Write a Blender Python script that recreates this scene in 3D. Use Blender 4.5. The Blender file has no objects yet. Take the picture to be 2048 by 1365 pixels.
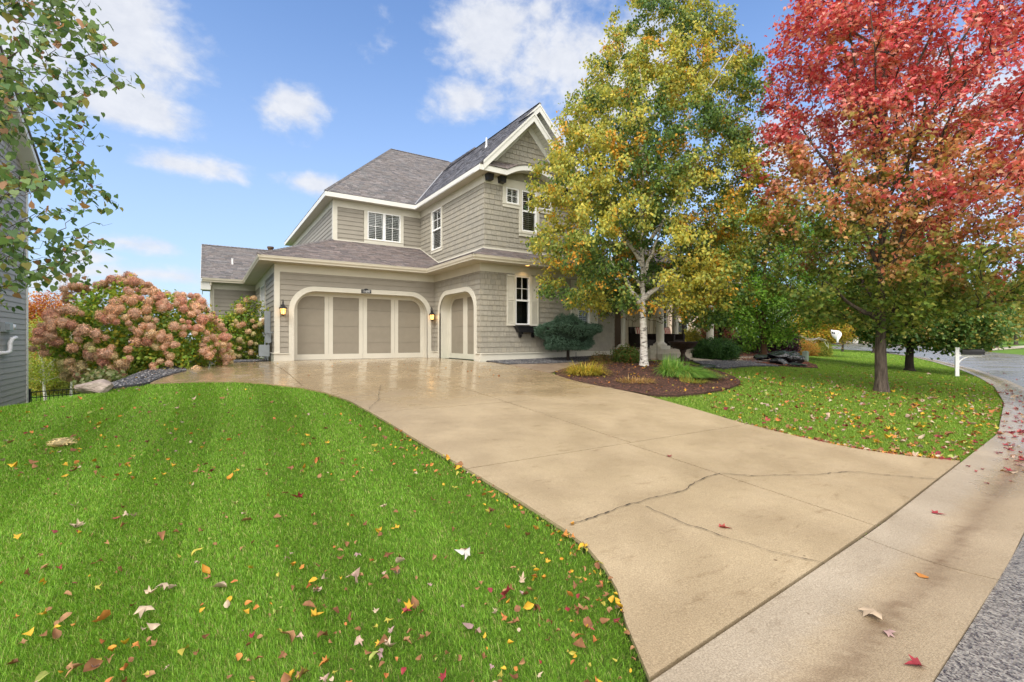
import bpy, bmesh, math, random
import numpy as np
from mathutils import Vector, Matrix, noise
from mathutils.geometry import delaunay_2d_cdt
R = math.radians
rng = np.random.default_rng(7)
random.seed(7)
scene = bpy.context.scene
col = scene.collection

# ------------------------------------------------------------------ camera, sky, sun, exposure
YAW = 57.4; EYE = 0.742; FPX = 951.35
cam = bpy.data.objects.new('camera', bpy.data.cameras.new('camera')); col.objects.link(cam)
cam.location = (0, 0, EYE); cam.rotation_euler = (R(90), 0, R(YAW-90))
cam.data.sensor_width = 36; cam.data.lens = FPX/2048*36; cam.data.shift_y = -3.25/2048
cam.data.clip_start = .05; cam.data.clip_end = 2000
scene.camera = cam
FW = np.array([math.cos(R(YAW)), math.sin(R(YAW)), 0]); RT = np.array([math.sin(R(YAW)), -math.cos(R(YAW)), 0])

def ray(px, py): return FW + RT*(px-1024)/FPX + np.array([0, 0, -(py-679.25)/FPX])
def at(px, py, depth): return np.array([0, 0, EYE]) + ray(px, py)*depth

SUN_EL, SUN_AZ = 48, 215          # azimuth measured from +X counter-clockwise, where the sun stands
world = bpy.data.worlds.new('World'); scene.world = world; world.use_nodes = True
def build_world():
    nt = world.node_tree; nt.nodes.clear(); N = nt.nodes.new; L = nt.links.new
    out = N('ShaderNodeOutputWorld'); bg = N('ShaderNodeBackground'); bg.inputs['Strength'].default_value = .125
    sky = N('ShaderNodeTexSky'); sky.sky_type = 'NISHITA'; sky.sun_disc = False
    sky.sun_elevation = R(SUN_EL); sky.sun_rotation = R(90-SUN_AZ); sky.air_density = 1.0; sky.dust_density = .6; sky.ozone_density = 1.4
    tc = N('ShaderNodeTexCoord')
    def m(op, a, b=None, c=None):
        n = N('ShaderNodeMath'); n.operation = op
        for i, v in enumerate((a, b, c)):
            if v is None: continue
            if isinstance(v, (int, float)): n.inputs[i].default_value = v
            else: L(v, n.inputs[i])
        return n.outputs[0]
    def dot(vec):
        n = N('ShaderNodeVectorMath'); n.operation = 'DOT_PRODUCT'; L(tc.outputs['Generated'], n.inputs[0]); n.inputs[1].default_value = tuple(vec); return n.outputs['Value']
    def nz(scale, detail, rough, dist, st):
        mp = N('ShaderNodeMapping'); L(tc.outputs['Generated'], mp.inputs['Vector']); mp.inputs['Scale'].default_value = st
        n = N('ShaderNodeTexNoise'); L(mp.outputs[0], n.inputs['Vector']); n.inputs['Scale'].default_value = scale
        n.inputs['Detail'].default_value = detail; n.inputs['Roughness'].default_value = rough; n.inputs['Distortion'].default_value = dist
        return n.outputs['Fac']
    big = nz(7, 9, .56, .25, (1, 1, 1.7)); fine = nz(30, 6, .6, .2, (1, 1, 1.4))
    # clouds: centre px,py of the view, angular half sizes in px, weight
    clouds = [(190, 45, 230, 110, 1.0), (270, 215, 105, 48, .95), (60, 90, 160, 130, .8), (378, 332, 130, 28, .75), (575, 215, 68, 52, .8), (740, 85, 34, 40, .35),
              (985, 70, 130, 110, 1.0), (1120, 120, 190, 130, 1.0), (940, 205, 110, 55, .85), (1230, 150, 170, 150, .9), (1050, 235, 60, 30, .7), (1140, 260, 120, 60, .6),
              (625, 368, 85, 26, .8), (240, 485, 90, 22, .6), (165, 515, 70, 20, .7), (260, 548, 230, 24, .8), (120, 560, 260, 30, .6), (1620, 300, 300, 120, .5), (1900, 250, 260, 200, .7)]
    best = None
    for px, py, a, b, w in clouds:
        d = ray(px, py); c = d/np.linalg.norm(d)
        t1 = np.cross(c, (0, 0, 1)); t1 /= np.linalg.norm(t1); t2 = np.cross(t1, c)
        s = FPX*np.linalg.norm(d)**1.0
        p = m('MULTIPLY', dot(t1), s/a); q = m('MULTIPLY', dot(t2), s/b)
        r2 = m('SQRT', m('ADD', m('MULTIPLY', p, p), m('MULTIPLY', q, q)))
        v = m('MULTIPLY', m('SUBTRACT', 1.0, r2), w)
        v = m('MULTIPLY_ADD', m('LESS_THAN', dot(c), 0.0), -9, v)
        best = v if best is None else m('MAXIMUM', best, v)
    # broad unseen cloud behind the camera, added as soft neutral fill light
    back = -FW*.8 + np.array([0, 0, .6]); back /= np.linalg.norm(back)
    fill_cloud = m('MULTIPLY', m('SUBTRACT', dot(back), .12), 2.2)
    best = m('MAXIMUM', best, fill_cloud)
    nn = m('MULTIPLY_ADD', big, 2.1, -1.05+.0); nf = m('MULTIPLY_ADD', fine, .7, -.35)
    dens = m('ADD', m('ADD', m('MAXIMUM', best, -.8), nn), nf)
    mr = N('ShaderNodeMapRange'); mr.interpolation_type = 'SMOOTHSTEP'; L(dens, mr.inputs['Value'])
    mr.inputs['From Min'].default_value = -.05; mr.inputs['From Max'].default_value = .70
    # whitish haze close to the horizon
    sx = N('ShaderNodeSeparateXYZ'); L(tc.outputs['Generated'], sx.inputs[0])
    hz = N('ShaderNodeMapRange'); hz.interpolation_type = 'SMOOTHSTEP'; L(sx.outputs['Z'], hz.inputs['Value'])
    hz.inputs['From Min'].default_value = .62; hz.inputs['From Max'].default_value = -.05; hz.inputs['To Max'].default_value = .72
    mixh = N('ShaderNodeMix'); mixh.data_type = 'RGBA'; L(hz.outputs[0], mixh.inputs['Factor'])
    tint = N('ShaderNodeMix'); tint.data_type = 'RGBA'; tint.blend_type = 'MULTIPLY'; tint.inputs['Factor'].default_value = 1
    L(sky.outputs[0], tint.inputs['A']); tint.inputs['B'].default_value = (.98, 1.11, 1.29, 1)
    L(tint.outputs['Result'], mixh.inputs['A']); mixh.inputs['B'].default_value = (2.75, 3.4, 4.35, 1)
    # cloud shading: a little darker where dense
    cs = N('ShaderNodeMix'); cs.data_type = 'RGBA'; L(fine, cs.inputs['Factor']); cs.inputs['A'].default_value = (3.3, 3.5, 4.0, 1); cs.inputs['B'].default_value = (4.9, 4.95, 5.1, 1)
    lit = N('ShaderNodeMix'); lit.data_type = 'RGBA'; L(m('MULTIPLY', m('MAXIMUM', m('MINIMUM', fill_cloud, 1.0), 0.0), 1.0), lit.inputs['Factor']); L(cs.outputs['Result'], lit.inputs['A']); lit.inputs['B'].default_value = (13.5, 13.0, 12.4, 1); cs = lit  # added cloud behind the camera is overbrightened to fill the shadows
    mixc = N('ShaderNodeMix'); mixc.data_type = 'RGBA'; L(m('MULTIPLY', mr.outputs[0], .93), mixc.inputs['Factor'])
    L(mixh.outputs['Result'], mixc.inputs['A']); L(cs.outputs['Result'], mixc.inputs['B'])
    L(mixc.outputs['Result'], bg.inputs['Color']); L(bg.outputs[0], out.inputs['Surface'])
build_world()
sun = bpy.data.objects.new('sun', bpy.data.lights.new('sun', 'SUN')); col.objects.link(sun)
sun.data.energy = 1.7; sun.data.angle = R(26); sun.data.color = (1, .95, .87)
sd = Vector((math.cos(R(SUN_AZ))*math.cos(R(SUN_EL)), math.sin(R(SUN_AZ))*math.cos(R(SUN_EL)), math.sin(R(SUN_EL))))
sun.rotation_euler = (-sd).to_track_quat('-Z', 'Y').to_euler()
scene.view_settings.view_transform = 'Standard'; scene.view_settings.look = 'None'
scene.view_settings.exposure = 0.7; scene.view_settings.gamma = 1
scene.cycles.max_bounces = 8; scene.cycles.diffuse_bounces = 3; scene.cycles.glossy_bounces = 3; scene.cycles.transparent_max_bounces = 8
scene.cycles.sample_clamp_indirect = 6; scene.cycles.caustics_reflective = False; scene.cycles.caustics_refractive = False

# ------------------------------------------------------------------ object helpers
def tag(o, label=None, cat=None, group=None, kind=None):
    if label: o['label'] = label
    if cat: o['category'] = cat
    if group: o['group'] = group
    if kind: o['kind'] = kind
    return o
def empty(name, loc=(0, 0, 0), rz=0):
    o = bpy.data.objects.new(name, None); o.empty_display_size = .2; col.objects.link(o); o.location = loc; o.rotation_euler = (0, 0, rz); return o
def add_obj(name, me, mats, parent=None):
    o = bpy.data.objects.new(name, me); col.objects.link(o)
    for m in (mats if isinstance(mats, (list, tuple)) else [mats]): me.materials.append(m)
    if parent is not None:
        o.parent = parent; o.matrix_parent_inverse = Matrix.LocRotScale(parent.location, parent.rotation_euler, None).inverted() if parent.type == 'EMPTY' else Matrix.Identity(4)
    return o
def copy_tree(o, parent=None):
    c = o.copy(); col.objects.link(c)
    if parent is not None: c.parent = parent
    for ch in [x for x in o.children]: copy_tree(ch, c)
    return c

class MB:
    """mesh builder; V in world (or local) metres, optional colour per face"""
    def __init__(s): s.v = []; s.f = []; s.c = []; s.smooth = False
    def poly(s, pts, c=(1, 1, 1)):
        b = len(s.v); s.v += [tuple(p) for p in pts]; s.f.append(tuple(range(b, b+len(pts)))); s.c.append(c)
    def mesh(s, pts, faces, c=(1, 1, 1)):
        b = len(s.v); s.v += [tuple(p) for p in pts]
        for f in faces: s.f.append(tuple(i+b for i in f)); s.c.append(c)
    def box(s, x0, x1, y0, y1, z0, z1, c=(1, 1, 1)):
        if x0 > x1: x0, x1 = x1, x0
        if y0 > y1: y0, y1 = y1, y0
        if z0 > z1: z0, z1 = z1, z0
        P = [(x0, y0, z0), (x1, y0, z0), (x1, y1, z0), (x0, y1, z0), (x0, y0, z1), (x1, y0, z1), (x1, y1, z1), (x0, y1, z1)]
        s.mesh(P, [(0, 3, 2, 1), (4, 5, 6, 7), (0, 1, 5, 4), (1, 2, 6, 5), (2, 3, 7, 6), (3, 0, 4, 7)], c)
    def prism(s, base, d, c=(1, 1, 1)):
        """base polygon pts 3D, extruded by vector d"""
        n = len(base); P = [tuple(p) for p in base] + [tuple(np.array(p)+np.array(d)) for p in base]
        F = [tuple(range(n))[::-1], tuple(range(n, 2*n))] + [(i, (i+1) % n, n+(i+1) % n, n+i) for i in range(n)]
        s.mesh(P, F, c)
    def beam(s, a, b, w, h, up=(0, 0, 1), c=(1, 1, 1)):
        a = np.array(a, float); b = np.array(b, float); d = b-a; d /= np.linalg.norm(d); up = np.array(up, float)
        r = np.cross(d, up); r /= np.linalg.norm(r); u = np.cross(r, d)
        base = [a+r*w/2+u*h/2, a-r*w/2+u*h/2, a-r*w/2-u*h/2, a+r*w/2-u*h/2]
        s.prism(base, b-a, c)
    def lathe(s, prof, cx=0, cy=0, n=24, c=(1, 1, 1), rib=0, nr=0):
        b = len(s.v)
        for r, z in prof:
            for i in range(n):
                a = 2*math.pi*i/n; rr = r*(1+rib*math.cos(a*nr))
                s.v.append((cx+rr*math.cos(a), cy+rr*math.sin(a), z))
        for k in range(len(prof)-1):
            for i in range(n):
                j = (i+1) % n; s.f.append((b+k*n+i, b+k*n+j, b+(k+1)*n+j, b+(k+1)*n+i)); s.c.append(c)
    def tube(s, pts, rad, n=8, c=(1, 1, 1), cap=True):
        pts = [np.array(p, float) for p in pts]; b = len(s.v); m = len(pts)
        if not hasattr(rad, '__len__'): rad = [rad]*m
        prev = None
        for i, p in enumerate(pts):
            d = pts[min(i+1, m-1)]-pts[max(i-1, 0)]; d = d/(np.linalg.norm(d)+1e-9)
            ref = np.array([0, 0, 1.]) if abs(d[2]) < .9 else np.array([1., 0, 0])
            if prev is None: u = np.cross(d, ref)
            else: u = prev - d*(prev@d)
            u /= np.linalg.norm(u)+1e-9; prev = u; w = np.cross(d, u)
            for k in range(n):
                a = 2*math.pi*k/n; s.v.append(tuple(p+rad[i]*(u*math.cos(a)+w*math.sin(a))))
        for i in range(m-1):
            for k in range(n):
                j = (k+1) % n; s.f.append((b+i*n+k, b+i*n+j, b+(i+1)*n+j, b+(i+1)*n+k)); s.c.append(c)
        if cap:
            s.f.append(tuple(b+k for k in range(n))[::-1]); s.c.append(c)
            s.f.append(tuple(b+(m-1)*n+k for k in range(n))); s.c.append(c)
    def build(s, name, mats, parent=None, smooth=None, color=False):
        me = bpy.data.meshes.new(name); me.from_pydata(s.v, [], s.f); me.update()
        if color:
            at_ = me.color_attributes.new('Col', 'FLOAT_COLOR', 'CORNER')
            data = np.ones((len(me.loops), 4), np.float32); k = 0
            tot = np.array([len(f) for f in s.f]); cc = np.repeat(np.array(s.c, np.float32), tot, axis=0); data[:, :3] = cc
            at_.data.foreach_set('color', data.ravel())
        if smooth or (smooth is None and s.smooth):
            me.polygons.foreach_set('use_smooth', [True]*len(me.polygons))
        return add_obj(name, me, mats, parent)

def np_mesh(name, V, F, C, mats, parent=None, smooth=False):
    """V (n,3); F (m,k) uniform polygons; C (n,3) point colours"""
    me = bpy.data.meshes.new(name); n, (m, k) = len(V), F.shape
    me.vertices.add(n); me.vertices.foreach_set('co', V.astype(np.float32).ravel())
    me.loops.add(m*k); me.loops.foreach_set('vertex_index', F.astype(np.int32).ravel())
    me.polygons.add(m); me.polygons.foreach_set('loop_start', np.arange(0, m*k, k, dtype=np.int32))
    me.update(calc_edges=True)
    if C is not None:
        a = me.color_attributes.new('Col', 'FLOAT_COLOR', 'POINT'); d = np.ones((n, 4), np.float32); d[:, :3] = C; a.data.foreach_set('color', d.ravel())
    if smooth: me.polygons.foreach_set('use_smooth', np.ones(m, bool))
    return add_obj(name, me, mats, parent)

# ------------------------------------------------------------------ materials
MATS = {}
def nodes_of(name):
    m = bpy.data.materials.new(name); m.use_nodes = True; nt = m.node_tree
    return m, nt, nt.nodes['Principled BSDF'], nt.nodes['Material Output']
def mat(name, colr, rough=.6, var=.12, scale=6, bump=.0, bscale=40, spec=.3, coat=0, attr=False, metal=0, coord='Object', col2=None, stretch=(1, 1, 1), emit=None, detail=5):
    m, nt, b, out = nodes_of(name); N = nt.nodes.new; L = nt.links.new
    tc = N('ShaderNodeTexCoord'); mp = N('ShaderNodeMapping'); L(tc.outputs[coord], mp.inputs['Vector']); mp.inputs['Scale'].default_value = stretch
    n = N('ShaderNodeTexNoise'); L(mp.outputs[0], n.inputs['Vector']); n.inputs['Scale'].default_value = scale; n.inputs['Detail'].default_value = detail; n.inputs['Roughness'].default_value = .62
    cr = N('ShaderNodeMapRange'); L(n.outputs['Fac'], cr.inputs['Value']); cr.inputs['From Min'].default_value = .3; cr.inputs['From Max'].default_value = .7
    mx = N('ShaderNodeMix'); mx.data_type = 'RGBA'; L(cr.outputs[0], mx.inputs['Factor'])
    c = np.array(colr[:3]); a = c*(1-var); d = c*(1+var) if col2 is None else np.array(col2)
    mx.inputs['A'].default_value = (*a, 1); mx.inputs['B'].default_value = (*d, 1)
    src = mx.outputs['Result']
    if attr:
        va = N('ShaderNodeVertexColor'); va.layer_name = 'Col'
        mm = N('ShaderNodeMix'); mm.data_type = 'RGBA'; mm.blend_type = 'MULTIPLY'; mm.inputs['Factor'].default_value = 1
        L(src, mm.inputs['A']); L(va.outputs['Color'], mm.inputs['B']); src = mm.outputs['Result']
    L(src, b.inputs['Base Color']); b.inputs['Roughness'].default_value = rough; b.inputs['Specular IOR Level'].default_value = spec
    b.inputs['Metallic'].default_value = metal; b.inputs['Coat Weight'].default_value = coat; b.inputs['Coat Roughness'].default_value = .15
    if bump:
        n2 = N('ShaderNodeTexNoise'); L(mp.outputs[0], n2.inputs['Vector']); n2.inputs['Scale'].default_value = bscale; n2.inputs['Detail'].default_value = 6
        bp = N('ShaderNodeBump'); bp.inputs['Strength'].default_value = bump; bp.inputs['Distance'].default_value = .02
        L(n2.outputs['Fac'], bp.inputs['Height']); L(bp.outputs[0], b.inputs['Normal'])
    if emit: b.inputs['Emission Color'].default_value = (*emit[:3], 1); b.inputs['Emission Strength'].default_value = emit[3]
    MATS[name] = m; return m
def leaf_mat(name, trans=.35, rough=.5, var=.18):
    m, nt, b, out = nodes_of(name); N = nt.nodes.new; L = nt.links.new
    va = N('ShaderNodeVertexColor'); va.layer_name = 'Col'
    b.inputs['Roughness'].default_value = rough; b.inputs['Specular IOR Level'].default_value = .3
    L(va.outputs['Color'], b.inputs['Base Color'])
    t = N('ShaderNodeBsdfTranslucent'); g = N('ShaderNodeMix'); g.data_type = 'RGBA'; g.blend_type = 'MULTIPLY'; g.inputs['Factor'].default_value = 1
    L(va.outputs['Color'], g.inputs['A']); g.inputs['B'].default_value = (1.25, 1.2, .8, 1); L(g.outputs['Result'], t.inputs['Color'])
    mx = N('ShaderNodeMixShader'); mx.inputs['Fac'].default_value = trans; L(b.outputs[0], mx.inputs[1]); L(t.outputs[0], mx.inputs[2]); L(mx.outputs[0], out.inputs['Surface'])
    MATS[name] = m; return m

M_siding = mat('siding_paint', (.305, .277, .23), .55, .05, 3, .15, 60, attr=True)
M_wallbase = mat('wall_base_paint', (.30, .27, .22), .6, .05)
M_shake = mat('shake_paint', (.335, .31, .257), .6, .08, 9, .35, 50, attr=True, stretch=(3, 3, .6))
M_trim = mat('cream_trim', (.62, .59, .505), .45, .04, 2.5, .05, 30)
M_trimw = mat('white_trim', (.70, .69, .65), .4, .03, 2.5)
M_panel = mat('door_panel', (.27, .24, .19), .5, .05, 4, .1, 90)
M_soffit = mat('soffit_vinyl', (.55, .515, .44), .5, .04, 2)
M_gutter = mat('gutter_metal', (.58, .53, .43), .32, .04, 3, spec=.5)
M_roof = mat('roof_shingles', (.152, .145, .145), .85, .3, 14, .5, 160, attr=True)
M_black = mat('black_paint', (.015, .015, .017), .35, .2, 8)
M_iron = mat('black_iron', (.02, .018, .018), .45, .3, 20, .2, 80)
M_rust = mat('rusted_iron', (.022, .014, .012), .5, .4, 14, .4, 60, col2=(.07, .035, .026))
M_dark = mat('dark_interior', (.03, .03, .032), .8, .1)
M_blind = mat('white_blind', (.8, .8, .78), .5, .03)
M_vinyl = mat('window_vinyl', (.86, .86, .85), .35, .02)
M_brownwood = mat('brown_wood', (.11, .065, .035), .5, .25, 3, .2, 40, stretch=(8, 8, .6))
M_cream = mat('cream_board', (.50, .43, .31), .55, .05)
M_porch = mat('porch_concrete', (.42, .38, .31), .8, .12, 8, .2)
M_metalgrey = mat('grey_meter_box', (.30, .33, .35), .4, .08, 8, spec=.5)
M_white = mat('white_plastic', (.8, .8, .8), .4, .04)
M_neigh = mat('grey_siding', (.36, .345, .33), .55, .05, 3, attr=True)
M_neigh2 = mat('pink_beige_siding', (.50, .36, .28), .6, .06, 3, attr=True)
M_farwall = mat('far_house_wall', (.5, .46, .4), .7, .08)
M_rockdark = mat('wet_black_rock', (.022, .024, .028), .22, .6, 7, .8, 18, spec=.6, coat=.4)
M_boulder = mat('pink_boulder', (.30, .23, .19), .75, .35, 6, .8, 14, col2=(.46, .38, .33))
M_bark = mat('grey_bark', (.05, .036, .028), .85, .5, 22, 1.0, 30, stretch=(1, 1, .18), col2=(.14, .108, .083))
M_barkdark = mat('dark_bark', (.035, .026, .02), .85, .5, 10, .8, 30, stretch=(1, 1, .2))
M_barktan = mat('tan_bark', (.16, .085, .05), .8, .4, 10, .8, 30, stretch=(1, 1, .2))
M_twig = mat('twig_bark', (.07, .04, .028), .8, .3, 20)
M_leaf = leaf_mat('foliage', .38)
M_leafdry = leaf_mat('dry_leaves', .12, .6)
M_grass = leaf_mat('grass_blades', .30, .45)
M_flower = leaf_mat('hydrangea_petals', .25, .7)
M_needle = leaf_mat('spruce_needles', .08, .6)
M_mulch = mat('mulch_ground', (.035, .019, .014), .9, .5, 30, 1, 60, col2=(.09, .045, .03))
M_chip = mat('mulch_chips', (.075, .038, .028), .8, .5, 40, attr=True)
M_gravelb = mat('gravel_ground', (.055, .054, .055), .7, .5, 60, 1, 90)
M_stone = mat('gravel_stones', (.135, .135, .14), .6, .4, 30, attr=True, spec=.5)
M_sheet = mat('ghost_cloth', (.8, .8, .82), .8, .05)
M_green = mat('green_pedestal', (.24, .30, .25), .5, .08)
M_stripe = mat('striped_cushion', (.7, .62, .55), .8, .05, attr=True)
M_wicker = mat('dark_wicker', (.02, .014, .012), .6, .4, 60, .8, 120)
M_redbark = mat('rusty_bark', (.30, .09, .03), .8, .4, 20, .6)

def birch_bark():
    m, nt, b, out = nodes_of('white_birch_bark'); N = nt.nodes.new; L = nt.links.new
    tc = N('ShaderNodeTexCoord')
    def nz(st, sc, det=6):
        mp = N('ShaderNodeMapping'); L(tc.outputs['Object'], mp.inputs['Vector']); mp.inputs['Scale'].default_value = st
        n = N('ShaderNodeTexNoise'); L(mp.outputs[0], n.inputs['Vector']); n.inputs['Scale'].default_value = sc; n.inputs['Detail'].default_value = det; return n.outputs['Fac']
    cr = N('ShaderNodeValToRGB'); L(nz((1.6, 1.6, 4.5), 5.5), cr.inputs[0]); e = cr.color_ramp.elements
    e[0].position = .34; e[0].color = (.02, .017, .015, 1); e[1].position = .43; e[1].color = (.62, .56, .5, 1)
    x = cr.color_ramp.elements.new(.62); x.color = (.78, .74, .69, 1)
    L(cr.outputs[0], b.inputs['Base Color']); b.inputs['Roughness'].default_value = .7
    bp = N('ShaderNodeBump'); bp.inputs['Strength'].default_value = .5; bp.inputs['Distance'].default_value = .03; L(nz((1, 1, 3), 14), bp.inputs['Height']); L(bp.outputs[0], b.inputs['Normal'])
    return m
M_birch = birch_bark()

def glass_mat():
    m, nt, b, out = nodes_of('window_glass'); N = nt.nodes.new; L = nt.links.new
    nt.nodes.remove(b); tr = N('ShaderNodeBsdfTransparent'); tr.inputs[0].default_value = (.93, .95, .95, 1); gl = N('ShaderNodeBsdfGlossy'); gl.inputs['Roughness'].default_value = .01
    fr = N('ShaderNodeFresnel'); fr.inputs['IOR'].default_value = 1.6; mx = N('ShaderNodeMixShader')
    L(fr.outputs[0], mx.inputs[0]); L(tr.outputs[0], mx.inputs[1]); L(gl.outputs[0], mx.inputs[2]); L(mx.outputs[0], out.inputs['Surface']); return m
M_glass = glass_mat()
M_amber = mat('lantern_glass', (.9, .55, .2), .3, .1, emit=(1, .52, .14, 1.6))
M_bulb = mat('lantern_flame', (1, .8, .5), .5, .02, emit=(1, .72, .35, 8))

def concrete(name, base, dark, wet_fn, rough_dry=.55, rough_wet=.08, stain=.5):
    """procedural concrete; wet_fn = (axis 'Y', from, to) world range over which the slab turns wet"""
    m, nt, b, out = nodes_of(name); N = nt.nodes.new; L = nt.links.new
    tc = N('ShaderNodeTexCoord'); co = tc.outputs['Object']
    def nz(sc, det=6, st=(1, 1, 1), rough=.6):
        mp = N('ShaderNodeMapping'); L(co, mp.inputs['Vector']); mp.inputs['Scale'].default_value = st
        n = N('ShaderNodeTexNoise'); L(mp.outputs[0], n.inputs['Vector']); n.inputs['Scale'].default_value = sc; n.inputs['Detail'].default_value = det; n.inputs['Roughness'].default_value = rough; return n.outputs['Fac']
    def rng_(v, a, c, x=0, y=1, smooth=True):
        r = N('ShaderNodeMapRange'); r.interpolation_type = 'SMOOTHSTEP' if smooth else 'LINEAR'; L(v, r.inputs['Value'])
        for k, q in zip(('From Min', 'From Max', 'To Min', 'To Max'), (a, c, x, y)): r.inputs[k].default_value = q
        return r.outputs[0]
    def math_(op, a, c):
        n = N('ShaderNodeMath'); n.operation = op
        for i, v in enumerate((a, c)):
            if isinstance(v, (int, float)): n.inputs[i].default_value = v
            else: L(v, n.inputs[i])
        return n.outputs[0]
    sx = N('ShaderNodeSeparateXYZ'); L(co, sx.inputs[0])
    wet = math_('ADD', rng_(sx.outputs[wet_fn[0]], wet_fn[1], wet_fn[2]), math_('MULTIPLY', math_('SUBTRACT', nz(.55, 4), .5), 1.5))
    if len(wet_fn) > 4:
        vd = N('ShaderNodeVectorMath'); vd.operation = 'DISTANCE'; L(co, vd.inputs[0]); vd.inputs[1].default_value = wet_fn[4]
        wet = math_('MAXIMUM', wet, math_('ADD', rng_(vd.outputs['Value'], 1.5, .2, -.2, 1.0), math_('MULTIPLY', math_('SUBTRACT', nz(2.5, 5), .5), 1.6)))
    wet = math_('MULTIPLY', rng_(wet, .35, .85), wet_fn[3])
    mx = N('ShaderNodeMix'); mx.data_type = 'RGBA'; L(rng_(nz(1.1, 8), .3, .72), mx.inputs['Factor']); mx.inputs['A'].default_value = (*dark, 1); mx.inputs['B'].default_value = (*base, 1)
    gr = N('ShaderNodeMix'); gr.data_type = 'RGBA'; gr.blend_type = 'MULTIPLY'; gr.inputs['Factor'].default_value = 1; L(mx.outputs['Result'], gr.inputs['A'])
    g2 = N('ShaderNodeMix'); g2.data_type = 'RGBA'; L(rng_(nz(120, 3), .3, .7), g2.inputs['Factor']); g2.inputs['A'].default_value = (.74, .72, .69, 1); g2.inputs['B'].default_value = (1.18, 1.18, 1.18, 1); L(g2.outputs['Result'], gr.inputs['B'])
    st = N('ShaderNodeMix'); st.data_type = 'RGBA'; st.blend_type = 'MULTIPLY'; L(gr.outputs['Result'], st.inputs['A']); st.inputs['B'].default_value = (.50, .43, .34, 1)
    L(math_('MULTIPLY', rng_(nz(3.2, 9, (1, 2.6, 1), .7), .56, .74), stain), st.inputs['Factor'])
    vo = N('ShaderNodeTexVoronoi'); L(co, vo.inputs['Vector']); vo.inputs['Scale'].default_value = 7.5; vo.inputs['Randomness'].default_value = 1
    pit = N('ShaderNodeMix'); pit.data_type = 'RGBA'; pit.blend_type = 'MULTIPLY'; L(st.outputs['Result'], pit.inputs['A']); pit.inputs['B'].default_value = (.42, .36, .30, 1)
    L(math_('MULTIPLY', rng_(vo.outputs['Distance'], .11, .05), rng_(nz(1.7, 3), .52, .66)), pit.inputs['Factor']); st = pit
    wt = N('ShaderNodeMix'); wt.data_type = 'RGBA'; wt.blend_type = 'MULTIPLY'; L(st.outputs['Result'], wt.inputs['A']); wt.inputs['B'].default_value = (.91, .87, .80, 1); L(wet, wt.inputs['Factor'])
    L(wt.outputs['Result'], b.inputs['Base Color'])
    L(math_('ADD', rng_(wet, 0, 1, rough_dry, rough_wet, False), math_('MULTIPLY', rng_(nz(2.3, 7), .42, .66), .16)), b.inputs['Roughness']); b.inputs['Specular IOR Level'].default_value = .5
    bp = N('ShaderNodeBump'); bp.inputs['Distance'].default_value = .006; L(math_('ADD', nz(150, 4), math_('MULTIPLY', nz(14, 3, (1, 14, 1)), .6)), bp.inputs['Height']); L(rng_(wet, 0, 1, .55, .03, False), bp.inputs['Strength']); L(bp.outputs[0], b.inputs['Normal'])
    return m
M_drive = concrete('driveway_concrete', (.385, .302, .19), (.295, .225, .138), ('Y', 5.0, 10.5, 1.0), .45, .13, .6)
M_guttc = concrete('gutter_concrete', (.36, .285, .19), (.29, .225, .145), ('X', 6.0, 12.0, .7), .5, .16, .35)
def stain_gutter(m):
    nt = m.node_tree; N = nt.nodes.new; L = nt.links.new; b = nt.nodes['Principled BSDF']; src = b.inputs['Base Color'].links[0].from_socket; rs = b.inputs['Roughness'].links[0].from_socket; bs = b.inputs['Normal'].links[0].from_node
    va = N('ShaderNodeVertexColor'); va.layer_name = 'Stain'; sp = N('ShaderNodeSeparateColor'); L(va.outputs['Color'], sp.inputs[0])
    p = N('ShaderNodeMix'); p.data_type = 'RGBA'; p.blend_type = 'MULTIPLY'; L(sp.outputs['Blue'], p.inputs['Factor']); L(src, p.inputs['A']); p.inputs['B'].default_value = (1.0, 1.06, 1.2, 1)
    a = N('ShaderNodeMix'); a.data_type = 'RGBA'; L(sp.outputs['Red'], a.inputs['Factor']); L(p.outputs['Result'], a.inputs['A']); a.inputs['B'].default_value = (.12, .072, .036, 1); L(a.outputs['Result'], b.inputs['Base Color'])
    r = N('ShaderNodeMix'); r.data_type = 'FLOAT'; L(sp.outputs['Green'], r.inputs['Factor']); L(rs, r.inputs['A']); r.inputs['B'].default_value = .03; L(r.outputs['Result'], b.inputs['Roughness'])
stain_gutter(M_guttc)
M_walk = concrete('sidewalk_concrete', (.5, .44, .36), (.42, .37, .30), ('Y', 400, 500, .2), .6, .3, .2)

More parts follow.
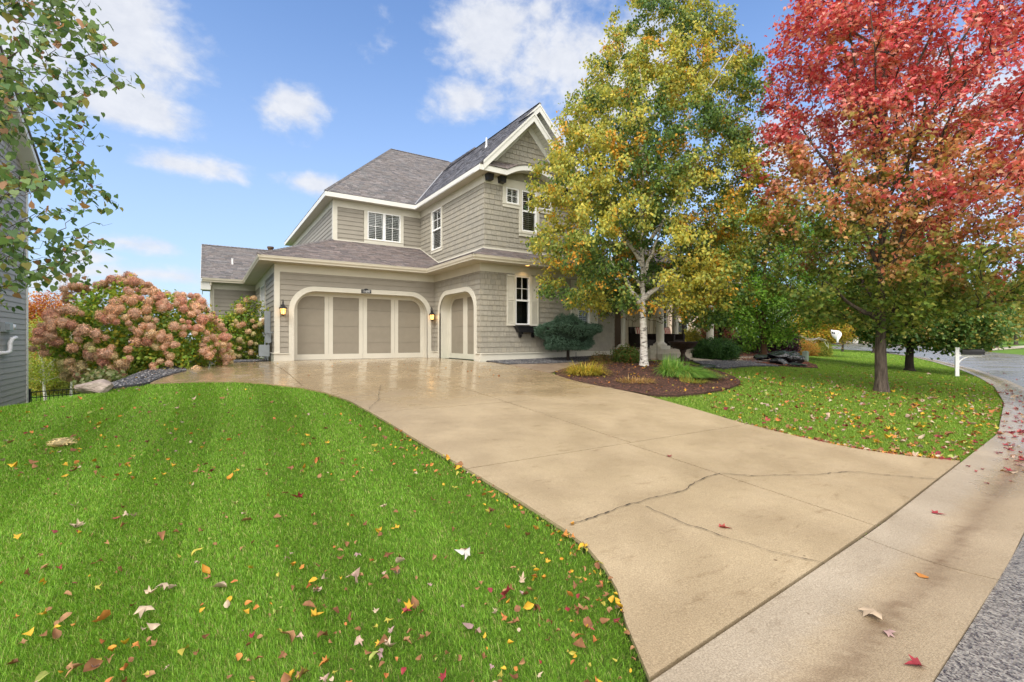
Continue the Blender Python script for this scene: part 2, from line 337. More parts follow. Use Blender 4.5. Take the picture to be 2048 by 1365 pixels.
def asphalt_mat():
    m, nt, b, out = nodes_of('wet_asphalt'); N = nt.nodes.new; L = nt.links.new
    tc = N('ShaderNodeTexCoord')
    v = N('ShaderNodeTexVoronoi'); L(tc.outputs['Object'], v.inputs['Vector']); v.inputs['Scale'].default_value = 95
    cr = N('ShaderNodeValToRGB'); L(v.outputs['Color'], cr.inputs[0]); e = cr.color_ramp.elements
    e[0].position = .15; e[0].color = (.035, .035, .040, 1); e[1].position = .9; e[1].color = (.31, .29, .26, 1)
    n = N('ShaderNodeTexNoise'); L(tc.outputs['Object'], n.inputs['Vector']); n.inputs['Scale'].default_value = .6; n.inputs['Detail'].default_value = 8
    r = N('ShaderNodeMapRange'); L(n.outputs['Fac'], r.inputs['Value']); r.inputs['To Min'].default_value = .12; r.inputs['To Max'].default_value = .38; r.inputs['From Min'].default_value = .35; r.inputs['From Max'].default_value = .65
    L(r.outputs[0], b.inputs['Roughness']); L(cr.outputs[0], b.inputs['Base Color']); b.inputs['Specular IOR Level'].default_value = .6
    bp = N('ShaderNodeBump'); bp.inputs['Strength'].default_value = .35; bp.inputs['Distance'].default_value = .006; L(v.outputs['Distance'], bp.inputs['Height']); L(bp.outputs[0], b.inputs['Normal'])
    return m
M_asphalt = asphalt_mat()
def paver_mat():
    m, nt, b, out = nodes_of('brick_pavers'); N = nt.nodes.new; L = nt.links.new
    tc = N('ShaderNodeTexCoord'); br = N('ShaderNodeTexBrick'); L(tc.outputs['Object'], br.inputs['Vector']); br.inputs['Scale'].default_value = 1
    br.inputs['Brick Width'].default_value = .22; br.inputs['Row Height'].default_value = .11; br.inputs['Mortar Size'].default_value = .006
    br.inputs['Color1'].default_value = (.27, .19, .13, 1); br.inputs['Color2'].default_value = (.36, .27, .19, 1); br.inputs['Mortar'].default_value = (.10, .08, .06, 1)
    n = N('ShaderNodeTexNoise'); L(tc.outputs['Object'], n.inputs['Vector']); n.inputs['Scale'].default_value = 4; n.inputs['Detail'].default_value = 6
    mx = N('ShaderNodeMix'); mx.data_type = 'RGBA'; mx.blend_type = 'OVERLAY'; mx.inputs['Factor'].default_value = .5; L(br.outputs['Color'], mx.inputs['A']); L(n.outputs['Fac'], mx.inputs['B'])
    L(mx.outputs['Result'], b.inputs['Base Color']); b.inputs['Roughness'].default_value = .3
    return m
M_paver = paver_mat()
def lawn_mat():
    m, nt, b, out = nodes_of('lawn_turf'); N = nt.nodes.new; L = nt.links.new
    tc = N('ShaderNodeTexCoord')
    def nz(sc, det): n = N('ShaderNodeTexNoise'); L(tc.outputs['Object'], n.inputs['Vector']); n.inputs['Scale'].default_value = sc; n.inputs['Detail'].default_value = det; n.inputs['Roughness'].default_value = .7; return n.outputs['Fac']
    cr = N('ShaderNodeValToRGB'); L(nz(.8, 10), cr.inputs[0]); e = cr.color_ramp.elements
    e[0].position = .3; e[0].color = (.07, .14, .018, 1); e[1].position = .7; e[1].color = (.13, .22, .03, 1)
    L(cr.outputs[0], b.inputs['Base Color']); b.inputs['Roughness'].default_value = .8; b.inputs['Specular IOR Level'].default_value = .15
    bp = N('ShaderNodeBump'); bp.inputs['Strength'].default_value = .8; bp.inputs['Distance'].default_value = .05; L(nz(40, 6), bp.inputs['Height']); L(bp.outputs[0], b.inputs['Normal'])
    return m
M_lawn = lawn_mat()

# ------------------------------------------------------------------ terrain
EX = np.array([-400, -60, -20, 0, 1.6, 4.5, 7.7, 10.5, 15.8, 20.9, 25.3, 31.7, 40.8, 49.8, 56.8, 75, 96.5, 150, 400.])
EY = np.array([1.4, 1.4, 1.4, 1.4, 1.42, 1.62, 1.93, 2.2, 3.2, 4.45, 5.8, 8.0, 11.6, 15.4, 19.0, 28.5, 42, 78, 250.])
def yE(x): return np.interp(x, EX, EY)
def sdist(x, y):
    g = (yE(x+1.5)-yE(x-1.5))/3.0
    return (y-yE(x))/np.sqrt(1+g*g)
def sstep(t): t = np.clip(t, 0, 1); return t*t*(3-2*t)
def hf(x, y):
    x = np.asarray(x, float); y = np.asarray(y, float)
    d = sdist(x, y)
    t = np.clip(d, 0, 13.5)
    z = -.75 + .0625*t - np.where(t > 10.5, .0625*(t-10.5)**2/6.0, 0)
    z = z - .0
    z += .21*np.exp(-((x-15.5)**2+(y-11.8)**2)/26.0)
    z += .10*np.exp(-((x-10.8)**2+(y-9.6)**2)/4.0)*(d > 0)
    z += .34*np.exp(-((x-24)**2+(y-15.5)**2)/22.0)
    far = np.clip((x-45)/200, 0, 1); z += far*2.2*sstep((x-45)/60)
    # the ground falls away left of the driveway
    cx = -2.6 - .0*y
    k = (cx-x)*.55 + (y-9.75)*.75 - 0.0
    drop = np.where(x < -1.0, np.clip(k, 0, 60), 0)*sstep((-1.0-x)/2.2)
    z -= np.minimum(drop**1.15*.42, 2.6)
    # behind the street line of houses on the left keep low
    return z

def lin(px, py, dz=0.0):
    """point where the ray through photo pixel px,py meets the ground"""
    d = ray(px, py); t0 = .5
    ts = np.concatenate([np.arange(1.2, 30, .02), np.arange(30, 160, .1)])
    P = d[None, :]*ts[:, None]; z = P[:, 2]+EYE - (hf(P[:, 0], P[:, 1])+dz)
    i = np.argmax(z < 0)
    if z[i] >= 0: i = len(ts)-1
    return np.array([P[i, 0], P[i, 1], float(hf(P[i, 0], P[i, 1]))])

def in_poly(x, y, poly):
    poly = np.asarray(poly, float); n = len(poly); ins = np.zeros(len(x), bool); j = n-1
    for i in range(n):
        xi, yi = poly[i]; xj, yj = poly[j]
        c = ((yi > y) != (yj > y)) & (x < (xj-xi)*(y-yi)/(yj-yi+1e-12)+xi); ins ^= c; j = i
    return ins
def densify(poly, step=.3):
    out = []
    for i in range(len(poly)):
        a = np.array(poly[i], float); b = np.array(poly[(i+1) % len(poly)], float); n = max(1, int(np.linalg.norm(b-a)/step))
        for k in range(n): out.append(a+(b-a)*k/n)
    return out
def smooth_poly(poly, it=2):
    P = [np.array(p, float) for p in poly]
    for _ in range(it):
        Q = []
        for i in range(len(P)): a, b = P[i], P[(i+1) % len(P)]; Q += [a*.75+b*.25, a*.25+b*.75]
        P = Q
    return P
def sheet(name, poly, dz, material, kind='structure', cell=.5, thick=.06, parent=None, zf=None, step=.3, jitter=0):
    P = densify(poly, step); n = len(P); arr = np.array(P)
    x0, y0 = arr.min(0); x1, y1 = arr.max(0)
    gx, gy = np.meshgrid(np.arange(x0+cell/2, x1, cell), np.arange(y0+cell/2, y1, cell)); gx = gx.ravel(); gy = gy.ravel()
    ins = in_poly(gx, gy, arr); pts = np.concatenate([arr, np.stack([gx[ins], gy[ins]], 1)])
    r = delaunay_2d_cdt([Vector(p) for p in pts], [], [list(range(n))], 1, 1e-5)
    V = np.array([(v[0], v[1]) for v in r[0]]); F = [tuple(f) for f in r[2]]
    zf = zf or hf
    Z = zf(V[:, 0], V[:, 1])+dz
    if jitter: Z = Z + np.array([noise.noise(Vector((a*2.3, b*2.3, 1)))*jitter for a, b in V])
    mb = MB(); mb.v = [tuple(q) for q in np.column_stack([V, Z])]; mb.f = F; mb.c = [(1, 1, 1)]*len(F)
    # skirt down the boundary
    zz = zf(arr[:, 0], arr[:, 1])+dz
    for i in range(n):
        j = (i+1) % n; a, b = arr[i], arr[j]
        mb.poly([(a[0], a[1], zz[i]), (a[0], a[1], zz[i]-thick), (b[0], b[1], zz[j]-thick), (b[0], b[1], zz[j])])
    o = mb.build(name, material, parent); o.data.polygons.foreach_set('use_smooth', [True]*len(F)+[False]*n)
    if kind: tag(o, kind=kind)
    return o

px2 = lambda pts: [lin(*p)[:2] for p in pts]
# plan outlines
DRIVE_L = px2([(300, 768), (400, 764), (480, 764), (540, 769), (600, 776), (650, 786), (700, 803), (740, 825), (780, 848), (840, 885), (890, 914), (940, 944), (1040, 1003), (1130, 1062), (1175, 1098), (1210, 1140), (1235, 1185), (1252, 1250), (1262, 1330)])
DRIVE_L[-1] = np.array([DRIVE_L[-1][0], float(yE(DRIVE_L[-1][0]))+.012])
DRIVE_R = px2([(1915, 925), (1860, 918), (1780, 909), (1700, 897), (1600, 875), (1480, 846), (1400, 822), (1300, 794), (1240, 780), (1160, 765), (1100, 747)])
DRIVE_R[0] = np.array([7.75, float(yE(7.75))+.012])
top_r = [np.array([7.98, 12.6]), np.array([7.90, 13.6]), np.array([7.62, 14.0]), np.array([7.62, 18.3]), np.array([1.95, 18.3]), np.array([1.95, 17.75]), np.array([-.35, 17.2]), np.array([-.6, 14.6])]
dl = DRIVE_L[0]
gutter_side = [np.array([x, float(yE(x))+.012]) for x in (6.5, 5.0, 3.5, 2.4)]
DRIVE = DRIVE_L + gutter_side[::-1] + DRIVE_R + top_r
def hd(x, y):      # driveway height: level apron in front of the doors
    return hf(x, y)
GW = .72
sx_ = np.concatenate([np.arange(-60, 60, 1.0), np.arange(60, 160, 3.0)])
def off(x, d):
    g = (yE(x+1.5)-yE(x-1.5))/3.0; n = np.array([g, -1.0])/math.sqrt(1+g*g); return np.array([x, float(yE(x))])+n*d
# ---- base ground sheet
def ground_z(X, Y):
    Z = hf(X, Y)-.045
    d = sdist(X, Y); street = sstep((-d+.15)/.5)*sstep((d+14)/1.5+1)*(X > -80)
    Z = Z-.10*np.where(d < .25, 1, 0)*np.where(d > -10.5, 1, 0)
    return Z
def build_ground():
    xs = np.unique(np.concatenate([-np.geomspace(20, 500, 18)[::-1], np.arange(-20, 30, .33), np.geomspace(30, 700, 50)]))
    ys = np.unique(np.concatenate([-np.geomspace(14, 500, 18)[::-1], np.arange(-14, 22, .33), np.geomspace(22, 700, 46)]))
    X, Y = np.meshgrid(xs, ys); Z = ground_z(X, Y); n, m = X.shape
    # paving cut: keep the turf sheet below the drive
    V = np.stack([X, Y, Z], -1).reshape(-1, 3)
    i, j = np.meshgrid(np.arange(n-1), np.arange(m-1), indexing='ij'); a = (i*m+j).ravel()
    F = np.stack([a, a+1, a+m+1, a+m], 1)
    ins = in_poly(V[:, 0], V[:, 1], np.array(DRIVE)); V[ins, 2] -= .05
    o = np_mesh('lawn', V, F, None, M_lawn, smooth=True); tag(o, kind='structure')
build_ground()

# ---- driveway slabs separated by real joints
def clip_poly(poly, a, b, c):
    """keep a*x+b*y<=c of polygon (any simple polygon, Sutherland-Hodgman)"""
    out = []; n = len(poly)
    for i in range(n):
        p, q = poly[i], poly[(i+1) % n]; fp = a*p[0]+b*p[1]-c; fq = a*q[0]+b*q[1]-c
        if fp <= 0: out.append(p)
        if (fp < 0 < fq) or (fq < 0 < fp): t = fp/(fp-fq); out.append(p+(q-p)*t)
    return out
g = .008
ys_ = [-10, 4.30, 7.30, 10.25, 13.45, 30]; xs_ = [-20, -.0, 4.55, 30]
drive_base = sheet('driveway', DRIVE, -.02, mat('joint_dirt', (.03, .024, .018), .9), cell=.6, thick=.05)
cells = []
for k in range(len(ys_)-1):
    row = clip_poly([np.array(p) for p in DRIVE], 0, 1, ys_[k+1]-g); row = clip_poly(row, 0, -1, -(ys_[k]+g))
    cuts = xs_ if k < 3 else [-20, 1.6, 4.55, 30]
    if k < 3: cuts = [-20, 4.55, 30]
    if k == 0: cuts = [-20, 4.48, 30]
    for j in range(len(cuts)-1):
        c_ = clip_poly(row, 1, 0, cuts[j+1]-g); c_ = clip_poly(c_, -1, 0, -(cuts[j]+g)) if len(c_) > 2 else []
        if len(c_) > 2:
            q = [c_[0]]
            for p in c_[1:]:
                if np.linalg.norm(p-q[-1]) > 1e-3: q.append(p)
            if np.linalg.norm(q[0]-q[-1]) < 1e-3: q.pop()
            if len(q) > 2: cells.append(q)
for q in cells: sheet('driveway_slab', q, .008, M_drive, None, cell=.6, thick=.03, parent=drive_base)
# cracks wander across the slabs
def crack(name, pts, w, dz, parent, seed, amp=.018, material=None):
    dr_ = 0.
    P = px2(pts); rs = random.Random(seed); path = []
    for i in range(len(P)-1):
        a, b = P[i], P[i+1]; n = max(2, int(np.linalg.norm(b-a)/.03))
        for k in range(n):
            t = k/n; p = a+(b-a)*t; nrm = np.array([-(b-a)[1], (b-a)[0]])/np.linalg.norm(b-a); dr_ = dr_*.86+rs.uniform(-amp, amp)*.55; path.append(p+nrm*dr_)
    path.append(P[-1]); mb = MB()
    for i in range(len(path)-1):
        a, b = path[i], path[i+1]; d = (b-a)/np.linalg.norm(b-a); nn = np.array([-d[1], d[0]]); ww = w*rs.choice((.3, .38, .45, .5, .8))*rs.uniform(.7, 1.0)
        q = [a-nn*ww/2, b-nn*ww/2, b+nn*ww/2, a+nn*ww/2]; mb.poly([(p[0], p[1], float(hf(p[0], p[1]))+dz) for p in q])
    return mb.build(name, MATS['joint_dirt'], parent)
for i, (pts, w) in enumerate([([(1142, 1056), (1235, 1024), (1300, 1005), (1370, 985), (1390, 968), (1440, 951)], .014), ([(1440, 951), (1500, 955), (1600, 953), (1700, 948), (1800, 956), (1880, 962)], .012),
        ([(1290, 1018), (1380, 1058), (1450, 1080), (1560, 1112), (1650, 1136)], .010), ([(763, 772), (757, 785), (756, 800), (735, 823)], .010), ([(1020, 807), (1080, 826), (1160, 850)], .006)]):
    crack('crack', pts, w*1.25, .019, drive_base, i)

# ---- gutter pan and street
def strip(xs, d0, d1): return [off(x, d0) for x in xs]+[off(x, d1) for x in xs][::-1]
def hgut(x, y):
    d = -sdist(x, y); return -.75+.012 - .045*np.sin(np.clip(d/GW, 0, 1)*math.pi*.72) - .004 + np.clip((np.asarray(x, float)-45)/200, 0, 1)*2.2*sstep((np.asarray(x)-45)/60)
gut = sheet('gutter', strip(sx_[(sx_ > -14) & (sx_ < 70)], 0.0, GW), -.035, MATS['joint_dirt'], cell=.25, zf=hgut)
jx = [-14, -8, -4.5, -1.9, 1.10, 4.15, 7.2, 10.3, 13.4, 16.5, 19.6, 22.7, 26, 30, 35, 42, 52, 69]
for a, b in zip(jx[:-1], jx[1:]):
    n = max(4, int((b-a)/.4)); near = a < 10; o = sheet('gutter_pan', strip(np.linspace(a+.006, b-.006, n), .008, GW), 0, M_guttc, None, cell=.045 if near else .12, parent=gut, zf=hgut, step=.1 if near else .2)
    me = o.data; co = np.zeros(len(me.vertices)*3, np.float32); me.vertices.foreach_get('co', co); co = co.reshape(-1, 3); d = -sdist(co[:, 0], co[:, 1])/GW
    wob = np.array([noise.noise(Vector((x*2.2, y*2.2, 0)))*.06+noise.noise(Vector((x*26, y*60, 4)))*.07 for x, y, z in co])
    dirt = np.exp(-((d-.60+wob*1.2)/.065)**2)*.66*np.array([.35+.9*abs(noise.noise(Vector((x*1.1, 3, 0))))+.5*max(0, noise.noise(Vector((x*9, y*22, 7)))) for x, y, z in co])+np.exp(-((d-.66+wob)/.18)**2)*.24; pink = sstep((.50-d+wob)/.25); wet = np.exp(-((d-.55+wob*1.6)/.24)**2)*sstep((co[:, 0]-5.6)/1.6)
    at_ = me.color_attributes.new('Stain', 'FLOAT_COLOR', 'POINT'); dd = np.ones((len(co), 4), np.float32); dd[:, 0] = dirt.clip(0, 1); dd[:, 1] = wet.clip(0, 1); dd[:, 2] = pink; at_.data.foreach_set('color', dd.ravel())
def hstreet(x, y):
    x = np.asarray(x, float); d = -sdist(x, y); far = np.clip((x-45)/200, 0, 1)*2.2*sstep((x-45)/60)
    return -.75 - .035 + .07*np.sin(np.clip((d-GW)/9.0, 0, 1)*math.pi) + far
# the far part widens to the junction
RX = np.concatenate([np.arange(-40, 60, 1.5), np.arange(60, 165, 5)])
street = sheet('street', [off(x, GW+.004) for x in RX]+[off(x, GW+9.4) for x in RX][::-1], 0.0, M_asphalt, cell=1.2, zf=hstreet, step=1.0)
def far_pave(name, pts, m, dz=.03): return sheet(name, [lin(*p)[:2] for p in pts], dz, m, cell=3, step=2)

# ------------------------------------------------------------------ cladding helpers
class Frame:
    """2D (u,w) on a plane -> 3D; n is the outward normal"""
    def __init__(s, o, u, w, n): s.o, s.u, s.w, s.n = [np.array(q, float) for q in (o, u, w, n)]
    def __call__(s, a, b, h=0): return s.o+s.u*a+s.w*b+s.n*h
def clip_conv(P, poly):
    """clip polygon P by convex CCW poly (2D)"""
    out = list(P); n = len(poly)
    for i in range(n):
        a = poly[i]; b = poly[(i+1) % n]; ex, ey = b[0]-a[0], b[1]-a[1]
        inp = out; out = []
        if not inp: break
        m = len(inp)
        for k in range(m):
            p = inp[k]; q = inp[(k+1) % m]; fp = ex*(p[1]-a[1])-ey*(p[0]-a[0]); fq = ex*(q[1]-a[1])-ey*(q[0]-a[0])
            if fp >= 0: out.append(p)
            if (fp > 0 and fq < 0) or (fp < 0 and fq > 0): t = fp/(fp-fq); out.append((p[0]+(q[0]-p[0])*t, p[1]+(q[1]-p[1])*t))
    return out
def courses(mb, fr, poly, expo, t, wid, excl=None, cvar=.05, gap=.0, w0=0.0, tvar=0, hvar=0, seed=1, tint=None, zlift=0):
    """lapped boards or shingles covering a convex CCW polygon (u,w)"""
    rs = random.Random(seed); P = np.array(poly); umin, wmin = P.min(0); umax, wmax = P.max(0)
    area = sum(P[i][0]*P[(i+1) % len(P)][1]-P[(i+1) % len(P)][0]*P[i][1] for i in range(len(P)))
    if area < 0: poly = list(poly)[::-1]
    e_at = .8 if expo < .3 else .5
    k0 = int(math.floor((wmin-w0)/expo)); k1 = int(math.ceil((wmax-w0)/expo))
    for k in range(k0, k1):
        a = w0+k*expo; b = a+expo; iv = [(umin, umax)]
        if excl:
            for e in excl(a+e_at*expo):
                nv = []
                for x0, x1 in iv:
                    if e[1] <= x0 or e[0] >= x1: nv.append((x0, x1)); continue
                    if e[0] > x0: nv.append((x0, e[0]))
                    if e[1] < x1: nv.append((e[1], x1))
                iv = nv
        for x0, x1 in iv:
            x = x0 - (rs.uniform(0, wid[1]) if wid[1] < 3 else 0)
            while x < x1:
                w = rs.uniform(*wid); xa, xb = max(x, x0), min(x+w, x1); x += w
                if xb-xa < .012: continue
                lo = a + rs.uniform(-hvar, hvar)
                q = clip_conv([(xa+gap/2, lo), (xb-gap/2, lo), (xb-gap/2, b), (xa+gap/2, b)], poly)
                if len(q) < 3: continue
                tt = t*(1+rs.uniform(-tvar, tvar)); cc = 1+rs.uniform(-cvar, cvar)
                c = (cc, cc, cc) if tint is None else tuple(cc*v for v in rs.choice(tint))
                h = lambda p: zlift + .002+tt*(1-(p[1]-a)/expo*.92)
                n = len(q); top = [fr(p[0], p[1], h(p)) for p in q]; bot = [fr(p[0], p[1], -.004) for p in q]
                mb.mesh(top+bot, [tuple(range(n))]+[(i, i+n, (i+1) % n+n, (i+1) % n) for i in range(n)], c)
def wall_cells(mb, fr, u0, u1, w0, w1, holes=(), depth=.12):
    us = sorted({u0, u1, *[h[0] for h in holes], *[h[1] for h in holes]}); ws = sorted({w0, w1, *[h[2] for h in holes], *[h[3] for h in holes]})
    for a, b in zip(us[:-1], us[1:]):
        for c, d in zip(ws[:-1], ws[1:]):
            m = ((a+b)/2, (c+d)/2)
            if any(h[0] < m[0] < h[1] and h[2] < m[1] < h[3] for h in holes): continue
            mb.prism([fr(a, c, -depth), fr(b, c, -depth), fr(b, d, -depth), fr(a, d, -depth)], fr.n*depth)
def fbox(mb, fr, u0, u1, w0, w1, h0, h1, c=(1, 1, 1)):
    mb.prism([fr(u0, w0, h0), fr(u1, w0, h0), fr(u1, w1, h0), fr(u0, w1, h0)], fr.n*(h1-h0), c)

H_ = 'house'
xL, Yg, xW, Yw = 1.921, 17.847, 7.702, 14.019
xU, YgU, xWU, YwU = 4.308, 20.234, 8.054, 14.371
ZWT, ZFB, ZSF, ZG, EV = .283, 3.042, 3.316, 3.484, .568
PM = .4455; Z2S, Z2R, E2, Z2F = 6.45, 6.631, .394, 6.165
XR = 13.9; YREC = 25.67; XLL = .107
house = empty('house', (xL, Yg, 0)); tag(house, 'two storey taupe shingled house with cream trim and arched garage doors beside the driveway', 'house')
F_g = Frame((0, Yg, 0), (1, 0, 0), (0, 0, 1), (0, -1, 0))       # garage front
F_w = Frame((xW, 0, 0), (0, 1, 0), (0, 0, 1), (-1, 0, 0))       # wing side, u = y
F_f = Frame((0, Yw, 0), (1, 0, 0), (0, 0, 1), (0, -1, 0))       # wing front
F_l = Frame((xL, 0, 0), (0, 1, 0), (0, 0, 1), (-1, 0, 0))       # garage left side
F_r = Frame((0, YREC, 0), (1, 0, 0), (0, 0, 1), (0, -1, 0))     # recessed rear wing front
F_gu = Frame((0, YgU, 0), (1, 0, 0), (0, 0, 1), (0, -1, 0))
F_wu = Frame((xWU, 0, 0), (0, 1, 0), (0, 0, 1), (-1, 0, 0))
F_fu = Frame((0, YwU, 0), (1, 0, 0), (0, 0, 1), (0, -1, 0))
F_lu = Frame((xU, 0, 0), (0, 1, 0), (0, 0, 1), (-1, 0, 0))
F_m = Frame((0, 15.35, 0), (1, 0, 0), (0, 0, 1), (0, -1, 0))    # main gable wall, set back

def arch_pts(u0, u1, z0, z1, r, n=14):
    P = [(u0, z0)]
    for i in range(n+1): a = math.pi-math.pi/2*i/n; P.append((u0+r+r*math.cos(a), z1-r+r*math.sin(a)))
    for i in range(n+1): a = math.pi/2-math.pi/2*i/n; P.append((u1-r+r*math.cos(a), z1-r+r*math.sin(a)))
    return P+[(u1, z0)]
def band(mb, fr, outer, inner, h0, h1):
    for i in range(len(outer)-1):
        a, b, c, d = outer[i], outer[i+1], inner[i+1], inner[i]
        mb.poly([fr(*a, h1), fr(*b, h1), fr(*c, h1), fr(*d, h1)])
        mb.poly([fr(*a, h0), fr(*b, h0), fr(*b, h1), fr(*a, h1)]); mb.poly([fr(*d, h0), fr(*c, h0), fr(*c, h1), fr(*d, h1)])
def arch_excl(u0, u1, z1, r, inset=.05):
    def f(z):
        if z > z1-inset: return []
        if z <= z1-r: return [(u0+inset, u1-inset)]
        dz = z-(z1-r); dx = r-math.sqrt(max(r*r-dz*dz, 0)); return [(u0+dx+inset, u1-dx-inset)] if u1-u0 > 2*(dx+inset) else []
    return f
A1 = dict(u0=2.335, u1=7.546, z1=2.602, r=.86); A2 = dict(u0=14.235, u1=17.425, z1=2.602, r=.80); TW = .165; REC = .36
def garage_opening(fr, A, sx):
    t = MB(); o = arch_pts(A['u0'], A['u1'], 0, A['z1'], A['r'], 16); i = arch_pts(A['u0']+TW, A['u1']-TW, 0, A['z1']-TW, A['r']-TW*.75, 16)
    band(t, fr, o, i, -.01, .045)
    for k in range(len(i)-1): a, b = i[k], i[k+1]; t.poly([fr(*a, .045), fr(*b, .045), fr(*b, -REC), fr(*a, -REC)])
    # inner stop moulding
    i2 = arch_pts(A['u0']+TW+.035, A['u1']-TW-.035, 0, A['z1']-TW-.035, A['r']-TW, 16); band(t, fr, i, i2, -REC, -REC+.05)
    return t.build('garage_arch_trim', M_trim, house)
garage_opening(F_g, A1, 1); garage_opening(F_w, A2, 1)

def round_poly(u0, u1, z0, z1, r, corner):
    P = [(u0, z0), (u1, z0)]
    if corner == 'R': P += [(u1-r+r*math.cos(a), z1-r+r*math.sin(a)) for a in np.linspace(0, math.pi/2, 10)]+[(u0, z1)]
    elif corner == 'L': P += [(u1, z1)]+[(u0+r+r*math.cos(a), z1-r+r*math.sin(a)) for a in np.linspace(math.pi/2, math.pi, 10)]
    else: P += [(u1, z1), (u0, z1)]
    return P
def garage_door(fr, A, panels, rad):
    u0, u1, z1 = A['u0']+TW, A['u1']-TW, A['z1']-TW; base = MB(); h = -REC
    fbox(base, fr, u0-.02, u1+.02, .0, z1+.02, h-.09, h-.055)
    secs = [.012, .61, 1.225, 1.835, z1+.05]
    for a, b in zip(secs[:-1], secs[1:]): fbox(base, fr, u0+.002, u1-.002, a+.003, b-.003, h-.05, h-.02)
    # applied cream rails and stiles standing proud of the field
    d = base.build('garage_door', M_panel, house)
    for pu0, pu1, cr in panels:
        for k, (a, b) in enumerate(zip(secs[:-1], secs[1:])):
            lo = max(a, .21); hi = min(b, 2.29)
            if hi <= lo: continue
            P = round_poly(pu0, pu1, lo+.004, hi-.004, min(rad, (hi-lo)*.98), cr if (k == 3) else None)
            p = MB(); p.prism([fr(*q, h-.019) for q in P], fr.n*.006); p.build('door_panel', M_panel, d)
    r = MB(); hs = (h-.02, h+.004)
    xs = [u0]+[q for p in panels for q in p[:2]]+[u1]
    for a, b in zip(xs[0::2], xs[1::2]):
        mid = (a+b)/2
        if a == u0 or b == u1: fbox(r, fr, a+(.001 if a == u0 else 0), b-(.001 if b == u1 else 0), .207, 2.293, *hs)
        else: fbox(r, fr, a, mid-.004, .207, 2.293, *hs); fbox(r, fr, mid+.004, b, .207, 2.293, *hs)
    mid = (u0+u1)/2
    fbox(r, fr, u0+.001, mid-.004, .015, .207, *hs); fbox(r, fr, mid+.004, u1-.001, .015, .207, *hs)
    fbox(r, fr, u0+.001, u1-.001, 2.293, z1-.001, *hs)
    for pu0, pu1, cr in panels:           # rounded corner fillets
        if cr:
            zc, rr = 2.29, rad; uc = pu1 if cr == 'R' else pu0; s = -1 if cr == 'R' else 1
            cen = (uc+s*rr, zc-rr); arc = [(cen[0]-s*rr*math.cos(a), cen[1]+rr*math.sin(a)) for a in np.linspace(0, math.pi/2, 10)]
            for i in range(9): r.prism([fr(uc, zc, hs[0]), fr(*arc[i], hs[0]), fr(*arc[i+1], hs[0])], fr.n*(hs[1]-hs[0]))
    r.build('rail', M_trim, d)
    s = MB(); fbox(s, fr, u0, u1, 0, .014, h-.05, h); s.build('weather_seal', M_black, d)
garage_door(F_g, A1, [(2.66, 3.57, 'L'), (3.86, 4.80, None), (5.10, 6.03, None), (6.32, 7.24, 'R')], .42)
garage_door(F_w, A2, [(14.62, 15.66, 'L'), (16.0, 17.04, 'R')], .40)

# --- walls
def holes_excl(holes, extra=None, inset=0):
    def f(z):
        r = [(h[0]+inset, h[1]-inset) for h in holes if h[2] < z < h[3]]
        return r+(extra(z) if extra else [])
    return f
W_low1 = (9.09, 9.70, 1.26, 2.98); W_low2 = (11.95, 12.53, 1.26, 2.98)
W_side = (21.0, 22.9, 1.0, 2.95)
W_1 = (5.68, 7.12, 4.97, 6.165); W_2 = (17.93, 18.87, 4.50, 6.165); W_3 = (8.93, 9.475, 5.60, 6.16); W_4 = (9.60, 10.25, 4.68, 6.16); W_5 = (10.375, 10.92, 5.60, 6.16)
wall = MB()
wall_cells(wall, F_g, xL, xW, 0, ZSF+.1, [(A1['u0']+TW*.5, A1['u1']-TW*.5, 0, A1['z1']-TW*.5)], .1)
wall_cells(wall, F_w, Yw+.02, Yg, 0, ZSF+.1, [(A2['u0']+TW*.5, A2['u1']-TW*.5, 0, A2['z1']-TW*.5)], .1)
wall_cells(wall, F_f, xW+.1, XR, -.3, ZSF+.1, [W_low1, W_low2], .1)
wall_cells(wall, F_l, Yg+.02, YREC, -.4, ZSF+.1, [W_side], .1)
wall_cells(wall, F_r, XLL, xL+.1, -2.5, ZSF+.1, [], .1)
wall.box(XLL, XLL+.1, YREC+.02, YREC+5, -2.5, ZSF+.1); wall.box(XR-.1, XR, Yw+.1, 15.7, -.3, ZSF+.1)
wall_cells(wall, F_gu, xU, xWU+.1, 4.2, Z2S, [W_1], .1); wall_cells(wall, F_wu, YwU+.02, YgU, 3.3, Z2S, [W_2], .1)
wall_cells(wall, F_fu, xWU+.1, 11.68, 3.3, Z2S, [W_3, W_4, W_5], .1); wall_cells(wall, F_lu, YgU+.02, 31.4, 3.3, Z2S, [], .1)
wall_cells(wall, F_m, 11.68, 13.75, 3.3, Z2S, [], .1); wall.box(11.58, 11.68, YwU+.1, 15.25, 3.3, Z2S)
wall.box(13.65, 13.75, 15.4, 27, 3.3, Z2S)
wall.build('wall', M_wallbase, house)

ex = .178; w0 = ZWT+.02
class LapOut:
    def build(s, *a, **k): pass
lap = LapOut()
def lapc(*a, **k):
    m = MB(); courses(m, *a, **k); m.build('lap_siding', M_siding, house, color=True)
def shkc(*a, **k):
    m = MB(); courses(m, *a, **k); m.build('shake_siding', M_shake, house, color=True)
def arch_fn(A): return arch_excl(A['u0'], A['u1'], A['z1'], A['r'])
lapc(F_g, [(xL, ZWT), (xW, ZWT), (xW, ZFB), (xL, ZFB)], ex, .021, (9, 10), arch_fn(A1), .025, w0=w0, seed=3)
lapc(F_l, [(Yg, ZWT), (YREC, ZWT), (YREC, ZFB), (Yg, ZFB)], ex, .021, (3.2, 3.7), holes_excl([W_side]), .02, w0=w0, seed=4)
lapc(F_r, [(XLL, -1.5), (xL, -1.5), (xL, ZFB), (XLL, ZFB)], ex, .021, (9, 10), None, .02, w0=w0, seed=5)
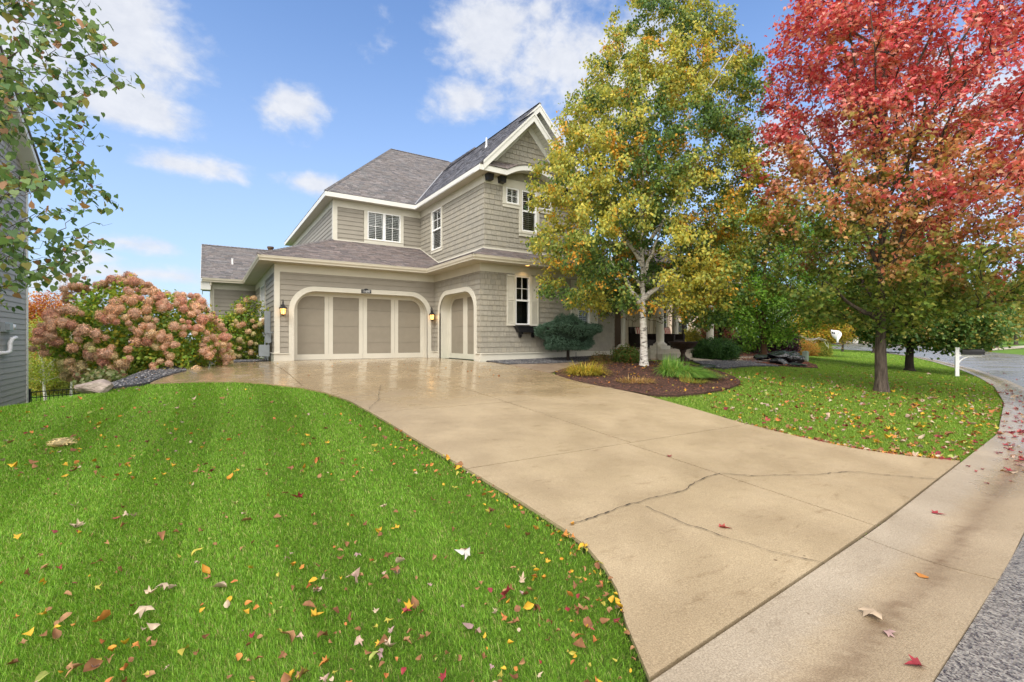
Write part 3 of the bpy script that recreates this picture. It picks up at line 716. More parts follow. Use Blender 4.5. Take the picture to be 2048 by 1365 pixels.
lapc(F_gu, [(xU, 4.75), (xWU, 4.75), (xWU, Z2F), (xU, Z2F)], ex, .021, (9, 10), holes_excl([(5.52, 7.27, 4.8, 7)]), .025, w0=w0, seed=6)
lapc(F_lu, [(YgU, 4.7), (31.4, 4.7), (31.4, Z2F), (YgU, Z2F)], ex, .021, (3.2, 3.7), None, .02, w0=w0, seed=7)
sw = (.10, .24)
tin = [(1, 1, 1), (1.03, 1.02, 1.0), (.96, .965, .97), (.93, .93, .94)]
K = dict(gap=.008, tvar=.12, hvar=.0015, cvar=.035, tint=tin, w0=w0)
shkc(F_w, [(Yw, ZWT), (Yg, ZWT), (Yg, ZFB), (Yw, ZFB)], ex, .019, sw, arch_fn(A2), seed=11, **K)
shkc(F_f, [(xW, ZWT), (XR, ZWT), (XR, ZFB), (xW, ZFB)], ex, .019, sw, holes_excl([(8.74, 10.08, 1.22, 3), (11.6, 12.94, 1.22, 3)], None), seed=12, **K)
def skz(y): return ZG+PM*(min(y-(Yg-EV), (xWU-(xW-EV))) if y > Yg-EV else 0)
shkc(F_wu, [(YwU, 3.89), (18.2, 3.89), (YgU, 4.797), (YgU, Z2F), (YwU, Z2F)], ex, .019, sw, holes_excl([(17.83, 18.97, 4.37, 7)]), seed=13, **K)
shkc(F_fu, [(xWU, 3.89), (11.68, 3.89), (11.68, Z2F), (xWU, Z2F)], ex, .019, sw, holes_excl([(8.78, 10.96, 5.43, 7), (9.47, 10.38, 4.47, 7)]), seed=14, **K)
shkc(F_m, [(11.68, 3.89), (13.75, 3.89), (13.75, Z2F), (11.68, Z2F)], ex, .019, sw, None, seed=15, **K)
# gable triangles
SL = 1.022
def gable_tri(xc, zr, hw, zb): return [(xc-hw, zb), (xc+hw, zb), (xc, zr)]
shkc(F_fu, [(8.10, 6.98), (11.64, 6.98), (9.871, 8.75)], ex*1.05, .019, (.13, .27), None, seed=16, **K)
shkc(F_m, [(9.2, 8.1), (12.56, 8.1), (10.88, 9.75)], ex*1.05, .019, (.13, .27), None, seed=17, **K)
# board and batten look strip under the eyebrow
shkc(F_fu, [(8.6, Z2S-.05), (11.14, Z2S-.05), (11.14, 6.95), (8.6, 6.95)], .6, .008, (.09, .16), None, seed=18, gap=.006, cvar=.04, w0=Z2S-.05)
gw = MB(); gw.prism([F_fu(*p, -.1) for p in [(8.02, 6.4), (11.72, 6.4), (11.72, 6.9), (9.871, 8.72), (8.02, 6.9)]], (0, -.1, 0)); gw.prism([F_m(*p, -.1) for p in [(7.9, 6.5), (13.8, 6.5), (10.88, 9.62)]], (0, -.1, 0))
gw.build('gable_wall', M_wallbase, house)

# --- cream trim boards: friezes, water table, corner boards
tr = MB()
def frieze(fr, u0, u1, z0, z1, h=.03): fbox(tr, fr, u0, u1, z0, z1, 0, h)
frieze(F_g, xL-.032, xW-.03, ZFB, ZSF+.02); frieze(F_w, Yw-.032, Yg-.0, ZFB, ZSF+.02, .031); frieze(F_f, xW+.0, XR+.03, ZFB, ZSF+.02, .029); frieze(F_l, Yg+.0, YREC-.03, ZFB, ZSF+.02, .03)
frieze(F_r, XLL, xL, ZFB, ZSF+.02)
frieze(F_gu, xU-.032, xWU-.03, Z2F, Z2S); frieze(F_wu, YwU-.032, YgU, Z2F, Z2S, .031); frieze(F_lu, YgU, 31.4, Z2F, Z2S); frieze(F_fu, xWU, 11.71, Z2F, Z2S, .029); frieze(F_m, 11.72, 13.78, Z2F, Z2S)
for fr, u0, u1, hh in ((F_g, xL-.05, A1['u0'], .048), (F_g, A1['u1'], xW-.05, .048), (F_w, Yw-.05, A2['u0'], .050), (F_w, A2['u1'], Yg-.049, .050), (F_f, xW+.001, XR+.05, .049), (F_l, Yg+.001, YREC, .05)):
    fbox(tr, fr, u0, u1, -.05 if fr is not F_f else -.02, ZWT-.035, 0, hh)
    fbox(tr, fr, u0-(.02 if hh == .048 and u0 < 3 else 0), u1, ZWT-.035, ZWT, 0, hh+.03)
# corner boards
fbox(tr, F_g, xL-.034, xL+.135, ZWT, ZFB, 0, .036); fbox(tr, F_l, Yg+.001, Yg+.12, ZWT, ZFB, 0, .034)
fbox(tr, F_gu, xU-.034, xU+.15, 4.7, Z2F, 0, .036); fbox(tr, F_lu, YgU+.001, YgU+.12, 4.7, Z2F, 0, .034)
fbox(tr, F_r, XLL-.03, XLL+.135, -2.4, ZFB, 0, .036)
fbox(tr, F_r, XLL-.03, XLL+.12, -2.4, ZFB, .04, .0401) if 0 else None
# shake corner boards (thin, painted like the shakes) are left mitred, as in the photograph; thin flashing strips where walls meet roofs
for fr, a, b, za, zb in ((F_gu, xU, xWU, 4.80, 4.80), (F_fu, xWU-.02, 13.5, 3.905, 3.905), (F_wu, YwU-.02, 18.2, 3.905, 3.905), (F_wu, 18.2, YgU, 3.905, 4.80)):
    tr.prism([fr(a, za-.02, .02), fr(b, zb-.02, .02), fr(b, zb+.035, .02), fr(a, za+.035, .02)], fr.n*.02)
tr.build('trim_board', M_trim, house)

# --- windows
def window(fr, h, muntin_v=1, top_rows=2, double=True, mull=False, blinds=True, label=None, casing=None, sill=True, grid_lower=False):
    u0, u1, z0, z1 = h
    c = MB()
    if casing:
        cu0, cu1, cz0, cz1 = casing
        fbox(c, fr, cu0, u0, cz0, cz1, 0, .04); fbox(c, fr, u1, cu1, cz0, cz1, 0, .04)
        if cz1 > z1: fbox(c, fr, u0, u1, z1, cz1, 0, .0395)
        if sill: fbox(c, fr, cu0-.01, cu1+.01, cz0-.02, z0, .0, .055); fbox(c, fr, cu0, cu1, cz0-.13, cz0-.02, 0, .038)
    w = c.build('window', M_trim, house) if casing else None
    f = MB(); t = .045
    if w is None: w = MB(); fbox(w, fr, u0-.01, u1+.01, z0-.02, z0, -.1, .05); w = w.build('window', M_trim, house)
    fbox(f, fr, u0, u0+t, z0, z1, -.08, .03); fbox(f, fr, u1-t, u1, z0, z1, -.08, .03); fbox(f, fr, u0+t, u1-t, z1-t, z1, -.08, .03); fbox(f, fr, u0+t, u1-t, z0, z0+t, -.08, .03)
    zm = (z0+z1)/2
    lights = [(u0+t, u1-t)]
    if mull: um = (u0+u1)/2; fbox(f, fr, um-.055, um+.055, z0+t, z1-t, -.08, .028); lights = [(u0+t, um-.055), (um+.055, u1-t)]
    if double: fbox(f, fr, u0+t, u1-t, zm-.03, zm+.03, -.06, .02)
    f.build('frame', M_vinyl, w)
    gz0 = zm+.03 if double else z0+t; mt = MB()
    for a, b in lights:
        for k in range(1, muntin_v+1): x = a+(b-a)*k/(muntin_v+1); fbox(mt, fr, x-.01, x+.01, gz0, z1-t, -.028, -.012)
        for k in range(1, top_rows): z = gz0+(z1-t-gz0)*k/top_rows; fbox(mt, fr, a, b, z-.01, z+.01, -.03, -.013)
    if mt.v: mt.build('muntin', M_vinyl, w)
    g_ = MB(); q = [fr(u0+t*.5, z0+t*.5, -.034), fr(u1-t*.5, z0+t*.5, -.034), fr(u1-t*.5, z1-t*.5, -.034), fr(u0+t*.5, z1-t*.5, -.034)]
    g_.poly(q if np.cross(fr.u, fr.w)@fr.n > 0 else q[::-1]); g_.build('pane', M_glass, w)
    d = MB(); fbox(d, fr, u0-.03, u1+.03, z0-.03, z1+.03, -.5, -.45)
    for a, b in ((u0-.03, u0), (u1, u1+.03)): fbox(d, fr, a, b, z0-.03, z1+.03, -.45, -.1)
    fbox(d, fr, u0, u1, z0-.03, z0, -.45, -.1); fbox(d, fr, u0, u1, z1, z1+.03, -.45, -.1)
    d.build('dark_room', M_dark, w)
    if blinds:
        s = MB()
        for a, b in lights:
            n = int((z1-z0)/.075)
            for k in range(n):
                z = z0+.05+k*(z1-z0-.08)/n
                s.prism([fr(a+.03, z, -.048), fr(b-.03, z, -.048), fr(b-.03, z+.044, -.082), fr(a+.03, z+.044, -.082)], fr.w*.007)
            for x in (a, b-.035): fbox(s, fr, x, x+.035, z0+.04, z1-.04, -.10, -.045)
            fbox(s, fr, (a+b)/2-.012, (a+b)/2+.012, z0+.04, z1-.04, -.0455, -.041)
        s.build('blind', M_blind, w)
    return w
window(F_gu, W_1, 1, 2, False, True, casing=(5.54, 7.26, 4.97, Z2F))
window(F_wu, W_2, 1, 2, True, casing=(17.83, 18.97, 4.50, Z2F))
window(F_fu, W_3, 1, 2, False, casing=(8.78, W_4[0]-.11, 5.58, Z2F))
window(F_fu, W_4, 1, 2, True, casing=(9.482, 10.38, 4.62, Z2F))
window(F_fu, W_5, 1, 2, False, casing=(W_4[1]+.11+.012, 10.99, 5.58, Z2F))
window(F_f, W_low1, 1, 2, True, blinds=False, casing=(9.06, 9.74, 1.24, ZFB-.001), sill=False)
window(F_f, W_low2, 1, 2, True, blinds=True, casing=(11.92, 12.56, 1.24, ZFB-.001), sill=False)
window(F_l, (W_side[0], W_side[1], W_side[2], W_side[3]), 1, 2, True, True, casing=(20.86, 23.04, .98, ZFB-.001))
# shutters: panelled above, louvred below
for u0, u1 in ((8.735, 9.055), (9.745, 10.075), (11.6, 11.915), (12.565, 12.94)):
    s = MB(); z0, z1 = 1.22, 3.0; st = .045
    fbox(s, F_f, u0, u1, z0, z1, .012, .032)
    for a, b in ((u0, u0+st), (u1-st, u1)): fbox(s, F_f, a, b, z0, z1, .032, .06)
    for a, b in ((z0, z0+.07), (2.10, 2.17), (z1-.07, z1)): fbox(s, F_f, u0+st, u1-st, a, b, .032, .059)
    fbox(s, F_f, u0+st+.025, u1-st-.025, 2.2, z1-.1, .032, .045)
    z = z0+.08
    while z < 2.085: s.prism([F_f(u0+st, z, .033), F_f(u1-st, z, .033), F_f(u1-st, z-.0, .053), F_f(u0+st, z, .053)][0:2]+[F_f(u1-st, z-.022, .054), F_f(u0+st, z-.022, .054)], (0, 0, .010)); z += .04
    s.build('shutter', M_trim, house)
# window box with brackets
for uc, wv in ((9.52, 1.0), (12.24, 1.0)):
    b = MB(); zt, zb = 1.205, .99
    b.prism([F_f(uc-wv/2, zt, .05), F_f(uc+wv/2, zt, .05), F_f(uc+wv/2-.10, zb, .05), F_f(uc-wv/2+.10, zb, .05)], (0, -.21, 0))
    fbox(b, F_f, uc-wv/2-.015, uc+wv/2+.015, zt-.03, zt+.012, .04, .28)
    bx = b.build('window_box', M_black, house)
    for s_ in (-1, 1):
        k = MB(); u = uc+s_*.27
        prof = [(.05, zb), (.22, zb), (.225, zb-.05), (.17, zb-.07), (.12, zb-.10), (.13, zb-.15), (.09, zb-.185), (.05, zb-.18)]
        k.prism([F_f(u-.04, z, h) for h, z in prof], (.08, 0, 0)); k.build('bracket', M_black, bx)

# --- soffits, fascia, gutters
def eave_run(pts, side_n, e, zs, zf0, zf1, mb_s, mb_f):
    """pts: wall line (open polyline of corners), offset outward e; flat soffit + fascia"""
    pass
so = MB(); zs = ZSF
xo, yo = xL-EV, Yg-EV; xo2, yo2 = xW-EV, Yw-EV
def groove_soffit(mb, x0, x1, y0, y1, z, along, pitch=.1, t=.012):
    """soffit of narrow boards with reveal grooves; boards run along axis"""
    mb = MB(); mb.box(x0, x1, y0, y1, z+t, z+t+.004)
    if along == 'y':
        n = max(1, int(round((x1-x0)/pitch)))
        for k in range(n): a = x0+(x1-x0)*k/n; b = x0+(x1-x0)*(k+1)/n; mb.box(a+.002, b-.002, y0, y1, z, z+t)
    else:
        n = max(1, int(round((y1-y0)/pitch)))
        for k in range(n): a = y0+(y1-y0)*k/n; b = y0+(y1-y0)*(k+1)/n; mb.box(x0, x1, a+.002, b-.002, z, z+t)
    mb.build('soffit', M_soffit, house)
groove_soffit(None, xo+.03, xo2, yo+.03, Yg, zs, 'y'); groove_soffit(None, xo+.03, xL, Yg, YREC-EV+.03, zs, 'x')
groove_soffit(None, xo2, xW, Yw+.0, Yg, zs, 'x'); groove_soffit(None, xo2+.03, 14.4, yo2+.03, Yw, zs, 'y')
groove_soffit(None, XLL-.35, xL, YREC-EV+.03, YREC, zs, 'y')
zs2 = Z2S
X2, Y2, X3, Y3 = xU-E2, YgU-E2, xWU-E2, YwU-E2
groove_soffit(None, X2+.02, X3, Y2+.02, YgU, zs2, 'y', .15); groove_soffit(None, X2+.02, xU, YgU, 31.8, zs2, 'x', .15); groove_soffit(None, X3+.0, xWU, YwU, YgU, zs2, 'x', .15)
groove_soffit(None, X3+.02, 8.78, Y3+.02, YwU, zs2, 'y', .15); groove_soffit(None, 10.96, 12.06, Y3+.02, YwU, zs2, 'y', .15); groove_soffit(None, 12.07, 14.1, 15.0, 15.35, zs2, 'y', .15)
# K-style gutters: profile swept along the eaves (outer wall line x,y corners)
PR = [(0, 0), (-.075, 0), (-.085, .03), (-.115, .075), (-.12, .12), (-.128, .135), (-.128, .15), (-.118, .15), (-.112, .128), (-.01, .128), (0, .15)]
gt = MB()
def sweep_gutter(path):
    n = len(path); V = []
    for i, p in enumerate(path):
        p = np.array(p, float)
        d0 = (p-np.array(path[i-1])) if i else None; d1 = (np.array(path[i+1])-p) if i < n-1 else None
        nrm = []
        for d in (d0, d1):
            if d is not None: d = d/np.linalg.norm(d); nrm.append(np.array([d[1], -d[0]]))
        if len(nrm) == 2: m = nrm[0]+nrm[1]; m = m/(m@nrm[0])
        else: m = nrm[0]
        V += [(p[0]-m[0]*q[0]*1.0, p[1]-m[1]*q[0]*1.0, ZSF+.016+q[1]) for q in PR]
    k = len(PR); F = []
    for i in range(n-1):
        for j in range(k): a = i*k+j; b = i*k+(j+1) % k; F.append((a, b, b+k, a+k))
    F.append(tuple(range(k))); F.append(tuple(range((n-1)*k, n*k))[::-1]); gt.mesh(V, F)
ge = .0
sweep_gutter([(XLL-.33, YREC-EV+.12), (xo+.12, YREC-EV+.12), (xo+.12, yo+.12), (xo2+.12, yo+.12), (xo2+.12, yo2+.12), (14.4, yo2+.12)])
gt.tube([(XLL+.0, YREC-EV+.1, ZSF), (XLL+.0, YREC-EV+.1, ZSF-.12), (XLL+.02, YREC-.08, ZSF-.35), (XLL+.02, YREC-.08, -2.2)], .045, 8)
gt.build('gutter', M_gutter, house)
fa = MB()
def fasc(x0, y0, x1, y1, z0=Z2S-.01, z1=Z2R-.012, t=.03, mb=fa):
    d = np.array([x1-x0, y1-y0]); d = d/np.linalg.norm(d); nn = np.array([d[1], -d[0]])*t
    mb.prism([(x0, y0, z0), (x1, y1, z0), (x1, y1, z1), (x0, y0, z1)], (-nn[0], -nn[1], 0))
fasc(X2, 31.8, X2, Y2+.031); fasc(X2, Y2, X3+.03, Y2); fasc(X3, Y2+.031, X3, Y3+.031)
# eyebrow front: straight, arch, straight
def eyebrow_z(x, c=9.87, hw=1.09, rise=.32):
    t = abs(x-c)/hw
    return rise*.5*(1+math.cos(math.pi*min(t, 1))) if t < 1 else 0.0
EXs = [X3+.0]+list(np.linspace(8.72, 11.02, 33))+[12.08]
def arc_lift(x):
    c = 9.87; t = (x-c)/1.12
    if abs(t) >= 1: return 0
    return .34*(1-abs(t)**2.1)
for a, b in zip(EXs[:-1], EXs[1:]):
    la, lb = arc_lift(a), arc_lift(b)
    fa.prism([(a, Y3, Z2S-.01+la), (b, Y3, Z2S-.01+lb), (b, Y3, Z2R+lb), (a, Y3, Z2R+la)], (0, .03, 0))
    if 8.7 < a and b < 11.03: fa.prism([(a, Y3+.03, Z2S+.0+la), (b, Y3+.03, Z2S+.0+lb), (b, YwU, Z2S+lb), (a, YwU, Z2S+la)], (0, 0, .012))
fasc(12.08, Y3, 12.08, 15.0); fasc(12.08, 15.0, 14.12, 15.0); fasc(14.12, 15.0, 14.12, 27)
# rakes: fascia boards, soffits and friezes following the slopes
def rake(xc, zr, x_end, y, ywall, w=.21, fr_w=.2):
    for s in (-1, 1):
        xe = xc+s*(xc-x_end) if s > 0 else x_end
        ze = zr-abs(xc-xe)*SL; L = math.hypot(1, SL); dz = w*L
        fa.prism([(xc, y, zr-.02), (xe, y, ze-.02), (xe, y, ze-.02-dz*.55), (xe+s*(-.0), y, ze-.02-dz), (xc, y, zr-.02-dz)], (0, .03, 0))
        fa.prism([(xc, y-.018, zr-.01), (xe, y-.018, ze-.01), (xe, y-.018, ze-.01-dz*.3), (xc, y-.018, zr-.01-dz*.3)], (0, .018, 0))
        # soffit boards
        n = 16; xi = xc+(xe-xc)*.83; zi = zr+(ze-zr)*.83
        for k in range(n):
            a, b = k/n, (k+1)/n-.006; xa, xb = xc+(xi-xc)*a, xc+(xi-xc)*b; za, zb = zr+(zi-zr)*a-dz*.75, zr+(zi-zr)*b-dz*.75
            fa.prism([(xa, y+.03, za), (xb, y+.03, zb), (xb, ywall, zb), (xa, ywall, za)], (0, 0, .012))
        # frieze on wall
        off_ = dz*.75+.0; f2 = fr_w*L
        fa.prism([(xc, ywall, zr-off_), (xi, ywall, zi-off_), (xi, ywall, zi-off_-f2), (xc, ywall, zr-off_-f2)], (0, -.03, 0))
rake(9.871, 8.891, 7.80, Y3-.035, YwU); rake(10.88, 9.92, 8.2, 15.0, 15.35)
# rear wing gable rake
for y0, z0, y1, z1 in ((YREC-EV, 3.47, 28.5, 5.48), (28.5, 5.48, 31.9, 3.47)):
    fa.prism([(-.27, y0, z0), (-.27, y1, z1), (-.27, y1, z1-.2), (-.27, y0, z0-.2)], (.03, 0, 0))
fa.box(-.27, XLL, YREC-EV+.1, YREC, ZSF-.35, ZSF)
fa.build('fascia', M_trimw, house)

# black corbels
for u in (8.18, 8.69, 11.05, 11.56, 13.2):
    k = MB(); fr = F_fu if u < 12 else F_m; a0, a1 = .125, .10
    k.prism([fr(u-a0, Z2S-.0, .03), fr(u+a0, Z2S-.0, .03), fr(u+a1, Z2S-.22, .03), fr(u-a1, Z2S-.22, .03)], (0, -.22, 0)); k.build('corbel', M_black, house)

# --- roofs
TIN = [(1, 1, 1), (1.16, 1.08, 1.06), (.86, .86, .9), (1.08, 1.0, .96), (.95, .9, .88), (1.22, 1.16, 1.15), (.8, .78, .8)]
TIN2 = [tuple(v*k for v, k in zip(t, (1.04, .95, .92))) for t in TIN]     # browner shingles on the lower roofs
TIN3 = [tuple(v*k for v, k in zip(t, (.88, .96, 1.12))) for t in TIN]
roof = MB(); seedc = [50]
def roof_plane(pts3, up, tin=TIN, expo=.142, deck=.03):
    P = [np.array(p, float) for p in pts3]; up = np.array(up, float)
    n = np.cross(P[1]-P[0], P[2]-P[0]); n /= np.linalg.norm(n)
    if n[2] < 0: n = -n
    w = np.array([0, 0, 1.])-n*n[2]; w /= np.linalg.norm(w); u = np.cross(w, n)
    fr = Frame(P[0], u, w, n); q = [((p-P[0])@u, (p-P[0])@w) for p in P]
    area = sum(q[i][0]*q[(i+1) % len(q)][1]-q[(i+1) % len(q)][0]*q[i][1] for i in range(len(q)))
    if area < 0: q = q[::-1]
    roof.prism([fr(a, b, -.001) for a, b in q], -n*deck, (.5, .5, .5)); seedc[0] += 1
    courses(roof, fr, q, expo, .009, (.10, .34), None, .16, gap=0, tvar=.55, hvar=.0, seed=seedc[0], tint=tin, w0=min(b for a, b in q))
zg = ZG; z1_ = ZG+PM*(YgU-Yg+EV); yv = Yg-EV+(xWU-xo2); zb_ = ZG+PM*(xWU-xo2)
ov = .0
roof_plane([(xo, yo, zg), (xo2, yo, zg), (xWU, yv, zb_), (xWU, YgU, z1_), (xU, YgU, z1_)], 0, TIN2)
roof_plane([(xo, yo, zg), (xU, YgU, z1_), (xU, YREC, z1_), (xo, YREC-EV, zg)], 0, TIN)
roof_plane([(xo2, yo2, zg), (xo2, yo, zg), (xWU, yv, zb_), (xWU, YwU, zb_)], 0, TIN2)
roof_plane([(xo2, yo2, zg), (xWU, YwU, zb_), (14.4, YwU, zb_), (14.4, yo2, zg)], 0, TIN2)
kr = .592; zr_ = zg+kr*(28.5-YREC+EV)
roof_plane([(-.26, YREC-EV, zg), (xo, YREC-EV, zg), (4.4, 28.2, zr_-.18), (4.4, 28.5, zr_), (-.26, 28.5, zr_)], 0, TIN)
roof_plane([(-.26, 28.5, zr_), (4.4, 28.5, zr_), (4.4, 31.9, zg), (-.26, 31.9, zg)], 0, TIN)
# upper hip
fs = (11.29-Z2R)/6.0
roof_plane([(X2, Y2, Z2R), (X3, Y2, Z2R), (12.22, 25.84, 11.29), (8.565, 25.84, 11.29)], 0, TIN)
roof_plane([(X2, Y2, Z2R), (8.565, 25.84, 11.29), (X2, 31.8, Z2R)], 0, TIN)
roof_plane([(8.565, 25.84, 11.29), (14.2, 25.84, 11.29), (14.2, 31.8, Z2R), (X2, 31.8, Z2R)], 0, TIN)
XM, ZM = 10.88, Z2R+SL*(10.88-X3)
roof_plane([(X3, 15.0, Z2R), (XM, 15.0, ZM), (XM, 24.07, ZM), (X3, Y2, Z2R)], 0, TIN3)
roof_plane([(XM, 21.0, ZM), (11.6, 21.7, ZM+.735), (12.24, 25.84, 11.29), (XM, 24.07, ZM)], 0, TIN3)
roof_plane([(XM, 15.0, ZM), (14.1, 15.0, Z2R), (14.1, 26, Z2R), (XM, 26, ZM)], 0, TIN)
roof_plane([(XM, 21.0, ZM), (11.6, 21.7, ZM+.735), (12.4, 21.0, ZM)], 0, TIN2)
XF, ZF = 9.871, Z2R+SL*(9.871-X3)
zp = Z2R+.33
roof_plane([(X3+.02, Y3+.0, Z2R+.02), (XF, Y3-.03, ZF), (XF, 15.0, ZF), (X3+.02, 15.0, Z2R+.02)], 0, TIN3)
roof_plane([(XF, Y3-.03, ZF), (12.08, Y3-.03, Z2R+.02), (12.08, 15.3, Z2R+.02), (XF, 15.3, ZF)], 0, TIN)
# pent roof with eyebrow
N_ = 22
prev = None
for i, x in enumerate(EXs[:-1]):
    xb = EXs[i+1]; la, lb = arc_lift(x), arc_lift(xb); ya = Y3-.02
    xa2 = x+(.36 if i == 0 else 0)
    roof_plane([(x, ya, Z2R+.004+la), (xb, ya, Z2R+.004+lb), (xb, YwU, 7.0+lb*.12), (xa2, YwU, 7.0+la*.12)], 0, TIN2, deck=.01)
# hip and ridge caps
def caps(a, b, wv=.15, tin=TIN):
    a = np.array(a, float); b = np.array(b, float); L = np.linalg.norm(b-a); n = int(L/.16); rs = random.Random(int(L*100)); d = (b-a)/L
    s = np.cross(d, (0, 0, 1)); s /= np.linalg.norm(s); u = np.cross(s, d)
    for k in range(n):
        p = a+d*(k*.16); q = p+d*.165; c = rs.choice(tin)
        h0, h1 = .028, .014
        roof.mesh([p+u*h0, q+u*h1, p+s*wv*.5-u*.04+u*.012, q+s*wv*.5-u*.04, p-s*wv*.5-u*.04+u*.012, q-s*wv*.5-u*.04], [(0, 1, 3, 2), (0, 4, 5, 1), (0, 2, 4)], c)
caps((xo, yo, zg+.03), (xU, YgU, z1_+.03)); caps((X2, Y2, Z2R+.03), (8.565, 25.84, 11.31)); caps((8.565, 25.84, 11.31), (12.2, 25.84, 11.31)); caps((XM, 15, ZM+.02), (XM, 24, ZM+.02)); caps((XF, Y3, ZF+.02), (XF, 15, ZF+.02))
caps((-.26, 28.5, zr_+.02), (4.4, 28.5, zr_+.02)); caps((xo2, yo2, zg+.02), (xWU, YwU, zb_+.02)); caps((8.565, 25.84, 11.31), (X2, 31.8, Z2R+.02))
roof_o = roof.build('roof', M_roof, house, color=True)
vf = MB()
va, vb = np.array([X3, Y2, Z2R+.025]), np.array([XM, 24.07, ZM+.025]); dd = (vb-va)/np.linalg.norm(vb-va); sdv = np.cross(dd, (0, 0, 1)); sdv /= np.linalg.norm(sdv)
vf.poly([va-sdv*.035+np.array([0, 0, .03]), va+sdv*.0, vb+sdv*.0, vb-sdv*.035+np.array([0, 0, .03])]); vf.poly([va, va+sdv*.035+np.array([0, 0, .035]), vb+sdv*.035+np.array([0, 0, .035]), vb])
vf.build('valley_flashing', mat('valley_metal', (.30, .30, .31), .4, .15, 6, spec=.5), roof_o)
vp = MB(); vp.tube([(9.6, 16.95, 8.5), (9.6, 16.95, 8.98)], .035, 10); vp.lathe([(.08, 8.52), (.045, 8.66)], 9.6, 16.95, 10); vp.build('vent_pipe', M_white, roof_o)
vp = MB(); vp.tube([(2.42, 24.3, 4.1), (2.42, 24.3, 4.95)], .11, 12); vp.lathe([(.14, 4.90), (.14, 4.98), (0, 5.0)], 2.42, 24.3, 12); vp.build('flue_pipe', M_brownwood, roof_o)
vp = MB(); vp.tube([(1.0, 26.6, 4.2), (1.0, 26.6, 4.65)], .04, 8); vp.build('vent_pipe', M_white, roof_o)

# --- lanterns
def lantern(pos, nrm, lit=True):
    """six sided coach lantern on a scroll arm; pos is the centre of the lantern body, nrm points away from the wall"""
    p = np.array(pos, float); n = np.array([*nrm, 0.]); g_ = MB(); r1, r0 = .095, .065
    z = p[2]
    g_.lathe([(.0, z+.30), (.018, z+.29), (.02, z+.25), (.035, z+.22), (.045, z+.20), (.05, z+.17), (.11, z+.13), (.135, z+.085), (.13, z+.075), (.0, z+.078)], p[0], p[1], 6)
    g_.lathe([(0, z-.18), (.02, z-.17), (.035, z-.15), (.07, z-.14), (.078, z-.12), (.072, z-.11), (0, z-.11)], p[0], p[1], 6)
    for k in range(6):
        a = 2*math.pi*k/6; g_.tube([(p[0]+r1*1.05*math.cos(a), p[1]+r1*1.05*math.sin(a), z+.085), (p[0]+r0*math.cos(a), p[1]+r0*math.sin(a), z-.12)], .007, 5)
        b = a+2*math.pi/12
    for zz in (.0, ): g_.lathe([(r1*.99, z+.02), (r1*.99, z+.03)], p[0], p[1], 6)
    w = p-n*.17
    g_.tube([w+[0, 0, .05], w+n*.04+[0, 0, .16], w+n*.05+[0, 0, .30], w+n*.11+[0, 0, .38], w+n*.17+[0, 0, .34], w+n*.17+[0, 0, .29]], .013, 7)
    g_.tube([w+[0, 0, .26], w+n*.05+[0, 0, .30]], .011, 6)
    s = np.array([-n[1], n[0], 0])
    g_.prism([w+s*.05+[0, 0, -.06], w-s*.05+[0, 0, -.06], w-s*.05+[0, 0, .22], w+s*.05+[0, 0, .22]], n*.022)
    lo = g_.build('wall_lantern', M_iron, house)
    q = MB(); q.lathe([(r1*.95, z+.08), (r0*.95, z-.112)], p[0], p[1], 6); q.build('lantern_glass', M_amber, lo)
    b = MB(); 
    for k in range(3):
        a = 2.1*k; b.lathe([(0, z-.06), (.012, z-.055), (.014, z-.02), (.0, z+.03)], p[0]+.025*math.cos(a), p[1]+.025*math.sin(a), 8)
    b.build('bulb', M_bulb, lo)
    L = bpy.data.lights.new('lantern_light', 'POINT'); L.energy = 1.0; L.color = (1, .62, .28); L.shadow_soft_size = .12
    lobj = bpy.data.objects.new('lantern_light', L); col.objects.link(lobj); lobj.location = p+n*.16+np.array([0, 0, -.02]); lobj.parent = lo
lantern((2.20-.06, Yg-.20, 1.70), (0, -1)); lantern((7.52, Yg-.19, 1.64), (0, -1))
# recessed downlight in the soffit over the window
dl_ = MB(); dl_.lathe([(.0, ZSF-.004), (.05, ZSF-.004)], 9.4, Yw-.33, 16); dl_.lathe([(.05, ZSF-.008), (.075, ZSF-.001)], 9.4, Yw-.33, 16); dl_.build('downlight', M_amber, house)
L = bpy.data.lights.new('downlight_lamp', 'SPOT'); L.energy = 3; L.color = (1, .6, .25); L.spot_size = R(130); L.shadow_soft_size = .05
lo = bpy.data.objects.new('downlight_lamp', L); col.objects.link(lo); lo.location = (9.4, Yw-.2, ZSF-.03); lo.rotation_euler = (R(-20), 0, 0)

# --- number plaque
pl = MB(); u0, u1, z0, z1 = 4.775, 5.14, 2.455, 2.60
P = [(u0, z0), (u1, z0), (u1, z1-.01)]+[(4.9575+.075*math.cos(a), z1-.01+.035*math.sin(a)) for a in np.linspace(0, math.pi, 10)]+[(u0, z1-.01)]
pl.prism([F_g(*q, .046) for q in P], F_g.n*.015); plq = pl.build('number_plaque', M_black, house)
def text(body, size, loc, rot, name, material, parent, ext=.004, sx=1.0):
    cu = bpy.data.curves.new('t', 'FONT'); cu.body = body; cu.size = size; cu.extrude = ext; cu.align_x = 'CENTER'; cu.align_y = 'CENTER'; cu.offset = size*.004
    to = bpy.data.objects.new('t', cu); col.objects.link(to); dg = bpy.context.evaluated_depsgraph_get(); dg.update()
    me = bpy.data.meshes.new_from_object(to.evaluated_get(dg)); bpy.data.objects.remove(to)
    me.transform(Matrix.LocRotScale(Vector(loc), rot, Vector((sx, 1, 1)))); me.materials.clear(); return add_obj(name, me, material, parent)
from mathutils import Euler
text('11697', .125, (4.957, Yg-.066, 2.515), Euler((R(90), 0, 0)), 'house_number', M_white, plq, sx=.95)

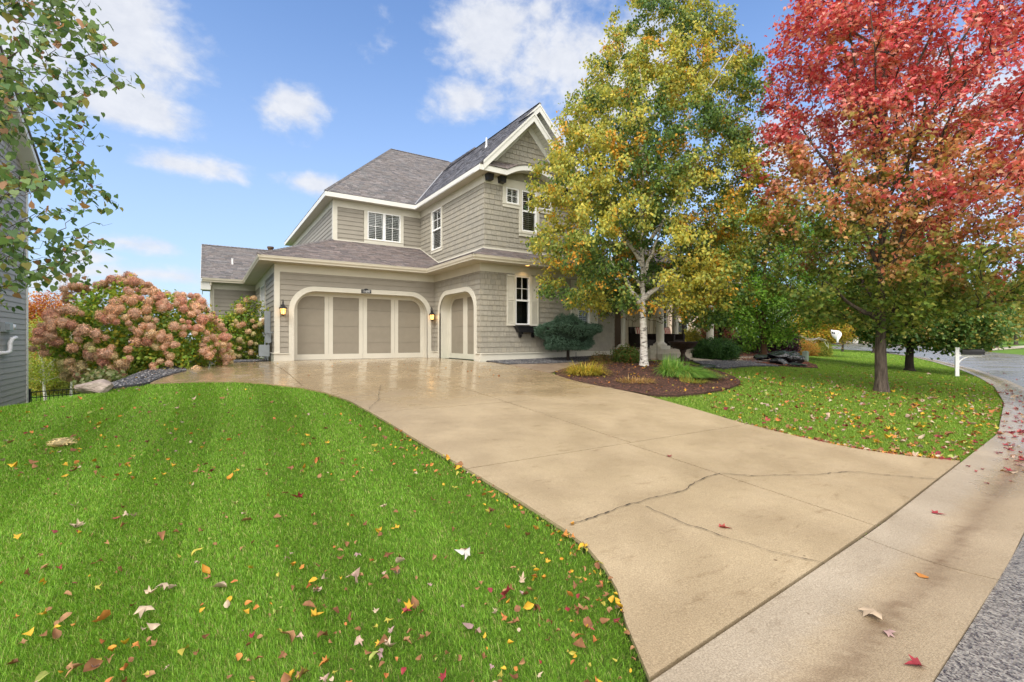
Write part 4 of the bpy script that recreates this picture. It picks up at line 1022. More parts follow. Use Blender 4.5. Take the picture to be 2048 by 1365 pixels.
# --- utility meters on the garage side wall
e = MB(); fbox(e, F_l, 19.0, 19.45, .95, 1.75, .03, .22); fbox(e, F_l, 19.15, 19.35, .1, .95, .05, .1); eb = e.build('electric_meter', M_metalgrey, house)
m_ = MB(); m_.tube([F_l(19.2, 1.42, .22), F_l(19.2, 1.42, .38)], .095, 16); m_.build('meter_dial', M_white, eb)
e = MB(); fbox(e, F_l, 18.6, 18.95, .15, .55, .1, .42); fbox(e, F_l, 18.65, 18.9, .62, .95, .04, .2)
e.tube([F_l(18.3, .98, .03), F_l(18.5, .98, .16), F_l(18.75, .98, .17), F_l(18.85, .9, .2), F_l(18.85, .55, .22)], .022, 8)
for k in range(4): e.tube([F_l(18.6+.1*k, .15, .15+.06*(k % 2)), F_l(18.6+.1*k, -.3, .15+.06*(k % 2))], .018, 8)
e.build('gas_meter', M_metalgrey, house)

# --- porch
FZ = .37
pf = MB(); pf.box(XR+.001, 19.2, 12.15, 15.7, -.1, FZ); pf.box(XR+.3, 15.9, 11.85, 12.15, -.1, FZ-.17)
pf.build('porch_floor', M_porch, house)
pw = MB(); Yp = 15.7
pw.box(XR, 19.2, Yp, Yp+.12, FZ, 3.4)
pw.build('porch_wall', M_cream, house)
bt = MB()
for k in range(14): x = 16.2+.28*k; bt.box(x-.02, x+.02, Yp-.02, Yp, FZ, 3.3)
bt.box(18.2, 18.32, Yp-.03, Yp, 1.1, 2.9); bt.box(19.06, 19.18, Yp-.03, Yp, 1.1, 2.9)
bt.build('batten', M_cream, house)
bw = MB()
for k in range(3): bw.box(15.05+.31*k, 15.05+.31*k+.30, Yp-.06-.012*(k % 2), Yp-.002, FZ, 3.2)
bw.box(XR+.02, XR+.1, Yp-1.5, Yp-.06, FZ, 3.2); bw.build('entry_door', M_brownwood, house)
W_p = (18.32, 19.06, 1.2, 2.8)
Fp = Frame((0, Yp-.16, 0), (1, 0, 0), (0, 0, 1), (0, -1, 0))
pwn = MB(); fbox(pwn, Fp, 18.32, 19.06, 1.2, 2.8, -.155, -.14); w_ = pwn.build('window', M_dark, house)
pf_ = MB()
for z in (1.2, 1.73, 2.26, 2.78): fbox(pf_, Fp, 18.32, 19.06, z, z+.04, -.14, -.11)
for u in (18.32, 18.67, 19.02): fbox(pf_, Fp, u, u+.04, 1.2, 2.82, -.14, -.112)
pf_.build('frame', M_vinyl, w_)
def column(x, y, z0, z1, r=.15):
    c = MB(); c.box(x-.27, x+.27, y-.27, y+.27, z0, z0+.13)
    c.lathe([(.25, z0+.13), (.26, z0+.16), (.25, z0+.20), (.20, z0+.215), (.195, z0+.24), (.17, z0+.26), (r, z0+.29), (r, z0+1.1), (r*.86, z1-.25), (r*.86, z1-.2), (r*.98, z1-.19), (r*.98, z1-.165), (r*.86, z1-.155), (r*.9, z1-.11), (r*1.3, z1-.06), (r*1.3, z1-.05)], x, y, 28)
    c.box(x-.21, x+.21, y-.21, y+.21, z1-.05, z1); o = c.build('porch_column', M_trim, house); return o
for x, y in ((14.78, 12.45), (18.05, 12.55), (18.7, 14.85)): column(x, y, FZ, 2.82)
column(14.2, Yw-.18, FZ-.09, 2.82, .09)
pr = MB(); pr.box(XR+.05, 19.0, 12.25, 12.65, 2.82, 3.15); pr.box(18.55, 18.95, 12.65, 15.7, 2.82, 3.15); pr.box(XR+.05, 19.0, 12.65, 15.7, 3.10, 3.16)
pr.box(XR, 19.35, 11.95, 12.25, 3.15, 3.3); pr.build('porch_beam', M_trim, house)
roof = MB()
roof_plane([(XR-.1, 11.9, 3.33), (19.4, 11.9, 3.33), (17.9, 15.4, 5.1), (XR-.1, 15.4, 5.1)], 0, TIN2); roof_plane([(19.4, 11.9, 3.33), (19.4, 17, 3.33), (17.9, 15.4, 5.1)], 0, TIN2)
roof.build('roof', M_roof, house, color=True)

# ------------------------------------------------------------------ vegetation helpers
def tmpl_maple():
    a = [(0, 0), (.16, .06), (.42, .02), (.30, .22), (.52, .46), (.24, .42), (.20, .62), (0, 1.0)]
    P = a + [(-x, y) for x, y in a[1:-1][::-1]]
    return np.array([(x, y, -.10*abs(x)*2-.12*y*y) for x, y in P])
def tmpl_leaf(w=.42, fold=.12, tip=1.0):
    P = [(0, 0), (w*.75, .18), (w, .45), (w*.55, .78), (0, tip), (-w*.55, .78), (-w, .45), (-w*.75, .18)]
    return np.array([(x, y, abs(x)*fold*2-.12*y*y) for x, y in P])
def tmpl_small(w=.40): return np.array([(0, 0, 0), (w, .42, .10), (0, 1.0, -.12), (-w, .42, .10)])
def tmpl_star(): return np.array([(0, 0, 0), (.45, .1, .0), (.28, .42, .03), (.0, 1.0, -.1), (-.28, .42, .03), (-.45, .1, 0)])
T_MAPLE, T_LEAF, T_SMALL, T_STAR, T_CORD = tmpl_maple(), tmpl_leaf(), tmpl_small(), tmpl_star(), tmpl_leaf(.48, .10)
def tmpl_heart():
    a = [(0, .07), (.17, -.02), (.36, .05), (.47, .24), (.45, .44), (.32, .66), (.13, .87), (0, 1.08)]
    return np.array([(x, y, abs(x)*.22-.16*y*y+.05*math.sin(x*9+y*7)) for x, y in a+[(-x, y) for x, y in a[1:-1][::-1]]])
T_HEART = tmpl_heart(); T_OVAL = np.array([(0, 0, 0), (.36, .16, .05), (.36, .50, .05), (0, 1.05, -.14), (-.36, .50, .05), (-.36, .16, .05)])
def unit(v): return v/(np.linalg.norm(v, axis=-1, keepdims=True)+1e-9)
def leaf_arrays(P, size, axis, normal, colr, T):
    """stack of leaf polygons; axis = direction base to tip, normal = facing"""
    ax = unit(axis); nz_ = unit(normal-ax*np.sum(normal*ax, 1, keepdims=True)); xx = np.cross(ax, nz_)
    k = len(T); s = size[:, None, None]
    V = P[:, None, :] + s*(T[None, :, 0:1]*xx[:, None, :] + T[None, :, 1:2]*ax[:, None, :] + T[None, :, 2:3]*nz_[:, None, :])
    return V.reshape(-1, 3), np.arange(len(P)*k).reshape(-1, k), np.repeat(colr, k, axis=0)
def lerp(a, b, t): return np.asarray(a)*(1-t)+np.asarray(b)*t
def pal(choices, weights, n, r):
    c = np.array(choices, float); i = r.choice(len(c), n, p=np.array(weights)/sum(weights)); o = c[i]*r.uniform(.78, 1.22, (n, 1)); return o
def nfield(P, sc, seed=0.0):
    return np.array([noise.noise(Vector((p[0]*sc+seed, p[1]*sc+seed*.7, p[2]*sc-seed))) for p in P])
class Env:
    """crown outline given as rows (photo y, left x, right x) around a trunk at pixel px and depth D"""
    def __init__(s, rows, px, base, D, depth=.9):
        k = D/FPX; rows = sorted(rows, reverse=True); s.z = np.array([EYE+(679.25-r[0])*k for r in rows]); s.l = np.array([(px-r[1])*k for r in rows]); s.r = np.array([(r[2]-px)*k for r in rows]); s.base = np.array(base, float); s.dep = depth
    def lim(s, z): return np.interp(z, s.z, s.l), np.interp(z, s.z, s.r)
    def sample(s, n, r, outer=.42):
        zz = np.linspace(s.z[0], s.z[-1], 200); l, rr = s.lim(zz); w = np.maximum((l+rr)/2, .02)**1.45; z = r.choice(zz, n, p=w/w.sum())+r.uniform(-.03, .03, n)
        l, rr = s.lim(z); c = (rr-l)/2; h = np.maximum((l+rr)/2, .01); a = r.uniform(0, 2*math.pi, n); q = r.uniform(0, 1, n)**outer
        u = c+h*q*np.cos(a); v = h*s.dep*q*np.sin(a)
        return np.stack([s.base[0]+RT[0]*u+FW[0]*v, s.base[1]+RT[1]*u+FW[1]*v, z], 1), q
def bez(a, b, c, n): t = np.linspace(0, 1, n)[:, None]; return a*(1-t)**2+2*b*t*(1-t)+c*t*t
def make_tree(name, label, cat, base, env, trunk_r, zfork, nlimb, ntw, lpt, lsize, T, colf, bark, group=None, seed=1, hang=.5, spread=.16, lean=(0, 0), cull=.0, cullsc=.6, twig_r=.011, outer=.42, lift=.35, leafmat=None, barkt=None, trunk_top=.9, flat=.5, limb_r=.45, upright=1.0, trunk=True, first_limbs=None, hole=None):
    r = np.random.default_rng(seed); base = np.array(base, float); root = empty(name, base); tag(root, label, cat, group)
    ztop = env.z[-1]; H = ztop-base[2]; top = np.array([base[0]+lean[0], base[1]+lean[1], base[2]+H*trunk_top])
    n = 14; t = np.linspace(0, 1, n); ax = base[None, :]*(1-t[:, None])+top[None, :]*t[:, None]
    ax[1:-1, :2] += np.cumsum(r.normal(0, trunk_r*.22, (n-2, 2)), 0)*.6
    rad = trunk_r*(1-t)**.8*.9+trunk_r*.1; rad[0] *= 1.45; 
    zf = (zfork-base[2])/H/trunk_top
    mb = MB(); extra = np.array([ax[0], ax[0]*.6+ax[1]*.4]); 
    if first_limbs: rad = np.where(ax[:, 2] > zfork+.2, rad*.72, rad)
    fl = np.vstack([base-[0, 0, .12], ax[0]+[0, 0, .0], ax[0]*.75+ax[1]*.25, ax[1:]]); fr_ = [trunk_r*1.75, trunk_r*1.42, trunk_r*1.08]+list(rad[1:])
    if trunk: mb.tube(fl, fr_, 14)
    SP = [np.array(p) for p in ax if p[2] > zfork-.05*H]; SR = [trunk_r*.5]*len(SP)
    ga = r.uniform(0, 6)
    for i in range(nlimb):
        f = (i+.3)/nlimb; zs_ = zfork+(ztop*trunk_top-zfork)*(f**1.25)*.82; tt = (zs_-base[2])/(H*trunk_top); st = np.array([np.interp(tt, t, ax[:, k]) for k in range(3)])
        ga += 2.4; ze = zs_+(ztop-zs_)*r.uniform(.25, .55)*upright; ze = min(ze, ztop-.2)
        l, rr = env.lim(ze); u = math.cos(ga); R_ = (rr if u > 0 else l)*abs(u)**.5*1.0+((l+rr)/2*env.dep)*(1-abs(u)); R_ = max(R_, .2)*r.uniform(.6, .85)
        if first_limbs and i < len(first_limbs): u_, v_, ze = first_limbs[i]; d2 = RT*u_+FW*v_; en = np.array([base[0]+d2[0], base[1]+d2[1], ze])
        else: d2 = RT*math.cos(ga)*R_+FW*math.sin(ga)*R_; en = np.array([base[0]+lean[0]*tt+d2[0], base[1]+lean[1]*tt+d2[1], ze])
        mid = st+(en-st)*.45+np.array([0, 0, (ze-zs_)*(-.08 if upright > .6 else .1)-.0])
        C = bez(st, mid, en, 9); C[2:-1] += r.normal(0, .035*H*.12, (6, 3)); r0 = trunk_r*limb_r*(1-.55*f)*(1.25 if first_limbs and i < 2 else 1); rl = np.linspace(r0, r0*.18, 9); mb.tube(C, rl, 8, cap=False)
        SP += list(C[2:]); SR += list(rl[2:])
    to = mb.build('trunk', bark, root, smooth=True) if mb.v else None
    P, q = env.sample(ntw, r, outer)
    if cull: 
        f = nfield(P, cullsc, seed); keep = f > cull; P = P[keep]; q = q[keep]
    SPa = np.array(SP); order = np.argsort(np.min(np.linalg.norm(P[:, None, :]-SPa[None, ::3, :], axis=2), 1)) if len(SPa) else np.arange(len(P))
    P = P[order]; q = q[order]; tw = MB(); cap_ = len(SPa)+len(P)*4; buf = np.zeros((cap_, 3)); buf[:len(SPa)] = SPa; m = len(SPa); LP = []; LA = []
    for p in P:
        d = np.linalg.norm(buf[:m]-p, axis=1)+np.maximum(0, buf[:m, 2]-p[2]+lift)*1.4; a = buf[np.argmin(d)]
        L_ = np.linalg.norm(p-a); mid = a+(p-a)*.5+np.array([0, 0, .16*L_*(1 if hang < .8 else 1.6)]); C = bez(a, mid, p, 6); C[1:-1] += r.normal(0, .02+.02*L_, (4, 3))
        r0 = twig_r*(.6+L_*.6); tw.tube(C, np.linspace(r0, twig_r*.25, 6), 4, cap=False); buf[m:m+4] = C[1:5]; m += 4
        k = r.poisson(lpt); s = np.minimum(r.uniform(.30, 1.05, k), 1.0)*5; i0 = np.minimum(s.astype(int), 4); fr2 = (s-i0)[:, None]; q_ = C[i0]*(1-fr2)+C[i0+1]*fr2
        LP.append(q_+r.normal(0, spread, (k, 3))*[1, 1, .8]); LA.append(np.repeat([(p-a)/(L_+1e-6)], k, 0))
    tw.build('branch', barkt or bark, root, smooth=True)
    LP = np.concatenate(LP); LA = np.concatenate(LA)
    if hole: kk = (np.linalg.norm(LP[:, :2]-base[:2], axis=1) > hole[0]*(1-.25*np.clip((LP[:, 2]-base[2]-2)/1, 0, 1))) | (LP[:, 2] > base[2]+hole[1]+.25*r.normal(0, 1, len(LP))); LP, LA = LP[kk], LA[kk]
    n = len(LP); 
    rnd = unit(r.normal(0, 1, (n, 3))); out_ = unit(LP-np.array([base[0], base[1], 0])*1.0-np.array([0, 0, 1.])*(base[2]+H*.45))
    axis = unit(LA*.5+rnd*.75+np.array([0, 0, -hang])); normal = unit(rnd[:, [1, 2, 0]]*(1-flat)+np.array([0, 0, 1])*flat*1.0+out_*.35)
    size = lsize*r.uniform(.65, 1.2, n); colr = np.clip(colf(LP, r), .004, .95)
    V, F, C_ = leaf_arrays(LP, size, axis, normal, colr, T); np_mesh('crown', V, F, C_, leafmat or M_leaf, root)
    return root

E_ = {}
# ---- birch in the mulch bed
bp_ = lin(1288, 733); bD = float(bp_[:2]@FW[:2])
rows = [(-45, 1280, 1330), (0, 1235, 1380), (50, 1208, 1450), (120, 1172, 1508), (200, 1135, 1522), (260, 1100, 1524), (330, 1066, 1526), (420, 1056, 1528), (500, 1052, 1526), (560, 1056, 1516), (598, 1085, 1500), (622, 1150, 1480), (655, 1285, 1445)]
def col_birch(P, r):
    n = len(P); right = (P[:, :2]-bp_[:2])@RT[:2]; f = nfield(P, .55, 3)+.35*nfield(P, 1.8, 9); hgt = (P[:, 2]-1)/9
    g = .55+.14*right/3-.26*hgt+f*.8+r.normal(0, .14, n); g = np.clip(g, 0, 1)
    c = pal([(.54, .46, .07), (.43, .42, .07), (.60, .38, .05), (.34, .37, .08)], [3.5, 4, .8, 4.5], n, r); gr = pal([(.11, .20, .045), (.18, .27, .055), (.06, .12, .04)], [3, 2, 2], n, r)
    t = sstep((g-.32)/.34)[:, None]; c = c*(1-t)+gr*t
    o = (nfield(P, 1.1, 21) > .38) & (r.uniform(0, 1, n) < .6); c[o] = pal([(.64, .33, .04)], [1], o.sum(), r); return c
make_tree('birch_tree', 'white barked birch with golden green autumn leaves in the mulch bed by the driveway', 'birch tree', bp_, Env(rows, 1288, bp_, bD, .85), .115, bp_[2]+1.75, 15, 2100, 74, .080, T_OVAL, col_birch, M_birch,
          seed=5, hang=1.0, spread=.105, cull=-.26, cullsc=.8, flat=.15, outer=.5, lift=.1, barkt=M_twig, limb_r=.72, upright=1.15, twig_r=.009, trunk_top=.8, lean=(-.15, .1), hole=(1.35, 2.75),
          first_limbs=[(-1.15, -.5, bp_[2]+3.4), (.95, -.3, bp_[2]+3.0), (-.5, .8, bp_[2]+4.2), (.3, -.9, bp_[2]+4.3)])

# ---- big maple on the right lawn
mp_ = lin(1763, 782); mD = float(mp_[:2]@FW[:2])
rows = [(-420, 1735, 1800), (-300, 1670, 1880), (-150, 1600, 1980), (0, 1570, 2060), (70, 1556, 2090), (160, 1560, 2110), (250, 1535, 2140), (330, 1520, 2160), (420, 1530, 2170), (500, 1540, 2160), (560, 1555, 2130), (600, 1600, 2080), (632, 1640, 2010), (655, 1700, 1860)]
def col_maple(P, r):
    n = len(P); dd = P[:, :2]-mp_[:2]; rad_ = np.linalg.norm(dd, axis=1); zz = P[:, 2]; front = -(dd@FW[:2]); right = dd@RT[:2]
    red = (zz-1.15)/3.4 + .24*(rad_-2.0)+.09*right+.07*front + nfield(P, .7, 5)*.85 + nfield(P, 2.2, 8)*.3 + r.normal(0, .10, n)
    t1 = sstep((red-.45)/.35)[:, None]; t2 = sstep((red-1.02)/.5)[:, None]
    gr = pal([(.16, .24, .04), (.26, .28, .05), (.11, .18, .035)], [3, 3, 2], n, r); om = pal([(.50, .27, .09), (.56, .20, .10), (.36, .29, .07), (.66, .42, .22)], [3, 3, 3, 1.5], n, r); rd = pal([(.58, .085, .10), (.66, .16, .15), (.46, .055, .08), (.76, .36, .30)], [4, 4, 2, 3], n, r)
    return (gr*(1-t1)+om*t1)*(1-t2)+rd*t2
make_tree('maple_tree', 'large red and orange maple with a thick grey trunk on the right lawn', 'maple tree', mp_, Env(rows, 1763, mp_, mD, .95), .128, mp_[2]+1.7, 22, 2100, 52, .105, T_MAPLE, col_maple, M_bark,
          seed=11, hang=.35, spread=.125, cull=-.24, cullsc=.85, flat=.5, outer=.5, lift=.3, barkt=M_barkdark, limb_r=.5, upright=1.25, twig_r=.011, first_limbs=[(-1.7, -.4, mp_[2]+2.75), (1.5, -.3, mp_[2]+2.6), (.3, 1.4, mp_[2]+3.1)])

def green_col(a, b, c=None, w=(3, 2, 1), sc=.5, sd=1.0, light=.35):
    def f(P, r):
        n = len(P); base = pal([a, b]+([c] if c else []), w[:3 if c else 2], n, r); return base*(1+light*nfield(P, sc, sd))[:, None]
    return f
def simple_env(px, D, rows, base, dep=.9): return Env(rows, px, base, D, dep)
def place(px, py, D=None):
    if D is None: p = lin(px, py); return p, float(p[:2]@FW[:2])
    p = at(px, py, D); p[2] = float(hf(p[0], p[1])); return p, D
LITE = dict(limb_r=.4, barkt=M_barkdark)
def bgtree(name, label, cat, px, D, rows, colf, ls, ntw, lpt, seed, bark=M_barkdark, tr=.15, group=None, T=T_SMALL, hang=.4, spread=.22, zf=None, base_py=700, nlimb=7, zb=None, **k):
    p = at(px, base_py, D); p[2] = float(hf(p[0], p[1])) if zb is None else zb; env = Env(rows, px, p, D, k.pop('dep', .9))
    return make_tree(name, label, cat, p, env, tr, zf if zf is not None else max(env.z[0], p[2]+.15), nlimb, ntw, lpt, ls, T, colf, bark, group, seed, hang, spread, **k)
G1 = ((.18, .36, .04), (.27, .44, .06), (.10, .21, .035))
# green amur maple behind the porch and rocks
bgtree('amur_maple_tree', 'bright green multi stemmed maple between the porch and the rock pile', 'tree', 1528, 23.5, [(395, 1500, 1560), (430, 1455, 1620), (480, 1430, 1660), (540, 1425, 1690), (600, 1425, 1700), (640, 1440, 1680), (668, 1465, 1600), (690, 1480, 1560)], green_col(*G1, light=.6), .11, 900, 60, 21, M_barktan, .14, T=T_STAR, hang=.3, cull=-.25, spread=.24, zf=.5, flat=.6, lean=(.8, .3))
bgtree('dogwood_tree', 'small dark green tree growing beside the right end of the porch', 'tree', 1440, 24.5, [(430, 1420, 1470), (500, 1380, 1500), (570, 1365, 1500), (620, 1370, 1490), (650, 1400, 1470)], green_col((.09, .18, .035), (.15, .26, .045), (.28, .3, .06), (3, 3, 1)), .10, 420, 50, 22, tr=.09, zf=.8, cull=-.3)
bgtree('crabapple_tree', 'thin branched tree with sparse leaves behind the porch columns', 'tree', 1365, 25, [(430, 1340, 1400), (520, 1325, 1420), (600, 1330, 1415), (650, 1345, 1400)], green_col((.07, .13, .02), (.22, .23, .04)), .09, 200, 40, 23, tr=.07, zf=.9, cull=-.1)
YC = green_col((.50, .38, .035), (.38, .36, .045), (.55, .24, .03), (5, 3, 1.5))
bgtree('yellow_maple_tree', 'small golden yellow tree holding the ghost decoration beyond the rocks', 'tree', 1640, 33, [(598, 1625, 1655), (620, 1605, 1680), (645, 1597, 1700), (665, 1592, 1704), (680, 1602, 1690)], YC, .10, 330, 60, 24, tr=.08, T=T_STAR, zf=.75, spread=.26, flat=.6, base_py=694)
bgtree('red_maple_tree', 'small crimson tree behind the yellow tree near the far street', 'tree', 1685, 48, [(602, 1675, 1700), (620, 1662, 1712), (645, 1655, 1718), (668, 1665, 1710)], green_col((.38, .06, .06), (.45, .17, .10), (.30, .20, .06), (4, 2, 1)), .15, 150, 50, 25, tr=.1, zf=.9, spread=.35)
bgtree('street_tree', 'round leafy green tree between the trunk of the maple and the far street bend', 'tree', 1749, 50, [(540, 1735, 1775), (570, 1705, 1800), (610, 1690, 1810), (650, 1692, 1800), (672, 1710, 1790)], green_col((.05, .12, .022), (.10, .19, .03), (.03, .07, .02)), .17, 420, 55, 26, M_bark, .2, 'street trees along the kerb', zf=1.6, spread=.4, base_py=705)
p2, D2 = place(1819, 741)
make_tree('street_tree', 'dark green linden with brown trunk behind the mailbox side of the maple', 'tree', p2, Env([(430, 1790, 1850), (500, 1750, 1900), (560, 1728, 1930), (610, 1722, 1965), (650, 1728, 1985), (675, 1745, 1975), (692, 1780, 1940)], 1819, p2, D2, .9), .155, p2[2]+1.9, 12, 620, 75, .115, T_CORD, green_col((.08, .16, .04), (.14, .23, .05), (.40, .36, .09), (4, 3, 1.5), 1.2), M_barkdark, 'street trees along the kerb', 27, .6, .22, cull=-.3, flat=.35, upright=.8)
bgtree('street_tree', 'yellow green tree with slender grey trunk right of the mailbox across the street', 'tree', 1993, 62, [(560, 1975, 2010), (590, 1955, 2035), (630, 1945, 2040), (660, 1950, 2030), (668, 1965, 2020)], green_col((.28, .26, .05), (.14, .19, .04), (.35, .22, .05)), .2, 300, 45, 28, M_bark, .22, 'street trees along the kerb', zf=2.0, spread=.5, base_py=690)
bgtree('street_tree', 'olive tree near the right edge of the photo across the street', 'tree', 2032, 75, [(560, 2010, 2060), (600, 1995, 2080), (640, 1990, 2085), (664, 2005, 2070)], green_col((.16, .2, .04), (.3, .25, .06)), .24, 300, 40, 29, M_bark, .24, 'street trees along the kerb', zf=2.2, spread=.6, base_py=684)
# far trees across the neighbourhood: each one its own tree
far = [(1400, 70, 560, 70, 0), (1465, 85, 570, 60, 1), (1540, 78, 560, 75, 0), (1600, 95, 585, 60, 3), (1665, 100, 590, 55, 2), (1720, 92, 580, 60, 0), (1775, 105, 592, 50, 4), (1835, 110, 590, 60, 1), (1900, 100, 585, 60, 2), (1960, 115, 590, 60, 0), (2020, 105, 580, 65, 3), (2080, 118, 585, 70, 1), (1340, 80, 575, 60, 1)]
names_far = ['deep green tree', 'olive green tree', 'russet orange tree', 'yellow green tree', 'dark crimson tree']
where = ['far behind the porch columns', 'far behind the green maple', 'far beyond the dark purple shrub', 'far above the ghost decoration', 'across the street left of the maple trunk', 'across the street right beside the maple trunk', 'at the far junction', 'beyond the linden crown', 'far behind the mailbox', 'far right of the mailbox', 'close to the right photo edge', 'cut by the right photo edge', 'seen through the porch']
FC = [green_col((.10, .17, .035), (.15, .23, .05)), green_col((.18, .25, .05), (.26, .3, .06)), green_col((.36, .17, .05), (.3, .22, .05)), green_col((.3, .28, .05), (.2, .22, .05)), green_col((.25, .06, .05), (.3, .14, .06))]
for i, ((px, D, ytop, hw, k), wv) in enumerate(zip(far, where)):
    bgtree('distant_tree', names_far[k]+' '+wv, 'tree', px, D, [(ytop, px-hw*.3, px+hw*.3), (ytop+25, px-hw*.75, px+hw*.75), (ytop+60, px-hw, px+hw), (ytop+95, px-hw*.9, px+hw*.9), (680, px-hw*.6, px+hw*.6)], FC[k], .42, 130, 32, 60+i, M_barkdark, .25, 'trees in the far background', spread=.9, zf=1.5, nlimb=5, base_py=688)

# ---- left background
OC = green_col((.58, .18, .03), (.62, .30, .035), (.42, .10, .05), (4, 3, 2), .35, light=.5)
LB = -3.2
bgtree('orange_maple_tree', 'blazing orange maple rising beyond the fence beside the grey neighbouring house', 'maple tree', 95, 44, [(590, 75, 120), (605, 50, 150), (640, 35, 165), (690, 30, 175), (730, 40, 170)], OC, .17, 520, 60, 31, tr=.2, zb=LB, spread=.4, zf=-1.5, T=T_STAR, cull=-.35)
bgtree('bare_birch_tree', 'thin nearly bare tree with pale trunk and few reddish leaves behind the hydrangea', 'tree', 143, 38, [(545, 135, 152), (575, 115, 175), (620, 105, 190), (680, 110, 190), (720, 120, 180)], green_col((.36, .11, .07), (.45, .24, .10)), .08, 260, 12, 32, M_birch, .10, zb=LB, spread=.3, zf=-1, barkt=M_twig, twig_r=.012)
bgtree('lime_birch_tree', 'lime green young birch with white trunk beyond the black fence', 'birch tree', 92, 25, [(630, 82, 108), (655, 62, 128), (690, 50, 138), (730, 52, 140), (760, 58, 135)], green_col((.34, .40, .05), (.22, .30, .04), (.42, .36, .06)), .075, 330, 45, 33, M_birch, .075, zb=LB+.2, spread=.2, zf=-1.6, lean=(-.3, .2), cull=-.3)
bgtree('white_birch_tree', 'slender white trunked birch just left of the big hydrangea', 'birch tree', 141, 26, [(690, 132, 152), (720, 118, 165), (745, 112, 170)], green_col((.30, .32, .06), (.36, .26, .07)), .07, 60, 30, 34, M_birch, .07, zb=LB+.2, spread=.2, zf=-1.2)
for i, (px, D, top, hw, k, lb) in enumerate([(80, 29, 715, 38, 0, 'yellow green thicket shrub behind the left part of the fence'), (140, 30, 722, 40, 1, 'olive thicket shrub behind the middle of the fence'), (195, 31, 735, 42, 0, 'golden green thicket shrub beside the boulder and fence end'), (40, 33, 700, 45, 2, 'orange tinged shrub at the foot of the grey house corner'), (235, 34, 720, 45, 1, 'low green shrub hidden behind the hydrangea'), (105, 36, 690, 40, 2, 'rusty red shrub below the orange maple')]):
    bgtree('thicket_shrub', lb, 'shrub', px, D, [(top, px-hw*.4, px+hw*.4), (top+20, px-hw, px+hw), (top+60, px-hw, px+hw), (810, px-hw, px+hw)], [green_col((.36, .35, .05), (.2, .26, .04), (.45, .32, .05)), green_col((.20, .25, .05), (.30, .30, .06)), green_col((.42, .18, .05), (.35, .27, .06))][k], .085, 330, 36, 90+i, tr=.04, group='shrubs beyond the fence', zb=LB, spread=.25, zf=LB+.2, nlimb=5)

# ---- shrubs round the porch and the far lawn
def shrub(name, label, px, py, D, w, h, colf, ls, ntw, lpt, seed, T=T_SMALL, group=None, mat_=None, hang=.1, dep=.9, sink=0, **k):
    p = at(px, py, D); p[2] = float(hf(p[0], p[1]))-sink; hw = w/2; base_py = 679.25-(p[2]-EYE)*FPX/D
    rows = [(base_py-h, px-hw*.35, px+hw*.35), (base_py-h*.85, px-hw*.78, px+hw*.78), (base_py-h*.5, px-hw, px+hw), (base_py-h*.15, px-hw*.95, px+hw*.95), (base_py, px-hw*.7, px+hw*.7)]
    return make_tree(name, label, 'shrub', p, Env(rows, px, p, D, dep), .012, p[2]+.02, 8, ntw, lpt, ls, T, colf, M_barkdark, group, seed, hang, k.pop('spread', .06), twig_r=.004, leafmat=mat_, trunk=False, limb_r=1, **k)
shrub('yew_hedge', 'dense dark green yew hedge beside the rusty garden urn', 1430, 704, 18.9, 94, 42, green_col((.035, .10, .025), (.06, .15, .03), (.09, .2, .045)), .045, 520, 70, 41, spread=.07)
shrub('smokebush', 'dark purple smokebush left of the yellow tree', 1556, 694, 30, 72, 46, green_col((.035, .012, .022), (.06, .02, .03)), .09, 420, 55, 42, T=T_CORD, spread=.13)
shrub('spirea_shrub', 'low spirea shrub with orange leaves under the yellow tree', 1610, 695, 31.5, 50, 28, green_col((.45, .20, .04), (.3, .28, .05), (.5, .28, .05)), .06, 240, 50, 43, spread=.12)
shrub('spirea_shrub', 'low green gold shrub at the foot of the yellow tree', 1645, 695, 32, 34, 28, green_col((.17, .24, .04), (.35, .3, .05)), .06, 200, 50, 44, spread=.12)
shrub('barberry_shrub', 'burgundy leaved shrub behind the end of the yew hedge', 1490, 696, 26, 60, 28, green_col((.10, .025, .03), (.13, .10, .03)), .06, 260, 50, 45, spread=.12)
shrub('burning_bush', 'wine red bush behind the porch corner column', 1432, 690, 29, 70, 52, green_col((.28, .06, .05), (.2, .18, .05), (.12, .15, .03)), .09, 320, 50, 46, spread=.18)
shrub('golden_shrub', 'yellow leaved shrub between the porch columns', 1378, 694, 26, 38, 38, green_col((.5, .4, .05), (.3, .3, .05)), .07, 200, 50, 47, spread=.13)
shrub('peony_plant', 'leafy green peony turning brown right behind the birch bed', 1255, 724, 15.9, 62, 33, green_col((.10, .19, .035), (.18, .21, .05), (.30, .12, .04), (4, 3, 1)), .06, 200, 26, 48, T=T_STAR, spread=.08)
shrub('peony_plant', 'small reddish brown peony against the cream skirting board', 1200, 722, 15.6, 40, 20, green_col((.20, .11, .045), (.14, .15, .04)), .05, 90, 18, 49, T=T_STAR, spread=.06)
shrub('hosta_plant', 'small bright green plant at the foot of the burgundy shrub', 1492, 700, 24.5, 26, 12, green_col((.14, .26, .04), (.2, .3, .06)), .07, 50, 20, 50, spread=.07)
shrub('low_hydrangea', 'low pale leaved plant between the boulder and the large hydrangea', 205, 776, 9.9, 66, 36, green_col((.16, .22, .06), (.36, .38, .20), (.28, .24, .10)), .07, 90, 26, 51, T=T_CORD, spread=.07)

